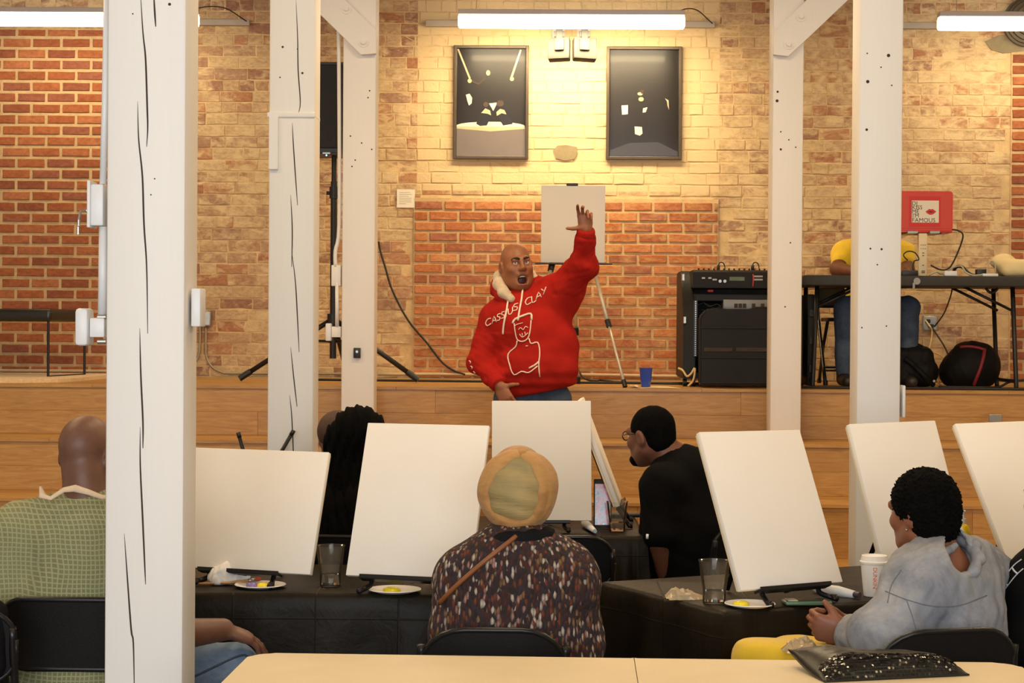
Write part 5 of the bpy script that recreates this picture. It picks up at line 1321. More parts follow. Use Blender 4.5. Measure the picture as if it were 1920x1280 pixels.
# ---------------------------------------------------------------- steel folding chairs
m_chairp = mat('black_chair_panel', lin(18, 16, 15), .45, .1, 10, .12, 140, spec=.25)
m_chairt = mat('black_chair_tube', lin(20, 18, 18), .32, .1, 20, spec=.35)
def chair(label, x, y, yaw, top=.80, group='black folding chairs', rc=.085, zf=0.0, w=.43, ph=.21):
    """yaw: the way the sitter faces (radians, 0 = +X)"""
    n = np.array([math.cos(yaw), math.sin(yaw), 0]); s = np.array([n[1], -n[0], 0]); c = np.array([x, y, zf])
    t = thing('folding_chair', label, 'chair', (x, y, zf), group)
    def G(u, v, z): return c + s * u + n * v + np.array([0, 0, z])
    bk = lambda z: -.20 - .06 * (z - .45) / .35       # backwards lean of the back frame
    pts = rrect(w, ph, rc, 6); bm = BM(); zc = top - ph / 2
    def bf(u, v, q): return G(u, bk(zc + v) + q - .035 * (1 - (u / (w / 2)) ** 2), zc + v)
    prism(bm, pts, bf, -.006, .006)
    bmesh.ops.triangulate(bm, faces=[f for f in bm.faces if len(f.verts) > 4])
    bk_o = obj('backrest', bm, m_chairp, t, auto=40)
    bm = BM(); tube(bm, [bf(u, v, 0) for u, v in pts + pts[:1]], .009, 8); obj('back_rim', bm, m_chairt, bk_o, True)
    bm = BM(); prism(bm, rrect(.39, .38, .06, 5), lambda u, v, q: G(u, v + .01, .44 + q), -.012, .012); obj('seat', bm, m_chairp, t, auto=40)
    for sg in (-1, 1):
        u = sg * (w / 2 - .008)
        bm = BM(); tube(bm, [G(u, bk(top - .05), top - .05), G(u, bk(.62), .62), G(u, -.16, .44), G(u, .18, .012)], .0125, 8, 4); o = obj('front_leg', bm, m_chairt, t, True)
        bm = BM(); cyl(bm, G(u, .18, .03), G(u, .185, .001), .016); obj('rubber_foot', bm, m_black_pl, o, auto=50)
        u2 = sg * (w / 2 - .032); bm = BM(); tube(bm, [G(u2, .10, .43), G(u2, -.10, .25), G(u2, -.27, .012)], .0115, 8); o = obj('rear_leg', bm, m_chairt, t, True)
        bm = BM(); cyl(bm, G(u2, -.265, .03), G(u2, -.272, .001), .015); obj('rubber_foot', bm, m_black_pl, o, auto=50)
    bm = BM(); tube(bm, [G(-w / 2 + .01, .12, .12), G(w / 2 - .01, .12, .12)], .009, 8); obj('stretcher', bm, m_chairt, t, True)
    bm = BM(); tube(bm, [G(-w / 2 + .034, -.23, .09), G(w / 2 - .034, -.23, .09)], .009, 8); obj('stretcher', bm, m_chairt, t, True)
    return t
def chx(px, Y): return float(W(px, 1100, Y)[0])
UP = PI / 2
# ---------------------------------------------------------------- people
def nrm(v): v = np.array(v, float); return v / np.linalg.norm(v)
def skin_mat(name, c):
    t = NT(name); p = t.objco(); d = tuple(v * .82 for v in c[:3]) + (1,); e = tuple(min(1, v * 1.12) for v in c[:3]) + (1,)
    t.base(t.ramp(t.noise(16, p, 5, .6), [(.3, d), (.7, e)])); t.b.inputs['Roughness'].default_value = .48; t.b.inputs['Specular IOR Level'].default_value = .42
    t.b.inputs['Subsurface Weight'].default_value = .08; t.b.inputs['Subsurface Scale'].default_value = .008; t.b.inputs['Subsurface Radius'].default_value = (1, .4, .25)
    t.bump(t.noise(140, p, 2), .12, .001); return t.m
def head_R(fwd, up=(0, 0, 1)):
    f = nrm(fwd); u = np.array(up, float); r = nrm(np.cross(f, u)); u = np.cross(r, f); return np.array([r, f, u]).T      # columns right, forward, up
def head(F, c, R, neck, s=1.0, mouth=0.0, k=.02, nr=.058):
    c = np.array(c, float); L = lambda x, y, z: c + R @ (np.array([x, y, z]) * s)
    E_ = lambda p, r, k=.02, op=1: F.ell(L(*p), np.array(r) * s, R, k, op)
    E_((0, -.012, .030), (.077, .097, .088), .01); E_((0, .028, -.030), (.066, .070, .088), .03)
    E_((0, .056, -.090 - mouth * .016), (.040, .036, .032), .035)
    for sx in (-1, 1):
        F.cap(L(sx * .056, .0, -.058), L(sx * .022, .062, -.096 - mouth * .008), .024 * s, .02 * s, .03)
        E_((sx * .043, .066, -.026), (.025, .024, .022), .025)
        E_((sx * .031, .101, .006), (.018, .012, .0115), .012, -1)
        E_((sx * .031, .0845, .0140), (.0150, .0138, .0072), .003); E_((sx * .031, .0845, -.0055), (.0145, .0130, .0066), .003)
        E_((sx * .012, .106, -.030), (.0105, .011, .0095), .008)
        e = R @ np.array([[1, 0, 0], [0, .94, -.34], [0, .34, .94]]).T
        F.ell(L(sx * .083, -.012, -.008), np.array([.0115, .022, .034]) * s, e, .008); F.ell(L(sx * .0935, -.006, -.006), np.array([.008, .010, .018]) * s, e, .008, -1)
    F.cap(L(-.036, .090, .026), L(.036, .090, .026), .012 * s, k=.016)
    F.cap(L(0, .095, .016), L(0, .117, -.024), .0085 * s, .0125 * s, .014)
    mo = mouth
    F.cap(L(-.020, .094, -.056), L(.020, .094, -.056), .0085 * s, k=.012); F.cap(L(-.017, .090 - mo * .006, -.070 - mo * .036), L(.017, .090 - mo * .006, -.070 - mo * .036), .0100 * s, k=.012)
    if mo > 0: E_((0, .100, -.066 - mo * .018), (.027, .046, .006 + mo * .020), .005, -1)
    else: F.cap(L(-.022, .104, -.062), L(.022, .104, -.062), .0028 * s, k=.003, op=-1)
    F.cap(L(0, -.028, -.045), np.array(neck), nr * s, nr * 1.08 * s, .035)
    return L
def hand(F, w, d, pn, th, curls, spread=.0, thumb=(.75, .25), s=1.0, k=.006):
    """w wrist, d direction of the fingers, pn palm normal, th thumb side"""
    d, pn = nrm(d), np.array(pn, float); pn = nrm(pn - d * (pn @ d)); th = np.array(th, float); th = nrm(th - d * (th @ d) - pn * (th @ pn)); w = np.array(w, float)
    offs = (.031, .0105, -.0105, -.030); lens = ((.043, .026, .021), (.047, .030, .022), (.043, .028, .021), (.034, .021, .018)); kl = (.088, .092, .087, .078)
    F.ell(w + d * .048 * s, np.array([.050, .040, .0165]) * s, np.array([d, th, pn]).T, .012)
    for i in range(4):
        kn = w + d * kl[i] * s + th * offs[i] * s
        F.cap(w + th * offs[i] * .45 * s, kn, .0145 * s, .0118 * s, k=.012)
        a = math.radians(curls[i]); sp = spread * offs[i] / .03; p = kn; ang = 0
        for j, l in enumerate(lens[i]):
            ang += a * (1, 1.15, .7)[j]
            v = nrm(d * math.cos(ang) + pn * math.sin(ang) + th * sp * (math.cos(ang)))
            q = p + v * l * s; r0 = (.0100, .0090, .0082)[j] * s * (.88 if i == 3 else 1); F.cap(p, q, r0, r0 * .9, k=.004 if j == 0 else .003); p = q
    b = w + d * .022 * s + th * .026 * s; v = nrm(d * (1 - thumb[0]) + th * thumb[0] + pn * thumb[1] * .5); m = b + v * .046 * s
    F.cap(w + d * .016 * s, b, .017 * s, .015 * s, .012); F.cap(b, m, .0135 * s, .0112 * s, k=.010)
    v2 = nrm(v + d * .15 + pn * thumb[1] * .6); F.cap(m, m + v2 * .032 * s, .0108 * s, .0085 * s, k=.004)

def seat(x, y, psi, sh=.20, seat_z=.46, th=.50, lean=.02, hd=.175, zf=0.0, spread=.09, tl=.40):
    n = np.array([math.cos(psi), math.sin(psi), 0]); s = np.array([n[1], -n[0], 0]); z = np.array([0, 0, 1.0])
    J = dict(n=n, s=s); P = np.array([x, y, zf + seat_z + .10]); J['pelvis'] = P
    J['chest'] = P + z * (th * .62) + n * lean * .6; J['neck'] = P + z * th + n * lean; J['head'] = J['neck'] + z * hd + n * .03
    for k, sg in (('R', 1), ('L', -1)):
        J['sh' + k] = J['neck'] - z * .055 + s * sg * sh; J['el' + k] = J['sh' + k] - z * .27 + s * sg * .045 + n * .03; J['wr' + k] = J['el' + k] + n * .21 - s * sg * .06 + z * .02
        J['hip' + k] = P + s * sg * .095 - z * .015; J['kn' + k] = J['hip' + k] + n * tl + s * sg * spread * .4; J['kn' + k][2] = zf + .50; J['an' + k] = J['kn' + k] * np.array([1, 1, 0]) + np.array([0, 0, zf + .085]) + n * .03
    J['zf'] = zf; return J
def torso(F, J, o=0.0, w=1.0, f=.66, belly=0.0, k=.05, sh_r=.058):
    n = J['n']; P, C, N = J['pelvis'], J['chest'], J['neck']
    F.fcap(P, P * .4 + C * .6, (.155 + belly * .4) * w + o, (.150 + belly) * w + o, n, f + (belly * 1.2), k)
    F.fcap(P * .35 + C * .65, C + (N - C) * .25, (.150 + belly * .5) * w + o, .165 * w + o, n, f, k)
    for q in 'LR':
        F.cap(N + (C - N) * .30, J['sh' + q], .078 * w + o, sh_r * w + o, k=.05); F.cap(N + np.array([0, 0, -.005]), J['sh' + q], .048 + o * .6, .050 * w + o * .9, k=.04)
        F.fcap(C + (N - C) * .1, J['sh' + q] * .7 + C * .3, .10 * w + o, .075 * w + o, n, .75, k=.05)
def arm(F, J, q, o=0.0, w=1.0, fore=True, k=.025, t=1.0):
    F.cap(J['sh' + q], J['el' + q], .053 * w + o, .042 * w + o, k=k)
    if fore: F.cap(J['el' + q], J['el' + q] + (J['wr' + q] - J['el' + q]) * t, .043 * w + o, (.043 + (.029 - .043) * t) * w + o, k=k)
def legs(F, J, o=0.0, w=1.0, k=.04, low=True):
    F.ell(J['pelvis'] - np.array([0, 0, .01]), np.array([.165 * w + o, .12 * w + o, .105 * w + o]), np.array([J['s'], J['n'], [0, 0, 1]]).T, k)
    for q in 'LR':
        F.cap(J['hip' + q], J['kn' + q], .088 * w + o, .060 * w + o, k=k)
        if low: F.cap(J['kn' + q], J['an' + q], .058 * w + o, .042 * w + o, k=.02)
def feet(F, J, o=0.0, k=.015):
    for q in 'LR':
        a = J['an' + q]; z = J['zf']; n = J.get('fn', J['n']); F.cap(np.array([*(a - n * .03)[:2], z + .036 + o]), np.array([*(a + n * .15)[:2], z + .030 + o]), .034 + o, .028 + o, k=k); F.cap(a, np.array([*a[:2], z + .05]), .040 + o, .036 + o, k=k)
def bounds(J, pad=.2, extra=()):
    P = np.array([v for k, v in J.items() if isinstance(v, np.ndarray) and k not in ('n', 's', 'fn')] + list(extra)); lo, hi = P.min(0) - pad, P.max(0) + pad; lo[2] = max(lo[2], J['zf'] - .01); return lo, hi
def shoes(J, root, m):
    for q in 'LR':
        a = J['an' + q]; F = Field(a - np.array([.26, .26, .12]), a + np.array([.26, .26, .08]), .009); J2 = dict(J)
        n = J.get('fn', J['n']); z = J['zf']
        F.cap(np.array([*(a - n * .035)[:2], z + .045]), np.array([*(a + n * .16)[:2], z + .036]), .044, .037, k=.01); F.cap(a, np.array([*a[:2], z + .06]), .050, .045, k=.02); F.cut((0, 0, z + .004), (0, 0, -1)); F.cut((0, 0, z + .115), (0, 0, 1)); F.mesh('shoe', m, root)
m_eyew = mat('eye_white', lin(222, 214, 204), .2, .02, 8, coat=.5); m_iris = mat('dark_iris', lin(34, 22, 16), .15, .05, 8, coat=.6)
def eyes(L, R, root, s=1.0, look=(0, 1, 0)):
    for sx in (-1, 1):
        c = L(sx * .031, .0862, .0045); bm = BM(); bmesh.ops.create_uvsphere(bm, u_segments=16, v_segments=12, radius=.0122 * s); g = nrm(R @ nrm(look))
        for f in bm.faces: f.material_index = 1 if np.array(f.calc_center_median()) @ g > .0106 * s else 0
        bmesh.ops.translate(bm, vec=vec(c), verts=bm.verts[:]); obj('eye', bm, [m_eyew, m_iris], root, True)
m_shoe = mat('dark_shoe', lin(40, 34, 30), .5, .1, 10)
def cloth(name, c, var=.12, scale=8, rough=.85, bump=.25, bs=220, sheen=.2): return mat(name, c, rough, var, scale, bump, bs, sheen=sheen)
def denim_mat(name, c1, c2, c3):
    t = NT(name); p = t.objco(); a = t.noise(7, p, 6, .7, .5); b = t.noise(60, p, 3, .6)
    c = t.ramp(a, [(.3, c1), (.5, c2), (.7, c3)]); c = t.mix(t.math('MULTIPLY', b, .3), c, c1); t.base(c)
    t.b.inputs['Roughness'].default_value = .9; t.bump(t.noise(260, t.mapping(p, (1, 1, .4)), 2), .3, .002); return t.m
m_jeans = denim_mat('blue_jeans', lin(84, 104, 132), lin(120, 140, 164), lin(146, 162, 182))
m_jeans_d = denim_mat('dark_jeans', lin(48, 58, 74), lin(66, 78, 96), lin(84, 96, 112))
m_black = mat('black_cotton', lin(13, 12, 12), .9, .2, 8, .25, 220, spec=.10)
m_hair = mat('black_hair', lin(9, 8, 7), .85, .3, 30, .5, 90, spec=.06)

def finish_body(F, J, sk, root): return F.mesh('body', sk, root)

# ======== the presenter in the red hoodie
def presenter():
    Y = 10.62
    J = dict(zf=SZ[0], n=nrm((.12, -1, 0)), s=nrm((-1, -.12, 0)))
    g = lambda x, y, dy=0: W(x, y, Y + dy)
    J.update(pelvis=g(1000, 742, .03), chest=g(982, 634), neck=g(966, 566, .03), head=g(968, 497, -.02), shR=g(926, 600), shL=g(1040, 556, -.02), elR=g(903, 680, -.05), wrR=g(936, 722, -.19), elL=g(1093, 498, -.16), wrL=g(1099, 430, -.26))
    for q, dx in (('R', -.11), ('L', .11)):
        J['hip' + q] = J['pelvis'] + np.array([dx, 0, -.03]); J['kn' + q] = np.array([J['pelvis'][0] + dx * 1.25, Y + .0, SZ[0] + .49]); J['an' + q] = np.array([J['pelvis'][0] + dx * 1.35, Y + .07, SZ[0] + .085])
    sk = skin_mat('presenter_skin', lin(150, 94, 62))
    root = thing('person', 'shouting bald man in a red hoodie, one arm raised, standing before the platform', 'person', (J['pelvis'][0], Y, SZ[0]))
    lo, hi = bounds(J, .17, [g(1085, 380, -.3)]); F = Field(lo, hi, .0046)
    R = head_R((.30, -.94, .06), (-.09, 0, 1)); L = head(F, J['head'], R, J['neck'] + np.array([0, .01, .03]), 1.04, 1.0, nr=.066)
    F.ell(J['head'] + R @ np.array([0, .01, -.088]), (.074, .072, .052), R, .04); F.ell(J['head'] + R @ np.array([0, .022, -.045]), (.071, .068, .06), R, .03); F.ell(L(0, .100, -.087), (.0275, .050, .0235), R, .010, -1)
    torso(F, J, -.012, 1.12, .7, .02); legs(F, J, -.014, 1.05); feet(F, J)
    for q in 'LR': arm(F, J, q, -.002)
    hand(F, J['wrL'] + np.array([0, 0, -.01]), (-.10, -.12, 1), (.12, -1, -.12), (-1, 0, 0), (24, 34, 56, 60), .16, (1.0, .05), .98)
    # thumb side reaches out to the picture's left
    hand(F, J['wrR'], (.46, -.25, -.84), (.35, .90, -.1), (.85, -.25, .45), (22, 26, 30, 34), .05, (.75, .1), .98)
    finish_body(F, J, sk, root)
    eyes(L, R, root, 1.04, (.35, 1, .1))
    # mouth, teeth, brows, stubble
    m_mouth = mat('mouth_interior', lin(64, 16, 14), .5, .1, 20); m_lip = mat('lip', lin(140, 76, 62), .45, .1, 20)
    bm = BM(); bmesh.ops.create_uvsphere(bm, u_segments=16, v_segments=10, radius=1); bmesh.ops.transform(bm, matrix=Matrix.Translation(vec(L(0, .066, -.088))) @ Matrix(R.tolist()).to_4x4() @ Matrix.Diagonal((.032, .018, .031, 1)), verts=bm.verts[:]); obj('mouth', bm, m_mouth, root, True)
    bm = BM(); tube(bm, [L(-.016, .0875, -.0700), L(-.006, .0925, -.0680), L(.006, .0925, -.0680), L(.016, .0875, -.0700)], .0034, 8); obj('teeth', bm, m_eyew, root, True)
    bm = BM(); tube(bm, [L(-.019, .087, -.108), L(-.009, .094, -.1125), L(.009, .094, -.1125), L(.019, .087, -.108)], .0062, 8, 4); obj('lower_lip', bm, m_lip, root, True)
    m_brow = mat('dark_brow', lin(44, 26, 18), .8, .2, 80)
    for sx in (-1, 1):
        bm = BM(); tube(bm, [L(sx * .012, .1045, .024), L(sx * .026, .104, .030), L(sx * .042, .094, .029), L(sx * .051, .084, .022)], [.0060, .0068, .006, .0025], 8, 1); obj('eyebrow', bm, m_brow, root, True)
    # hoodie
    m_red = NT('red_fleece'); t = m_red; p = t.objco(); t.base(t.ramp(t.noise(5, p, 4), [(.3, lin(158, 26, 18)), (.7, lin(172, 32, 22))])); t.b.inputs['Roughness'].default_value = .85; t.b.inputs['Specular IOR Level'].default_value = .15
    t.bump(t.noise(240, p, 2), .25, .002); m_red = t.m
    F = Field(J['pelvis'] - np.array([.5, .42, .10]), g(1125, 415, .0) + np.array([.1, .32, .05]), .0058)
    n = J['n']; hem = g(1003, 733, .0)
    F.fcap(g(985, 606), hem, .205, .212, n, .70, .06); F.ell(g(1008, 688, -.055), (.218, .17, .17), None, .06); F.ell(g(1020, 640, -.03), (.19, .15, .15), None, .06); F.ell(g(985, 610, -.03), (.215, .15, .15), None, .06)
    F.cap(g(962, 582, .0), J['shR'], .10, .082, .06); F.cap(g(975, 578), J['shL'], .10, .098, .06); F.cap(g(1030, 590), g(1062, 548, -.03), .11, .10, .06)
    F.cap(J['shR'], J['elR'], .086, .074, .03); F.cap(J['elR'], J['wrR'] + (J['elR'] - J['wrR']) * .30, .073, .055, .03)
    F.cap(J['shL'], J['elL'], .110, .076, .05); F.cap(J['elL'], J['wrL'] + (J['elL'] - J['wrL']) * .27, .072, .056, .04)
    F.cap(J['neck'] - np.array([0, 0, .03]), J['neck'] + np.array([0, 0, .03]), .088, .080, .03)
    F.disp(folds(.0085, 15, 3, (1, .6, .5))); F.disp(folds(.005, 34, 9, (.8, 1, 1)), J['elR'] - .16, J['elR'] + .16); F.disp(folds(.006, 30, 5), J['elL'] - .16, J['elL'] + .16)
    # bunching above the waist band
    F.disp(lambda X, Y_, Z: .006 * np.sin((Z - hem[2]) * 95) * np.exp(-np.abs(Z - hem[2] - .03) / .06) + 0 * X + 0 * Y_)
    a, b = g(925, 751), g(1082, 722); dn = np.array([(b[2] - a[2]), 0, -(b[0] - a[0])]); F.cut(a * .5 + b * .5, dn, .02)
    dw = nrm(J['wrR'] - J['elR']); 
    F.cap(J['neck'] + np.array([0, 0, -.035]), J['neck'] + np.array([0, -.02, .09]), .066, .072, k=.01, op=-1)
    hood = F.mesh('hoodie', m_red, root); HB = bvh_of(F)
    for q, r in (('R', .050), ('L', .052)):
        d = nrm(J['wr' + q] - J['el' + q]); b = J['wr' + q] + d * .002; bm = BM(); tube(bm, [b - d * .055, b - d * .045, b - d * .01, b], [r * .96, r * 1.02, r * .96, r * .86], 18); obj('cuff', bm, m_red, hood, True)
    # lined hood lying round the neck
    m_lining = cloth('grey_marl_lining', lin(206, 184, 154), .12, 40)
    F2 = Field(g(915, 572, -.22), g(1022, 490, .26), .0052)
    F2.chain([g(958, 560, -.125), g(944, 548, -.10), g(936, 532, -.03), g(938, 520, .06), g(962, 512, .13), g(992, 515, .11), g(1003, 520, .03)], [.020, .030, .034, .036, .042, .034, .022], .02); F2.disp(folds(.004, 50, 4))
    F2.cap(J['neck'] + np.array([0, 0, -.08]), J['head'], .062, .07, .01, -1)
    F2.mesh('hood_lining', m_lining, hood)
    F3 = Field(g(915, 580, -.22), g(1025, 490, .30), .0052)
    F3.chain([g(960, 568, -.12), g(940, 558, -.08), g(930, 542, .02), g(938, 528, .13), g(965, 522, .20), g(998, 526, .14), g(1009, 530, .04), g(1003, 546, -.06), g(986, 562, -.12)], [.018, .03, .036, .044, .05, .042, .036, .030, .018], .02); F3.cap(J['neck'] + np.array([0, -.02, -.10]), J['head'], .074, .085, .01, -1); F3.disp(folds(.004, 40, 2))
    F3.mesh('hood', m_red, hood)
    m_white = mat('white_print', lin(236, 214, 192), .8, .03, 20)
    def stroke(bm, pts, r=.0036, n=3, off=.0022):
        P = [onto(HB, q[0], q[1], off) for q in spline([(x, y, 0) for x, y in pts], n)]; P = [p for p in P if p is not None]
        if len(P) > 1: tube(bm, P, r, 6)
    for pts, r in (([(957, 548), (953, 566), (949, 590), (945, 612), (944, 626)], .0055), ([(980, 544), (978, 562), (974, 582), (971, 601)], .0055)):
        bm = BM(); stroke(bm, pts, r, 5, .006); obj('drawstring', bm, m_white, hood, True)
    # hand-lettered words across the chest
    GL = {'C': [[(1, .1), (.4, 0), (0, .45), (.3, 1), (1, .9)]], 'A': [[(0, 1), (.5, 0), (1, 1)], [(.2, .65), (.8, .65)]], 'S': [[(1, .1), (.3, 0), (.15, .35), (.8, .6), (.7, 1), (0, .9)]], 'I': [[(.5, 0), (.5, 1)]], 'U': [[(0, 0), (.1, .85), (.6, 1), (1, .7), (1, 0)]], 'L': [[(0, 0), (.1, 1), (.9, .95)]], 'Y': [[(0, 0), (.5, .45)], [(1, 0), (.4, 1)]]}
    bm = BM()
    word = [('C', 911, 600, 10), ('A', 923, 595, 8), ('S', 932, 590, 7), ('S', 940, 586, 7), ('I', 947, 583, 5), ('U', 953, 579, 8), ('S', 962, 572, 10), ('C', 985, 561, 11), ('L', 997, 556, 9), ('A', 1005, 550, 10), ('Y', 1015, 542, 9)]
    for ch, x, y, w in word:
        for st in GL[ch]: stroke(bm, [(x + u * w, y + v * 12 - u * w * .45) for u, v in st], .003, 2)
    obj('lettering', bm, m_white, hood, True)
    bm = BM()
    for pts, r in (([(961, 606), (966, 598), (980, 592), (995, 588), (997, 600)], .006), ([(964, 606), (966, 622), (970, 636), (980, 640), (990, 634), (994, 620), (996, 600)], .0034), ([(972, 618), (976, 614), (981, 618), (985, 612), (990, 614)], .0022), ([(974, 626), (980, 632), (990, 624)], .0022), ([(979, 624), (980, 632)], .0022), ([(984, 622), (986, 629)], .0022), ([(964, 612), (969, 608), (980, 605)], .0022),
                   ([(970, 638), (967, 650), (953, 664), (956, 684), (964, 702), (978, 696), (992, 698), (1008, 686)], .0036), ([(992, 634), (996, 644), (1008, 642), (1012, 660), (1010, 684), (1012, 706)], .0036), ([(992, 690), (1003, 684), (1010, 678)], .005), ([(986, 649), (990, 648)], .003)):
        stroke(bm, pts, r, 3)
    obj('line_drawing', bm, m_white, hood, True)
    bm = BM()
    for x, y in ((887, 601), (884, 608), (882, 636), (880, 644), (879, 650), (880, 676), (883, 686), (888, 696), (893, 704)): stroke(bm, [(x, y), (x + 3, y + 2), (x + 2, y + 5)], .003, 2)
    obj('sleeve_print', bm, m_white, hood, True)
    # jeans
    F = Field(J['pelvis'] - np.array([.42, .30, .95]), J['pelvis'] + np.array([.42, .30, .14]), .009)
    legs(F, J, .010, 1.12); F.disp(folds(.006, 18, 6)); F.cut((0, 0, SZ[0] + .06), (0, 0, -1)); F.cut(J['pelvis'] + np.array([0, 0, .09]), (0, 0, 1)); F.mesh('jeans', m_jeans_d, root); shoes(J, root, m_shoe)
presenter()

# ======== man in the green checked shirt, behind the big post
def plaid():
    t = NT('green_check'); p = t.objco(); sx = t.n('ShaderNodeSeparateXYZ'); w = t.n('ShaderNodeVectorMath', operation='ADD'); nz = t.n('ShaderNodeTexNoise'); nz.inputs['Scale'].default_value = 5; t.l(p, nz.inputs['Vector'])
    sc = t.n('ShaderNodeVectorMath', operation='SCALE'); t.l(nz.outputs['Color'], sc.inputs[0]); sc.inputs['Scale'].default_value = .03; t.l(p, w.inputs[0]); t.l(sc.outputs[0], w.inputs[1]); t.l(w.outputs[0], sx.inputs[0])
    def line(o): f = t.math('FRACT', t.math('MULTIPLY', o, 1 / .0142)); return t.math('LESS_THAN', f, .26)
    l = t.math('MAXIMUM', line(t.math('ADD', sx.outputs[0], t.math('MULTIPLY', sx.outputs[1], .7))), line(sx.outputs[2]))
    c = t.mix(l, t.ramp(t.noise(6, p), [(.3, lin(116, 114, 78)), (.7, lin(130, 126, 90))]), lin(152, 154, 114)); t.base(c); t.b.inputs['Roughness'].default_value = .9; t.bump(t.noise(200, p), .2, .002); return t.m
def man_green():
    J = seat(chx(160, 5.83), 5.83, UP, .215, .47, .53, .03, .18, tl=.34); g = W
    J['neck'] = g(166, 950, 5.84); J['chest'] = J['pelvis'] * .4 + J['neck'] * .6; J['head'] = g(166, 850, 5.87)
    J['shL'] = g(42, 1000, 5.84); J['shR'] = g(292, 998, 5.84); J['elL'] = g(-10, 1150, 5.78); J['wrL'] = J['elL'] + np.array([.10, .22, -.02]); J['elR'] = g(322, 1190, 5.70); J['wrR'] = g(418, 1180, 5.87)
    J['knR'] = g(440, 1250, 5.98); J['anR'] = J['knR'] * np.array([1, 1, 0]) + np.array([.03, .06, .085])
    sk = skin_mat('man_green_skin', lin(112, 76, 58))
    root = thing('person', 'bald man in a green checked shirt seated at left, half behind the post', 'person', (J['pelvis'][0], 5.83, 0))
    lo, hi = bounds(J, .15); F = Field(lo, hi, .0058)
    R = head_R((.35, .94, .02)); L = head(F, J['head'], R, J['neck'], 1.0, nr=.064); torso(F, J, -.012, 1.12, .68, .02); legs(F, J, -.012); feet(F, J)
    F.cap(J['head'] + np.array([0, -.055, -.07]), J['neck'] + np.array([0, -.03, .03]), .055, .06, .03)
    arm(F, J, 'L'); arm(F, J, 'R', .004, 1.06)
    hand(F, J['wrR'], (.72, .40, -.30), (-.25, .10, -1), (-.45, .85, .1), (16, 18, 20, 24), .06, (.55, .2), 1.05); hand(F, J['wrL'], (.2, 1, -.1), (0, 0, -1), (1, 0, 0), (30, 30, 30, 30), s=1)
    finish_body(F, J, sk, root); eyes(L, R, root)
    m = plaid(); F = Field(J['pelvis'] - np.array([.52, .32, .20]), np.array([J['shR'][0] + .2, 6.2, J['neck'][2] + .14]), .0072)
    torso(F, J, .016, 1.16, .70, .02); F.ell(J['pelvis'] + np.array([0, -.01, .0]), (.215, .165, .17), None, .05)
    for q in 'LR': F.cap(J['sh' + q], J['sh' + q] + (J['el' + q] - J['sh' + q]) * .93, .085, .072, .05)
    F.disp(folds(.008, 13, 2, (1, 1, 1.2)))
    F.cap(J['neck'] + np.array([0, -.01, -.06]), J['neck'] + np.array([0, .01, .16]), .066, .07, .01, -1)
    sh = F.mesh('shirt', m, root)
    bm = BM(); ring = []
    def collar(zlo, zhi, r0, r1, c, tilt=0, a0=0, a1=360, seg=26):
        bm = BM(); rows = []
        for (z, r) in ((zlo, r0), ((zlo + zhi) / 2, (r0 + r1) / 2 + .003), (zhi, r1), (zhi - .002, r1 - .006), (zlo, r0 - .006)):
            rows.append([bm.verts.new(vec(c + np.array([r * math.cos(math.radians(a0 + (a1 - a0) * k / seg)), r * .92 * math.sin(math.radians(a0 + (a1 - a0) * k / seg)), z + tilt * math.sin(math.radians(a0 + (a1 - a0) * k / seg))]))) for k in range(seg + 1)])
        for p, q in zip(rows, rows[1:]):
            for k in range(seg): bm.faces.new((p[k], p[k + 1], q[k + 1], q[k]))
        return bm
    obj('shirt_collar', collar(-.020, .036, .116, .092, J['neck'] + np.array([0, -.018, -.006]), .012), m, sh, True)
    # apron ties / tissue showing above the collar
    m_t = cloth('cream_apron_tie', lin(214, 190, 160), .1, 30); bm = BM(); c = J['neck'] + np.array([0, -.012, .012])
    tube(bm, [g(76, 912, 5.76), g(80, 930, 5.74), g(95, 934, 5.74), g(120, 918, 5.745), g(140, 915, 5.74), g(165, 922, 5.74), g(192, 932, 5.745), g(220, 930, 5.76)], [.004, .013, .008, .010, .013, .010, .008, .004], 8, 1, .5); obj('neck_tie', bm, m_t, root, True)
    F = Field(J['pelvis'] - np.array([.36, .32, .56]), J['knR'] + np.array([.2, .66, .22]), .008); legs(F, J, .012, 1.08); F.disp(folds(.006, 20, 7)); F.cut((0, 0, .06), (0, 0, -1)); F.cut(J['pelvis'] + np.array([0, 0, .09]), (0, 0, 1))
    je = F.mesh('jeans', m_jeans, root); bv = bvh_of(F); bm = BM(); P = [onto(bv, x, y, .001) for x, y in ((362, 1268), (385, 1258), (410, 1246), (436, 1234), (458, 1228), (470, 1236))]; P = [p for p in P if p is not None]
    if len(P) > 2: tube(bm, P, .0035, 6, 3); obj('seam', bm, m_jeans_d, je, True)
    shoes(J, root, m_shoe)
    chair('black folding chair under the man in the green checked shirt', float(J['pelvis'][0]), 5.90, UP, .805)
man_green()

# ======== woman in the tan head wrap
def knit():
    t = NT('speckled_knit'); p = t.objco(); v = t.n('ShaderNodeTexVoronoi'); v.inputs['Scale'].default_value = 1; v.inputs['Randomness'].default_value = .9; t.l(t.mapping(p, (122, 88, 50)), v.inputs['Vector'])
    h = t.n('ShaderNodeSeparateColor'); t.l(v.outputs['Color'], h.inputs[0])
    c = t.ramp(h.outputs[0], [(0, lin(38, 30, 36)), (.20, lin(74, 34, 24)), (.36, lin(48, 40, 52)), (.50, lin(120, 58, 30)), (.60, lin(60, 30, 26)), (.68, lin(138, 104, 66)), (.75, lin(200, 186, 170)), (.87, lin(34, 26, 28)), (.93, lin(170, 128, 116))], 'CONSTANT')
    f = t.math('MULTIPLY', v.outputs['Distance'], 1.1, True); c = t.mix(f, c, lin(44, 32, 32)); t.base(c); t.b.inputs['Roughness'].default_value = .95; t.bump(t.math('SUBTRACT', 1.0, v.outputs['Distance']), .7, .008); return t.m
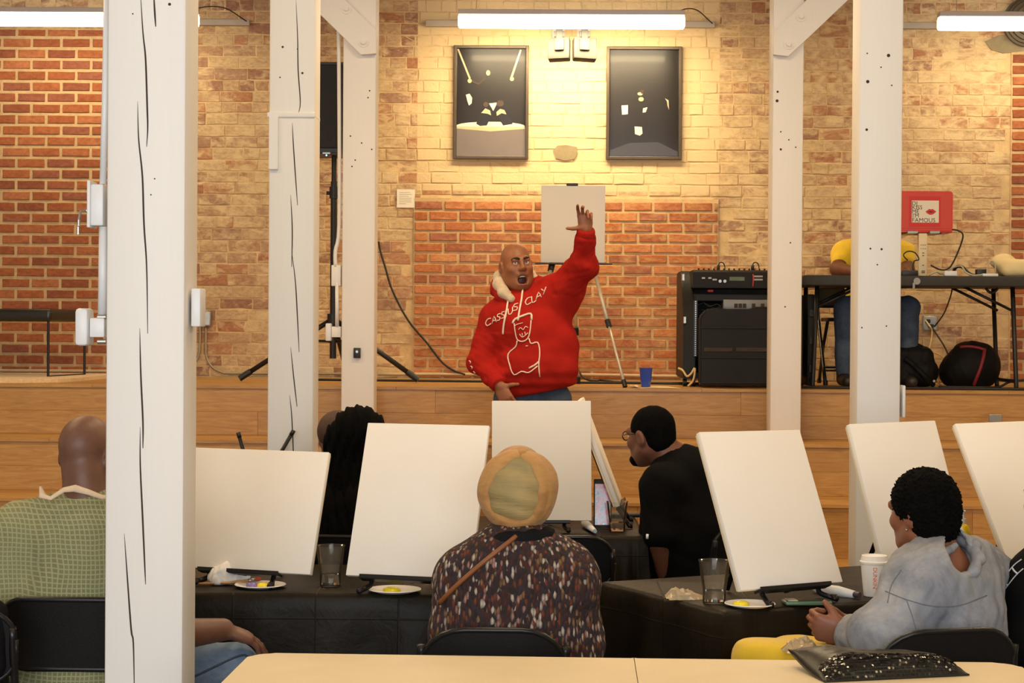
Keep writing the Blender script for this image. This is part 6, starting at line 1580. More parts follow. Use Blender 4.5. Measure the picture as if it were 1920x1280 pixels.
def woman_wrap():
    g = W; Y = 5.72; J = seat(chx(966, Y), Y, UP, .175, .46, .50, .02, .17, tl=.37)
    J['neck'] = g(968, 1030, Y); J['head'] = g(970, 930, Y + .03); J['chest'] = J['pelvis'] * .42 + J['neck'] * .58; J['shL'] = g(878, 1084, Y); J['shR'] = g(1060, 1088, Y)
    J['elL'] = g(858, 1196, Y + .02); J['elR'] = g(1082, 1200, Y + .02); J['wrL'] = J['elL'] + np.array([.06, .22, .03]); J['wrR'] = J['elR'] + np.array([-.06, .22, .03])
    sk = skin_mat('woman_wrap_skin', lin(112, 78, 60)); root = thing('person', 'woman in a tan head wrap and speckled knit sweater, seen from behind', 'person', (J['pelvis'][0], Y, 0))
    lo, hi = bounds(J, .15); F = Field(lo, hi, .0068); R = head_R((.02, 1, .08)); L = head(F, J['head'], R, J['neck'], .96); torso(F, J, -.012); legs(F, J, -.012); feet(F, J)
    for q in 'LR': arm(F, J, q); hand(F, J['wr' + q], (.0, 1, .0), (0, 0, -1), (1 if q == 'L' else -1, 0, 0), (25, 25, 28, 30))
    finish_body(F, J, sk, root); eyes(L, R, root, .96)
    # sweater
    m = knit(); F = Field(J['pelvis'] - np.array([.42, .30, .14]), np.array([J['shR'][0] + .22, Y + .42, J['neck'][2] + .10]), .0068)
    torso(F, J, .024, 1.12, .74, .03); P = J['pelvis']; F.fcap(P + np.array([0, 0, .02]), J['chest'], .195, .19, J['n'], .74, .06)
    for q in 'LR':
        F.cap(J['sh' + q], J['el' + q], .080, .074, .05); F.cap(J['el' + q], J['wr' + q], .072, .05, .03); F.cap(J['neck'] - np.array([0, 0, .04]), J['sh' + q], .085, .078, .05)
    F.disp(folds(.007, 14, 5, (1, 1, .7))); F.disp(folds(.006, 36, 3, (.5, .5, 1.3)), J['elR'] - .14, J['elR'] + .14); F.disp(folds(.006, 36, 4, (.5, .5, 1.3)), J['elL'] - .14, J['elL'] + .14)
    sw = F.mesh('sweater', m, root); bv = F
    m_cowl = mat('navy_cowl', lin(24, 23, 26), .9, .15, 20, .3, 120, spec=.1)
    F = Field(J['neck'] - np.array([.2, .2, .08]), J['neck'] + np.array([.2, .2, .1]), .006); n = 14
    ringp = [J['neck'] + np.array([.092 * math.cos(a), .085 * math.sin(a), .030 + .008 * math.sin(a + 2)]) for a in np.linspace(0, 2 * PI, n)]; F.chain(ringp, [.026] * n, .02); F.disp(folds(.005, 40, 2)); F.mesh('cowl', m_cowl, root)
    ribbon('bag_strap', bv, [(968, 1006), (940, 1028), (905, 1056), (872, 1084), (846, 1108), (826, 1130)], .0075, mat('tan_leather', lin(128, 74, 36), .5, .1, 20), root, .003)
    # the wrap: swathes of cloth round the head
    t = NT('tan_wrap'); p = t.objco(); nz = t.noise(5, p, 3); sx = t.n('ShaderNodeSeparateXYZ'); t.l(p, sx.inputs[0])
    a = t.noise(6, t.mapping(p, (1, 1, 2.5)), 4, .6); c = t.ramp(a, [(.3, lin(150, 104, 54)), (.55, lin(180, 134, 76)), (.75, lin(166, 118, 64))]); t.base(c); t.b.inputs['Roughness'].default_value = .75; t.b.inputs['Sheen Weight'].default_value = .15; t.bump(t.noise(30, t.mapping(p, (1, 1, 3)), 4), .35, .006); m1 = t.m
    t = NT('sage_wrap_centre'); p = t.objco(); c = t.ramp(t.math('ADD', t.noise(6, p, 4), t.math('MULTIPLY', t.n('ShaderNodeSeparateXYZ').outputs[0], 0)), [(.3, lin(136, 124, 84)), (.6, lin(170, 146, 96))]); t.base(c); t.b.inputs['Roughness'].default_value = .8; t.bump(t.noise(18, t.mapping(p, (.6, .6, 5)), 4), .5, .008); m2 = t.m
    hc = g(969, 918, Y + .02); F = Field(hc - .2, hc + .2, .0046); yb = lambda x, y, d=0: g(x, y, Y - d)
    F.ell(hc, (.104, .126, .118), None, .01)
    F.disp(lambda X, Y_, Z: .0022 * np.sin((Z - hc[2]) * 120 + 1.5 * np.sin((X - hc[0]) * 22) + 5 * (X - hc[0])) + 0 * Y_)
    core = F.mesh('head_wrap', m2, root)
    def swathe(pts, rads, seed):
        F = Field(hc - np.array([.24, .24, .22]), hc + np.array([.24, .24, .22]), .0048); S_ = [np.array(p, float) for p in spline(pts, 5)]; Rr = [float(q[0]) for q in spline([(x, 0, 0) for x in rads], 5)]
        for kk in range(4):
            off = (kk - 1.5) / 1.5; P2 = []
            for i, p in enumerate(S_):
                tg = nrm(S_[min(i + 1, len(S_) - 1)] - S_[max(i - 1, 0)]); out_ = nrm(p - hc); lat = nrm(np.cross(tg, out_)); wob = .35 * math.sin(i * .33 + kk * 2.1 + seed)
                P2.append(p + lat * Rr[i] * .74 * (off + wob * .4) - out_ * Rr[i] * .12 * abs(off))
            F.chain(P2, [q * (.60 - .05 * (kk % 2)) for q in Rr], .007)
        F.disp(folds(.002, 20, seed)); F.mesh('wrap_band', m1, core)
    def shell(x, y, f=1.0):           # a point on the head wrap's back seen at pixel x, y
        u, w = (x - 969) / 631, (918 - y) / 631; r = 1 - (u / .118) ** 2 - (w / .13) ** 2; return hc + np.array([u * .93, -.098 * math.sqrt(max(r, .0)) * f, w * .93])
    swathe([shell(972, 842), shell(948, 852), shell(922, 872), shell(907, 900), shell(905, 930), shell(914, 958), shell(930, 978)], [.020, .024, .026, .024, .024, .022, .022], 1)
    swathe([shell(986, 844), shell(1010, 862), shell(1026, 890), shell(1030, 925), shell(1022, 955), shell(1004, 976)], [.022, .030, .036, .036, .032, .026], 2)
    swathe([shell(925, 966), shell(945, 982), shell(970, 988), shell(998, 978), shell(1018, 958)], [.020, .027, .030, .028, .022], 3)
    swathe([shell(930, 868, .8), shell(955, 850, .6), shell(975, 843, .4), shell(990, 848, .5), shell(1003, 868, .9), shell(1006, 905)], [.024, .030, .033, .030, .024, .010], 4)
    if 0: swathe([hc + np.array([.105 * math.cos(a), .115 * math.sin(a), .03 - .03 * math.sin(a)]) for a in np.linspace(-.2, PI + .2, 9)], [.026] * 9, 5)
    F = Field(J['pelvis'] - np.array([.32, .28, .56]), np.array([J['pelvis'][0] + .32, Y + .68, .76]), .010); legs(F, J, .010); F.cut((0, 0, .07), (0, 0, -1)); F.mesh('trousers', m_black, root); shoes(J, root, m_shoe)
    chair('black folding chair under the woman in the tan head wrap', chx(926, 5.5), 5.74, UP, .752, rc=.135, ph=.28)
woman_wrap()

# ======== person in the grey denim jacket
def person_denim():
    g = W; psi = math.radians(148); J = seat(float(W(1742, 1200, 5.72)[0]), 5.72, psi, .185, .46, .50, .02, .17)
    J['neck'] = g(1772, 1062, 5.74); J['head'] = g(1731, 958, 5.74); J['chest'] = J['pelvis'] * .40 + J['neck'] * .60
    J['shL'] = g(1722, 1104, 5.60); J['shR'] = g(1836, 1076, 5.90); J['elL'] = g(1652, 1196, 5.50); J['wrL'] = g(1588, 1186, 5.64); J['elR'] = g(1830, 1185, 6.0); J['wrR'] = g(1600, 1176, 5.80)
    J['knL'] = g(1424, 1240, 5.80); J['knR'] = g(1500, 1240, 5.92); J['hipL'] = J['pelvis'] + np.array([-.02, -.07, -.01]); J['hipR'] = J['pelvis'] + np.array([.02, .10, -.01])
    for q in 'LR': J['an' + q] = J['kn' + q] * np.array([1, 1, 0]) + np.array([.02, .02, .085])
    sk = skin_mat('denim_skin', lin(132, 82, 58)); root = thing('person', 'person with short black curls in a grey denim jacket, hands clasped, seated at the right', 'person', (J['pelvis'][0], 5.72, 0))
    lo, hi = bounds(J, .15); F = Field(lo, hi, .0056); R = head_R((-.62, .78, -.06), (-.10, 0, 1)); L = head(F, J['head'], R, J['neck'] + np.array([-.02, 0, 0]), .98, nr=.056)
    F.cap(J['head'] + np.array([.01, -.03, -.08]), J['neck'] + np.array([.02, -.03, -.03]), .05, .062, .03)
    torso(F, J, -.012); legs(F, J, -.012); feet(F, J); arm(F, J, 'L', 0); arm(F, J, 'R', 0)
    hand(F, J['wrL'], (-.9, .15, .15), (.1, .95, .2), (-.05, .1, 1), (58, 60, 62, 62), 0, (.45, .5), 1.0); hand(F, J['wrR'], (-.93, -.22, -.12), (.1, -.95, .1), (.0, .1, 1), (50, 52, 54, 56), 0, (.5, .4), 1.0)
    finish_body(F, J, sk, root); eyes(L, R, root, .98)
    # cropped curls
    hc = J['head']; F = Field(hc - .2, hc + .2, .0044); o = R @ np.array([0, -.014, .028]); F.ell(hc + o, (.093, .108, .103), R, .01); F.ell(hc + R @ np.array([0, -.045, -.035]), (.078, .062, .075), R, .03)
    F.cut(hc + R @ np.array([0, .055, .0]), R @ np.array([0, 1, -.50]), .02); F.cut(hc + R @ np.array([0, 0, -.088]), R @ np.array([0, .35, -1]), .02)
    for sx in (-1, 1): F.ell(hc + R @ np.array([sx * .09, .04, -.06]), (.035, .05, .055), R, .02, -1)
    F.disp(lambda X, Y, Z: .0052 * (np.sin(X * 290 + 2 * np.sin(Z * 130)) * np.sin(Y * 270 + 2 * np.sin(X * 120)) * np.sin(Z * 300 + 2 * np.sin(Y * 140))) * 1.6 - .001)
    F.mesh('curly_hair', m_hair, root)
    bm = BM(); q = L(-.083, .0, -.045); bmesh.ops.create_uvsphere(bm, u_segments=10, v_segments=8, radius=.004); bmesh.ops.translate(bm, vec=vec(q), verts=bm.verts[:]); obj('earring', bm, m_steel, root, True)
    # jacket
    m = denim_mat('grey_denim', lin(104, 108, 118), lin(142, 144, 150), lin(168, 168, 170))
    F = Field(np.array([J['wrL'][0] - .06, 5.2, .42]), np.array([J['shR'][0] + .22, 6.25, J['neck'][2] + .12]), .0064)
    torso(F, J, .03, 1.14, .74, .02, sh_r=.066)
    F.cap(J['shL'], J['elL'], .072, .082, .05); F.cap(J['elL'], J['wrL'] + (J['elL'] - J['wrL']) * .25, .090, .060, .05); F.cap(J['shR'], J['elR'], .085, .075, .04); F.cap(J['elR'], J['wrR'] + (J['elR'] - J['wrR']) * .2, .072, .052, .03)
    F.cap(g(1752, 1102, 5.6), g(1680, 1196, 5.52), .085, .09, .06); F.ell(g(1745, 1185, 5.64), (.155, .14, .15), None, .06); F.ell(g(1812, 1082, 5.80), (.085, .12, .085), None, .06); F.ell(g(1800, 1150, 5.72), (.12, .14, .15), None, .06)
    F.disp(folds(.012, 13, 8)); F.disp(folds(.005, 34, 1))
    nk = J['neck']; F.ell(nk + np.array([-.03, -.01, .060]), (.090, .085, .072), None, .015, -1); F.ell(g(1792, 1044, 5.64), (.064, .10, .056), None, .015, -1)
    F.cut((0, 0, .46), (0, 0, -1)); jk = F.mesh('jacket', m, root); JF = F
    F = Field(nk - np.array([.22, .2, .08]), nk + np.array([.22, .22, .16]), .0055)
    F.chain([g(1712, 1058, 5.60), g(1732, 1072, 5.565), g(1762, 1084, 5.55), g(1798, 1086, 5.56), g(1826, 1072, 5.60), g(1834, 1048, 5.65), g(1826, 1026, 5.70), g(1806, 1014, 5.76), g(1780, 1016, 5.82)], [.010, .013, .014, .014, .017, .020, .019, .015, .010], .015)
    F.chain([g(1708, 1072, 5.60), g(1730, 1060, 5.58), g(1758, 1044, 5.60), g(1790, 1024, 5.66)], [.010, .018, .017, .010], .02); F.disp(folds(.004, 45, 6)); F.mesh('collar', m, jk)
    bv = JF; m_seam = mat('denim_seam', lin(104, 106, 114), .9, .1, 20); ribbon('yoke_seam', bv, [(1660, 1108), (1700, 1124), (1750, 1136), (1800, 1134), (1850, 1116)], .0015, m_seam, jk, .0008); ribbon('back_seam', bv, [(1700, 1126), (1712, 1160), (1722, 1200)], .0014, m_seam, jk, .0006); ribbon('shoulder_seam', bv, [(1690, 1068), (1672, 1096), (1664, 1130)], .0014, m_seam, jk, .0006)
    m_y = cloth('yellow_cotton', lin(222, 186, 44), .08, 6)
    F = Field(np.array([J['knL'][0] - .16, 5.3, .02]), np.array([J['pelvis'][0] + .24, 6.2, .80]), .008); legs(F, J, .012, 1.0)
    F.cap(J['hipL'], J['knL'], .105, .074, .05); F.cap(J['hipR'], J['knR'], .10, .074, .05); F.fcap(J['knL'] * .5 + J['knR'] * .5, J['hipL'] * .5 + J['hipR'] * .5, .10, .15, (0, 0, 1), .6, .05); F.disp(folds(.005, 16, 3)); F.cut((0, 0, .10), (0, 0, -1)); F.cut((0, 0, .68), (0, 0, 1), .02); F.mesh('yellow_trousers', m_y, root)
    bm = BM(); d = nrm(J['wrR'] - J['elR']); 
    tube(bm, [g(1604, 1158, 5.70), g(1597, 1168, 5.69), g(1588, 1182, 5.68), g(1584, 1190, 5.68)], [.006, .012, .012, .005], 8, 1); obj('yellow_wristband', bm, m_y, root, True)
    shoes(J, root, m_shoe)
    c = g(1500, 1212, 5.66); film('wrapper', 'crumpled clear wrapper held at the yellow knee by clasped hands', 'wrapper', c + np.array([0, 0, -.012]), .11, .10, .034, 9, -.5)
    chair('black folding chair under the person in the grey denim jacket', float(W(1776, 1200, 5.36)[0]) - .07, 5.585, math.radians(106), .785, rc=.125, ph=.26)
person_denim()

# ======== man in the black T-shirt with glasses
def man_black():
    g = W; psi = math.radians(128); Y = 8.22; J = seat(float(W(1308, 1000, Y)[0]), Y, psi, .20, .46, .50, .03, .17, tl=.28)
    J['neck'] = g(1274, 864, Y); J['head'] = g(1221, 816, Y + .02); J['chest'] = J['pelvis'] * .4 + J['neck'] * .6; J['shL'] = g(1243, 912, Y - .15); J['shR'] = g(1338, 878, Y + .12)
    J['elL'] = g(1235, 1008, Y - .19); J['wrL'] = g(1250, 1092, Y - .10); J['elR'] = J['shR'] + np.array([.04, .04, -.28]); J['wrR'] = J['elR'] + np.array([-.22, .12, .02])
    sk = skin_mat('man_black_skin', lin(116, 72, 54)); root = thing('person', 'bearded man in glasses and a black T-shirt, turned left in the back row', 'person', (J['pelvis'][0], Y, 0))
    lo, hi = bounds(J, .15); F = Field(lo, hi, .0066); R = head_R((-.70, .70, -.10), (-.02, 0, 1)); L = head(F, J['head'], R, J['neck'], 1.04, nr=.062)
    torso(F, J, -.012, 1.1); legs(F, J, -.012); feet(F, J); arm(F, J, 'L', .004); arm(F, J, 'R')
    hand(F, J['wrL'], (.1, .4, -.9), (.9, .2, .2), (0, .9, .2), (25, 28, 30, 32)); hand(F, J['wrR'], (-.9, .3, -.1), (0, 0, -1), (-.2, -.9, 0), (25, 28, 30, 32)); finish_body(F, J, sk, root); eyes(L, R, root, 1.04)
    hc = J['head']; F = Field(hc - .2, hc + .2, .005); F.ell(hc + R @ np.array([0, -.014, .034]), (.086, .105, .094), R, .01); F.ell(hc + R @ np.array([0, -.05, -.03]), (.07, .06, .06), R, .03); F.cut(hc + R @ np.array([0, .07, .0]), R @ np.array([0, 1, -.42]), .01); F.cut(hc + R @ np.array([0, 0, -.062]), R @ np.array([0, .5, -1]), .02)
    for sx in (-1, 1): F.ell(hc + R @ np.array([sx * .09, .035, -.05]), (.03, .04, .05), R, .02, -1)
    F.disp(folds(.0015, 160, 1)); F.mesh('short_hair', m_hair, root)
    F = Field(hc - .2, hc + .2, .005); F.cap(L(-.062, .01, -.05), L(-.028, .066, -.096), .017, .022, .02); F.cap(L(.062, .01, -.05), L(.028, .066, -.096), .017, .022, .02); F.cap(L(-.024, .070, -.096), L(.024, .070, -.096), .023, .023, .03); F.cap(L(-.022, .098, -.052), L(.022, .098, -.052), .007, .007, .01); F.disp(folds(.002, 120, 2)); F.mesh('beard', m_hair, root)
    m_gl = mat('dark_glasses_frame', lin(40, 28, 18), .3, .05, 10)
    gl = None
    bm = BM()
    for sx in (-1, 1):
        cc = L(sx * .033, .112, .006); tube(bm, [cc + R @ np.array([.025 * math.cos(a), -.004 * abs(math.cos(a)), .019 * math.sin(a)]) for a in np.linspace(0, 2 * PI, 17)], .0028, 6); tube(bm, [L(sx * .058, .108, .010), L(sx * .080, .06, .012), L(sx * .086, -.008, .010)], .0028, 6)
    tube(bm, [L(-.009, .115, .010), L(.009, .115, .010)], .0026, 6); obj('glasses', bm, m_gl, root, True)
    F = Field(J['pelvis'] - np.array([.36, .40, .10]), np.array([J['shR'][0] + .26, Y + .40, J['neck'][2] + .1]), .0072); torso(F, J, .016, 1.14, .72, .04); F.ell(g(1332, 950, Y + .03), (.15, .14, .22), None, .06)
    for q in 'LR': F.cap(J['sh' + q], J['sh' + q] + (J['el' + q] - J['sh' + q]) * .90, .078, .066, .04)
    F.disp(folds(.008, 13, 6)); F.cap(J['neck'] + np.array([.02, -.01, -.03]), J['head'], .066, .07, .01, -1); ts = F.mesh('t_shirt', m_black, root)
    bv = bvh_of(F); bm = BM(); a = onto(bv, 1215, 1001, .003); b = onto(bv, 1214.5, 1009, .003)
    if a is not None and b is not None: tube(bm, [a, b], .006, 8); obj('reflective_tag', bm, mat('reflective_white', lin(255, 255, 255), .3, 0, 5), ts, True)
    F = Field(J['pelvis'] - np.array([.6, .3, .56]), J['pelvis'] + np.array([.3, .64, .16]), .010); legs(F, J, .012, 1.05); F.cut((0, 0, .07), (0, 0, -1)); F.mesh('trousers', m_black, root); shoes(J, root, m_shoe)
    chair('black folding chair under the man in the black T-shirt', float(J['pelvis'][0]) + .05, Y - .05, psi, .80)
man_black()

# ======== woman with long black hair, and the cropped head beyond her
def woman_hair():
    g = W; Y = 7.45; J = seat(chx(682, Y), Y, UP, .175, .46, .50, .02, .17); J['head'] = g(676, 826, Y + .03); J['neck'] = g(678, 905, Y); J['chest'] = J['pelvis'] * .42 + J['neck'] * .58
    J['shL'] = J['neck'] + np.array([-.16, 0, -.06]); J['shR'] = J['neck'] + np.array([.16, 0, -.06])
    sk = skin_mat('woman_hair_skin', lin(110, 74, 56)); root = thing('person', 'woman with long black hair behind the two left canvases', 'person', (J['pelvis'][0], Y, 0))
    lo, hi = bounds(J, .15); F = Field(lo, hi, .0075); R = head_R((.25, .97, 0)); L = head(F, J['head'], R, J['neck'], .98); torso(F, J, -.012); legs(F, J, -.012); feet(F, J)
    for q in 'LR': arm(F, J, q); hand(F, J['wr' + q], (0, 1, 0), (0, 0, -1), (1 if q == 'L' else -1, 0, 0), (25, 25, 28, 30))
    finish_body(F, J, sk, root); eyes(L, R, root)
    hc = J['head']; F = Field(hc - np.array([.24, .24, .44]), hc + np.array([.24, .22, .2]), .006)
    F.ell(hc + R @ np.array([0, -.014, .03]), (.100, .115, .105), R, .01); F.fcap(hc + np.array([-.01, -.04, 0]), hc + np.array([-.025, -.085, -.34]), .105, .115, (0, 1, 0), .62, .05); F.cap(hc + np.array([.07, -.03, 0]), hc + np.array([.085, -.05, -.28]), .05, .04, .04); F.cap(hc + np.array([-.08, -.03, 0]), hc + np.array([-.11, -.05, -.30]), .05, .04, .04)
    F.cut(hc + R @ np.array([0, .06, .0]), R @ np.array([0, 1, -.4]), .02); F.disp(lambda X, Y_, Z: .004 * np.sin(X * 150 + 4 * np.sin(Z * 14)) + .003 * np.sin(X * 330 + Z * 20) + 0 * Y_); F.mesh('long_hair', m_hair, root)
    F = Field(J['pelvis'] - np.array([.36, .28, .10]), np.array([J['shR'][0] + .2, Y + .44, J['neck'][2] + .08]), .0085); torso(F, J, .014)
    for q in 'LR': arm(F, J, q, .014, t=.95)
    F.disp(folds(.006, 14, 3)); F.cap(J['neck'] + np.array([0, 0, -.02]), J['head'], .06, .06, .01, -1); F.mesh('black_top', m_black, root)
    F = Field(J['pelvis'] - np.array([.32, .28, .56]), np.array([J['pelvis'][0] + .32, Y + .68, .76]), .011); legs(F, J, .010); F.cut((0, 0, .07), (0, 0, -1)); F.mesh('trousers', m_black, root); shoes(J, root, m_shoe)
    chair('black folding chair under the woman with long black hair', float(J['pelvis'][0]) - .03, Y + .05, UP, .82)
woman_hair()
def cropped():
    g = W; Y = 8.2; J = seat(chx(636, Y), Y, UP, .19, .45, .48, .02, .165); J['head'] = g(637, 822, Y + .03); J['neck'] = J['head'] + np.array([0, -.02, -.165]); J['chest'] = J['pelvis'] * .42 + J['neck'] * .58
    for q, sg in (('L', -1), ('R', 1)): J['sh' + q] = J['neck'] + np.array([sg * .18, 0, -.06])
    sk = skin_mat('cropped_skin', lin(116, 76, 56)); root = thing('person', 'person with a close-cropped head, mostly hidden by the long black hair', 'person', (J['pelvis'][0], Y, 0))
    lo, hi = bounds(J, .15); F = Field(lo, hi, .0078); R = head_R((.5, .86, 0)); L = head(F, J['head'], R, J['neck'], 1.0); torso(F, J, -.012); legs(F, J, -.012); feet(F, J)
    for q in 'LR': arm(F, J, q); hand(F, J['wr' + q], (0, 1, 0), (0, 0, -1), (1 if q == 'L' else -1, 0, 0), (25, 25, 28, 30))
    finish_body(F, J, sk, root); eyes(L, R, root)
    hc = J['head']; F = Field(hc - .16, hc + .16, .006); F.ell(hc + R @ np.array([0, -.016, .033]), (.081, .099, .090), R, .01); F.cut(hc + R @ np.array([0, .055, .02]), R @ np.array([0, 1, -.4]), .01); F.cut(hc + R @ np.array([0, 0, -.02]), R @ np.array([0, .3, -1]), .01); F.mesh('cropped_hair', mat('cropped_hair', lin(74, 50, 38), .8, .25, 90), root)
    F = Field(J['pelvis'] - np.array([.36, .28, .10]), np.array([J['shR'][0] + .2, Y + .44, J['neck'][2] + .08]), .009); torso(F, J, .014)
    for q in 'LR': arm(F, J, q, .014, t=.95)
    F.disp(folds(.006, 14, 5)); F.cap(J['neck'] + np.array([0, 0, -.02]), J['head'], .06, .06, .01, -1); F.mesh('dark_top', m_black, root)
    F = Field(J['pelvis'] - np.array([.32, .28, .56]), np.array([J['pelvis'][0] + .32, Y + .68, .76]), .011); legs(F, J, .010); F.cut((0, 0, .07), (0, 0, -1)); F.mesh('trousers', m_black, root); shoes(J, root, m_shoe)
    chair('black folding chair under the person with the cropped head', float(J['pelvis'][0]), Y + .05, UP, .78)
cropped()

# ======== person in black at the right edge
def edge_person():
    g = W; Y = 5.95; psi = math.radians(128); J = seat(float(W(2010, 1200, Y)[0]), Y, psi, .20, .46, .50, .03, .17, tl=.34)
    J['shL'] = g(1944, 1092, Y - .12); J['neck'] = g(2005, 1040, Y); J['chest'] = J['pelvis'] * .4 + J['neck'] * .6; J['head'] = J['neck'] + np.array([-.03, .02, .17]); J['shR'] = J['neck'] + np.array([.13, .16, -.06]); J['elL'] = g(1918, 1205, Y - .14); J['wrL'] = g(1908, 1215, Y + .08)
    J['elR'] = J['shR'] + np.array([.03, .03, -.28]); J['wrR'] = J['elR'] + np.array([-.16, .16, 0]); J['knL'] = g(1880, 1275, Y + .06); J['anL'] = J['knL'] * np.array([1, 1, 0]) + np.array([0, .02, .085])
    sk = skin_mat('edge_skin', lin(120, 80, 60)); root = thing('person', 'person in a black hooded top and grey jeans, cut off by the right edge', 'person', (J['pelvis'][0], Y, 0))
    lo, hi = bounds(J, .15); F = Field(lo, hi, .0078); R = head_R((-.6, .8, 0)); L = head(F, J['head'], R, J['neck'], 1.0); torso(F, J, -.012); legs(F, J, -.012); feet(F, J)
    for q in 'LR': arm(F, J, q); hand(F, J['wr' + q], J['n'], (0, 0, -1), J['s'] * (1 if q == 'L' else -1), (25, 25, 28, 30))
    finish_body(F, J, sk, root); eyes(L, R, root)
    hc = J['head']; F = Field(hc - .17, hc + .17, .007); F.ell(hc + R @ np.array([0, -.016, .035]), (.087, .105, .096), R, .01); F.ell(hc + R @ np.array([0, -.05, -.03]), (.07, .06, .06), R, .03); F.cut(hc + R @ np.array([0, .06, .02]), R @ np.array([0, 1, -.4]), .01); F.cut(hc + R @ np.array([0, 0, -.06]), R @ np.array([0, .4, -1]), .01); F.mesh('short_hair', m_hair, root)
    F = Field(np.array([J['elL'][0] - .2, Y - .42, .46]), np.array([J['shR'][0] + .2, Y + .46, J['neck'][2] + .1]), .0075); torso(F, J, .024, 1.1)
    for q in 'LR': arm(F, J, q, .026, t=.93)
    F.disp(folds(.008, 14, 3)); F.cap(J['neck'] + np.array([0, 0, -.02]), J['head'], .06, .06, .01, -1); tp_ = F.mesh('hooded_top', m_black, root)
    bv = bvh_of(F); mw = mat('white_trim', lin(190, 192, 196), .7, .05, 20)
    for pts, r in (([(1882, 1092), (1892, 1072), (1904, 1058), (1916, 1049)], .0018), ([(1884, 1106), (1896, 1090), (1908, 1076), (1919, 1066)], .0018), ([(1899, 1065), (1903, 1071), (1909, 1076)], .003), ([(1884, 1085), (1886, 1092), (1890, 1097)], .003)):
        P = [onto(bv, x, y, .002) for x, y in pts]; P = [p for p in P if p is not None]
        if len(P) > 1: bm = BM(); tube(bm, P, r, 6, 3); obj('sleeve_trim', bm, mw, tp_, True)
    F = Field(np.array([J['knL'][0] - .2, Y - .3, .02]), np.array([J['pelvis'][0] + .3, Y + .66, .76]), .0095); legs(F, J, .012, 1.02); F.disp(folds(.006, 20, 2)); F.cut((0, 0, .07), (0, 0, -1)); F.mesh('jeans', denim_mat('grey_jeans', lin(90, 92, 96), lin(120, 122, 126), lin(140, 144, 150)), root); shoes(J, root, m_shoe)
    chair('black folding chair at the right edge under the person in black', float(J['pelvis'][0]) + .03, Y - .05, psi, .80)
edge_person()

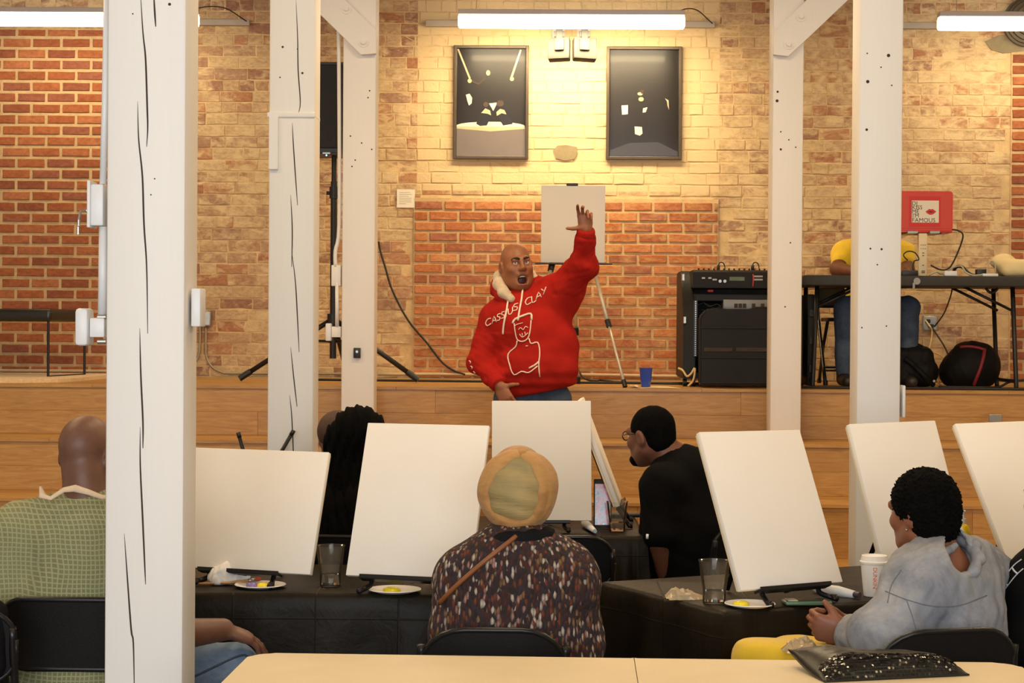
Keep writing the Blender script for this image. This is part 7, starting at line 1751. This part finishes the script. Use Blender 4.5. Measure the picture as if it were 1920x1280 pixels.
# ======== the man in yellow behind the platform table
def man_yellow():
    g = W; Y = 13.10; J = seat(float(W(1638, 500, Y)[0]), Y, -UP, .21, .42, .46, .03, .17, STZ)
    J['neck'] = g(1638, 456, Y - .02); J['head'] = g(1640, 408, Y - .05); J['chest'] = J['pelvis'] * .4 + J['neck'] * .6
    J['shR'] = g(1584, 476, Y - .02); J['shL'] = g(1690, 476, Y - .02); J['elR'] = g(1571, 506, Y - .14); J['elL'] = g(1700, 506, Y - .14); J['wrR'] = g(1602, 507, Y - .42); J['wrL'] = g(1700, 506, Y - .36)
    J['knR'] = g(1584, 577, 12.66); J['knL'] = g(1704, 577, 12.66)
    for q in 'LR': J['an' + q] = J['kn' + q] * np.array([1, 1, 0]) + np.array([0, .02, STZ + .085])
    J['elR'][2] = J['elL'][2] = tt + .06; J['wrR'][2] = J['wrL'][2] = tt + .035
    sk = skin_mat('yellow_skin', lin(104, 58, 40)); root = thing('person', 'man in a yellow T-shirt seated behind the platform table, face hidden', 'person', (J['pelvis'][0], Y, STZ))
    lo, hi = bounds(J, .15); F = Field(lo, hi, .0078); R = head_R((.0, -1, -.1)); L = head(F, J['head'], R, J['neck'], 1.0); torso(F, J, -.012); legs(F, J, -.012); feet(F, J)
    for q in 'LR': arm(F, J, q, .004, 1.1); hand(F, J['wr' + q], (.4 if q == 'R' else -.4, -1, 0), (0, 0, -1), (1 if q == 'R' else -1, 0, 0), (15, 15, 18, 20))
    finish_body(F, J, sk, root); eyes(L, R, root)
    hc = J['head']; F = Field(hc - .17, hc + .17, .007); F.ell(hc + R @ np.array([0, -.016, .035]), (.085, .103, .094), R, .01); F.ell(hc + R @ np.array([0, -.05, -.03]), (.07, .06, .06), R, .03); F.cut(hc + R @ np.array([0, .06, .02]), R @ np.array([0, 1, -.4]), .01); F.cut(hc + R @ np.array([0, 0, -.06]), R @ np.array([0, .4, -1]), .01); F.mesh('short_hair', m_hair, root)
    F = Field(J['pelvis'] - np.array([.40, .36, .12]), np.array([J['shL'][0] + .2, Y + .3, J['neck'][2] + .08]), .0085); torso(F, J, .016, 1.06, .7)
    for q in 'LR': F.cap(J['sh' + q], J['sh' + q] + (J['el' + q] - J['sh' + q]) * .50, .078, .072, .05)
    F.disp(folds(.006, 15, 3)); F.cap(J['neck'] + np.array([0, 0, -.02]), J['head'], .06, .06, .01, -1); F.mesh('t_shirt', cloth('yellow_tshirt', lin(236, 196, 40), .06, 8), root)
    F = Field(np.array([J['knR'][0] - .16, 12.4, STZ]), np.array([J['knL'][0] + .16, Y + .3, STZ + .72]), .0095); legs(F, J, .012, 1.02); F.disp(folds(.006, 20, 2)); F.cut((0, 0, STZ + .07), (0, 0, -1)); F.mesh('jeans', m_jeans_d, root); shoes(J, root, m_shoe)
    chair('black chair on the platform under the man in yellow', float(W(1592, 560, 13.25)[0]), 13.10, -UP, .66, zf=STZ, ph=.13, rc=.04, group='chairs on the platform')
man_yellow()

# ---------------------------------------------------------------- empty chairs and the jacket at the left edge
chair('black folding chair standing empty right of the head wrap, facing the back row', chx(1046, 7.35), 7.60, UP, .815, rc=.10)
ch = chair('black folding chair at the left edge with a dark jacket over it', chx(-112, 5.45), 5.70, UP, .80)
F = Field(W(-60, 1300, 5.6) - np.array([.3, .25, 0]), W(36, 1105, 5.4) + np.array([.06, .2, .03]), .007)
F.rbox(W(-90, 1196, 5.46), (.15, .035, .10), .03, None, .02); F.cap(W(-60, 1128, 5.47), W(-34, 1140, 5.46), .03, .024, .03); F.cap(W(-32, 1146, 5.44), W(-12, 1250, 5.43), .026, .03, .04); F.disp(folds(.008, 22, 4))
tag(F.mesh('jacket', mat('dark_jacket_cloth', lin(20, 20, 23), .9, .15, 12, .2, 100, spec=.1)), 'dark jacket hung over the chair at the left edge', 'jacket')
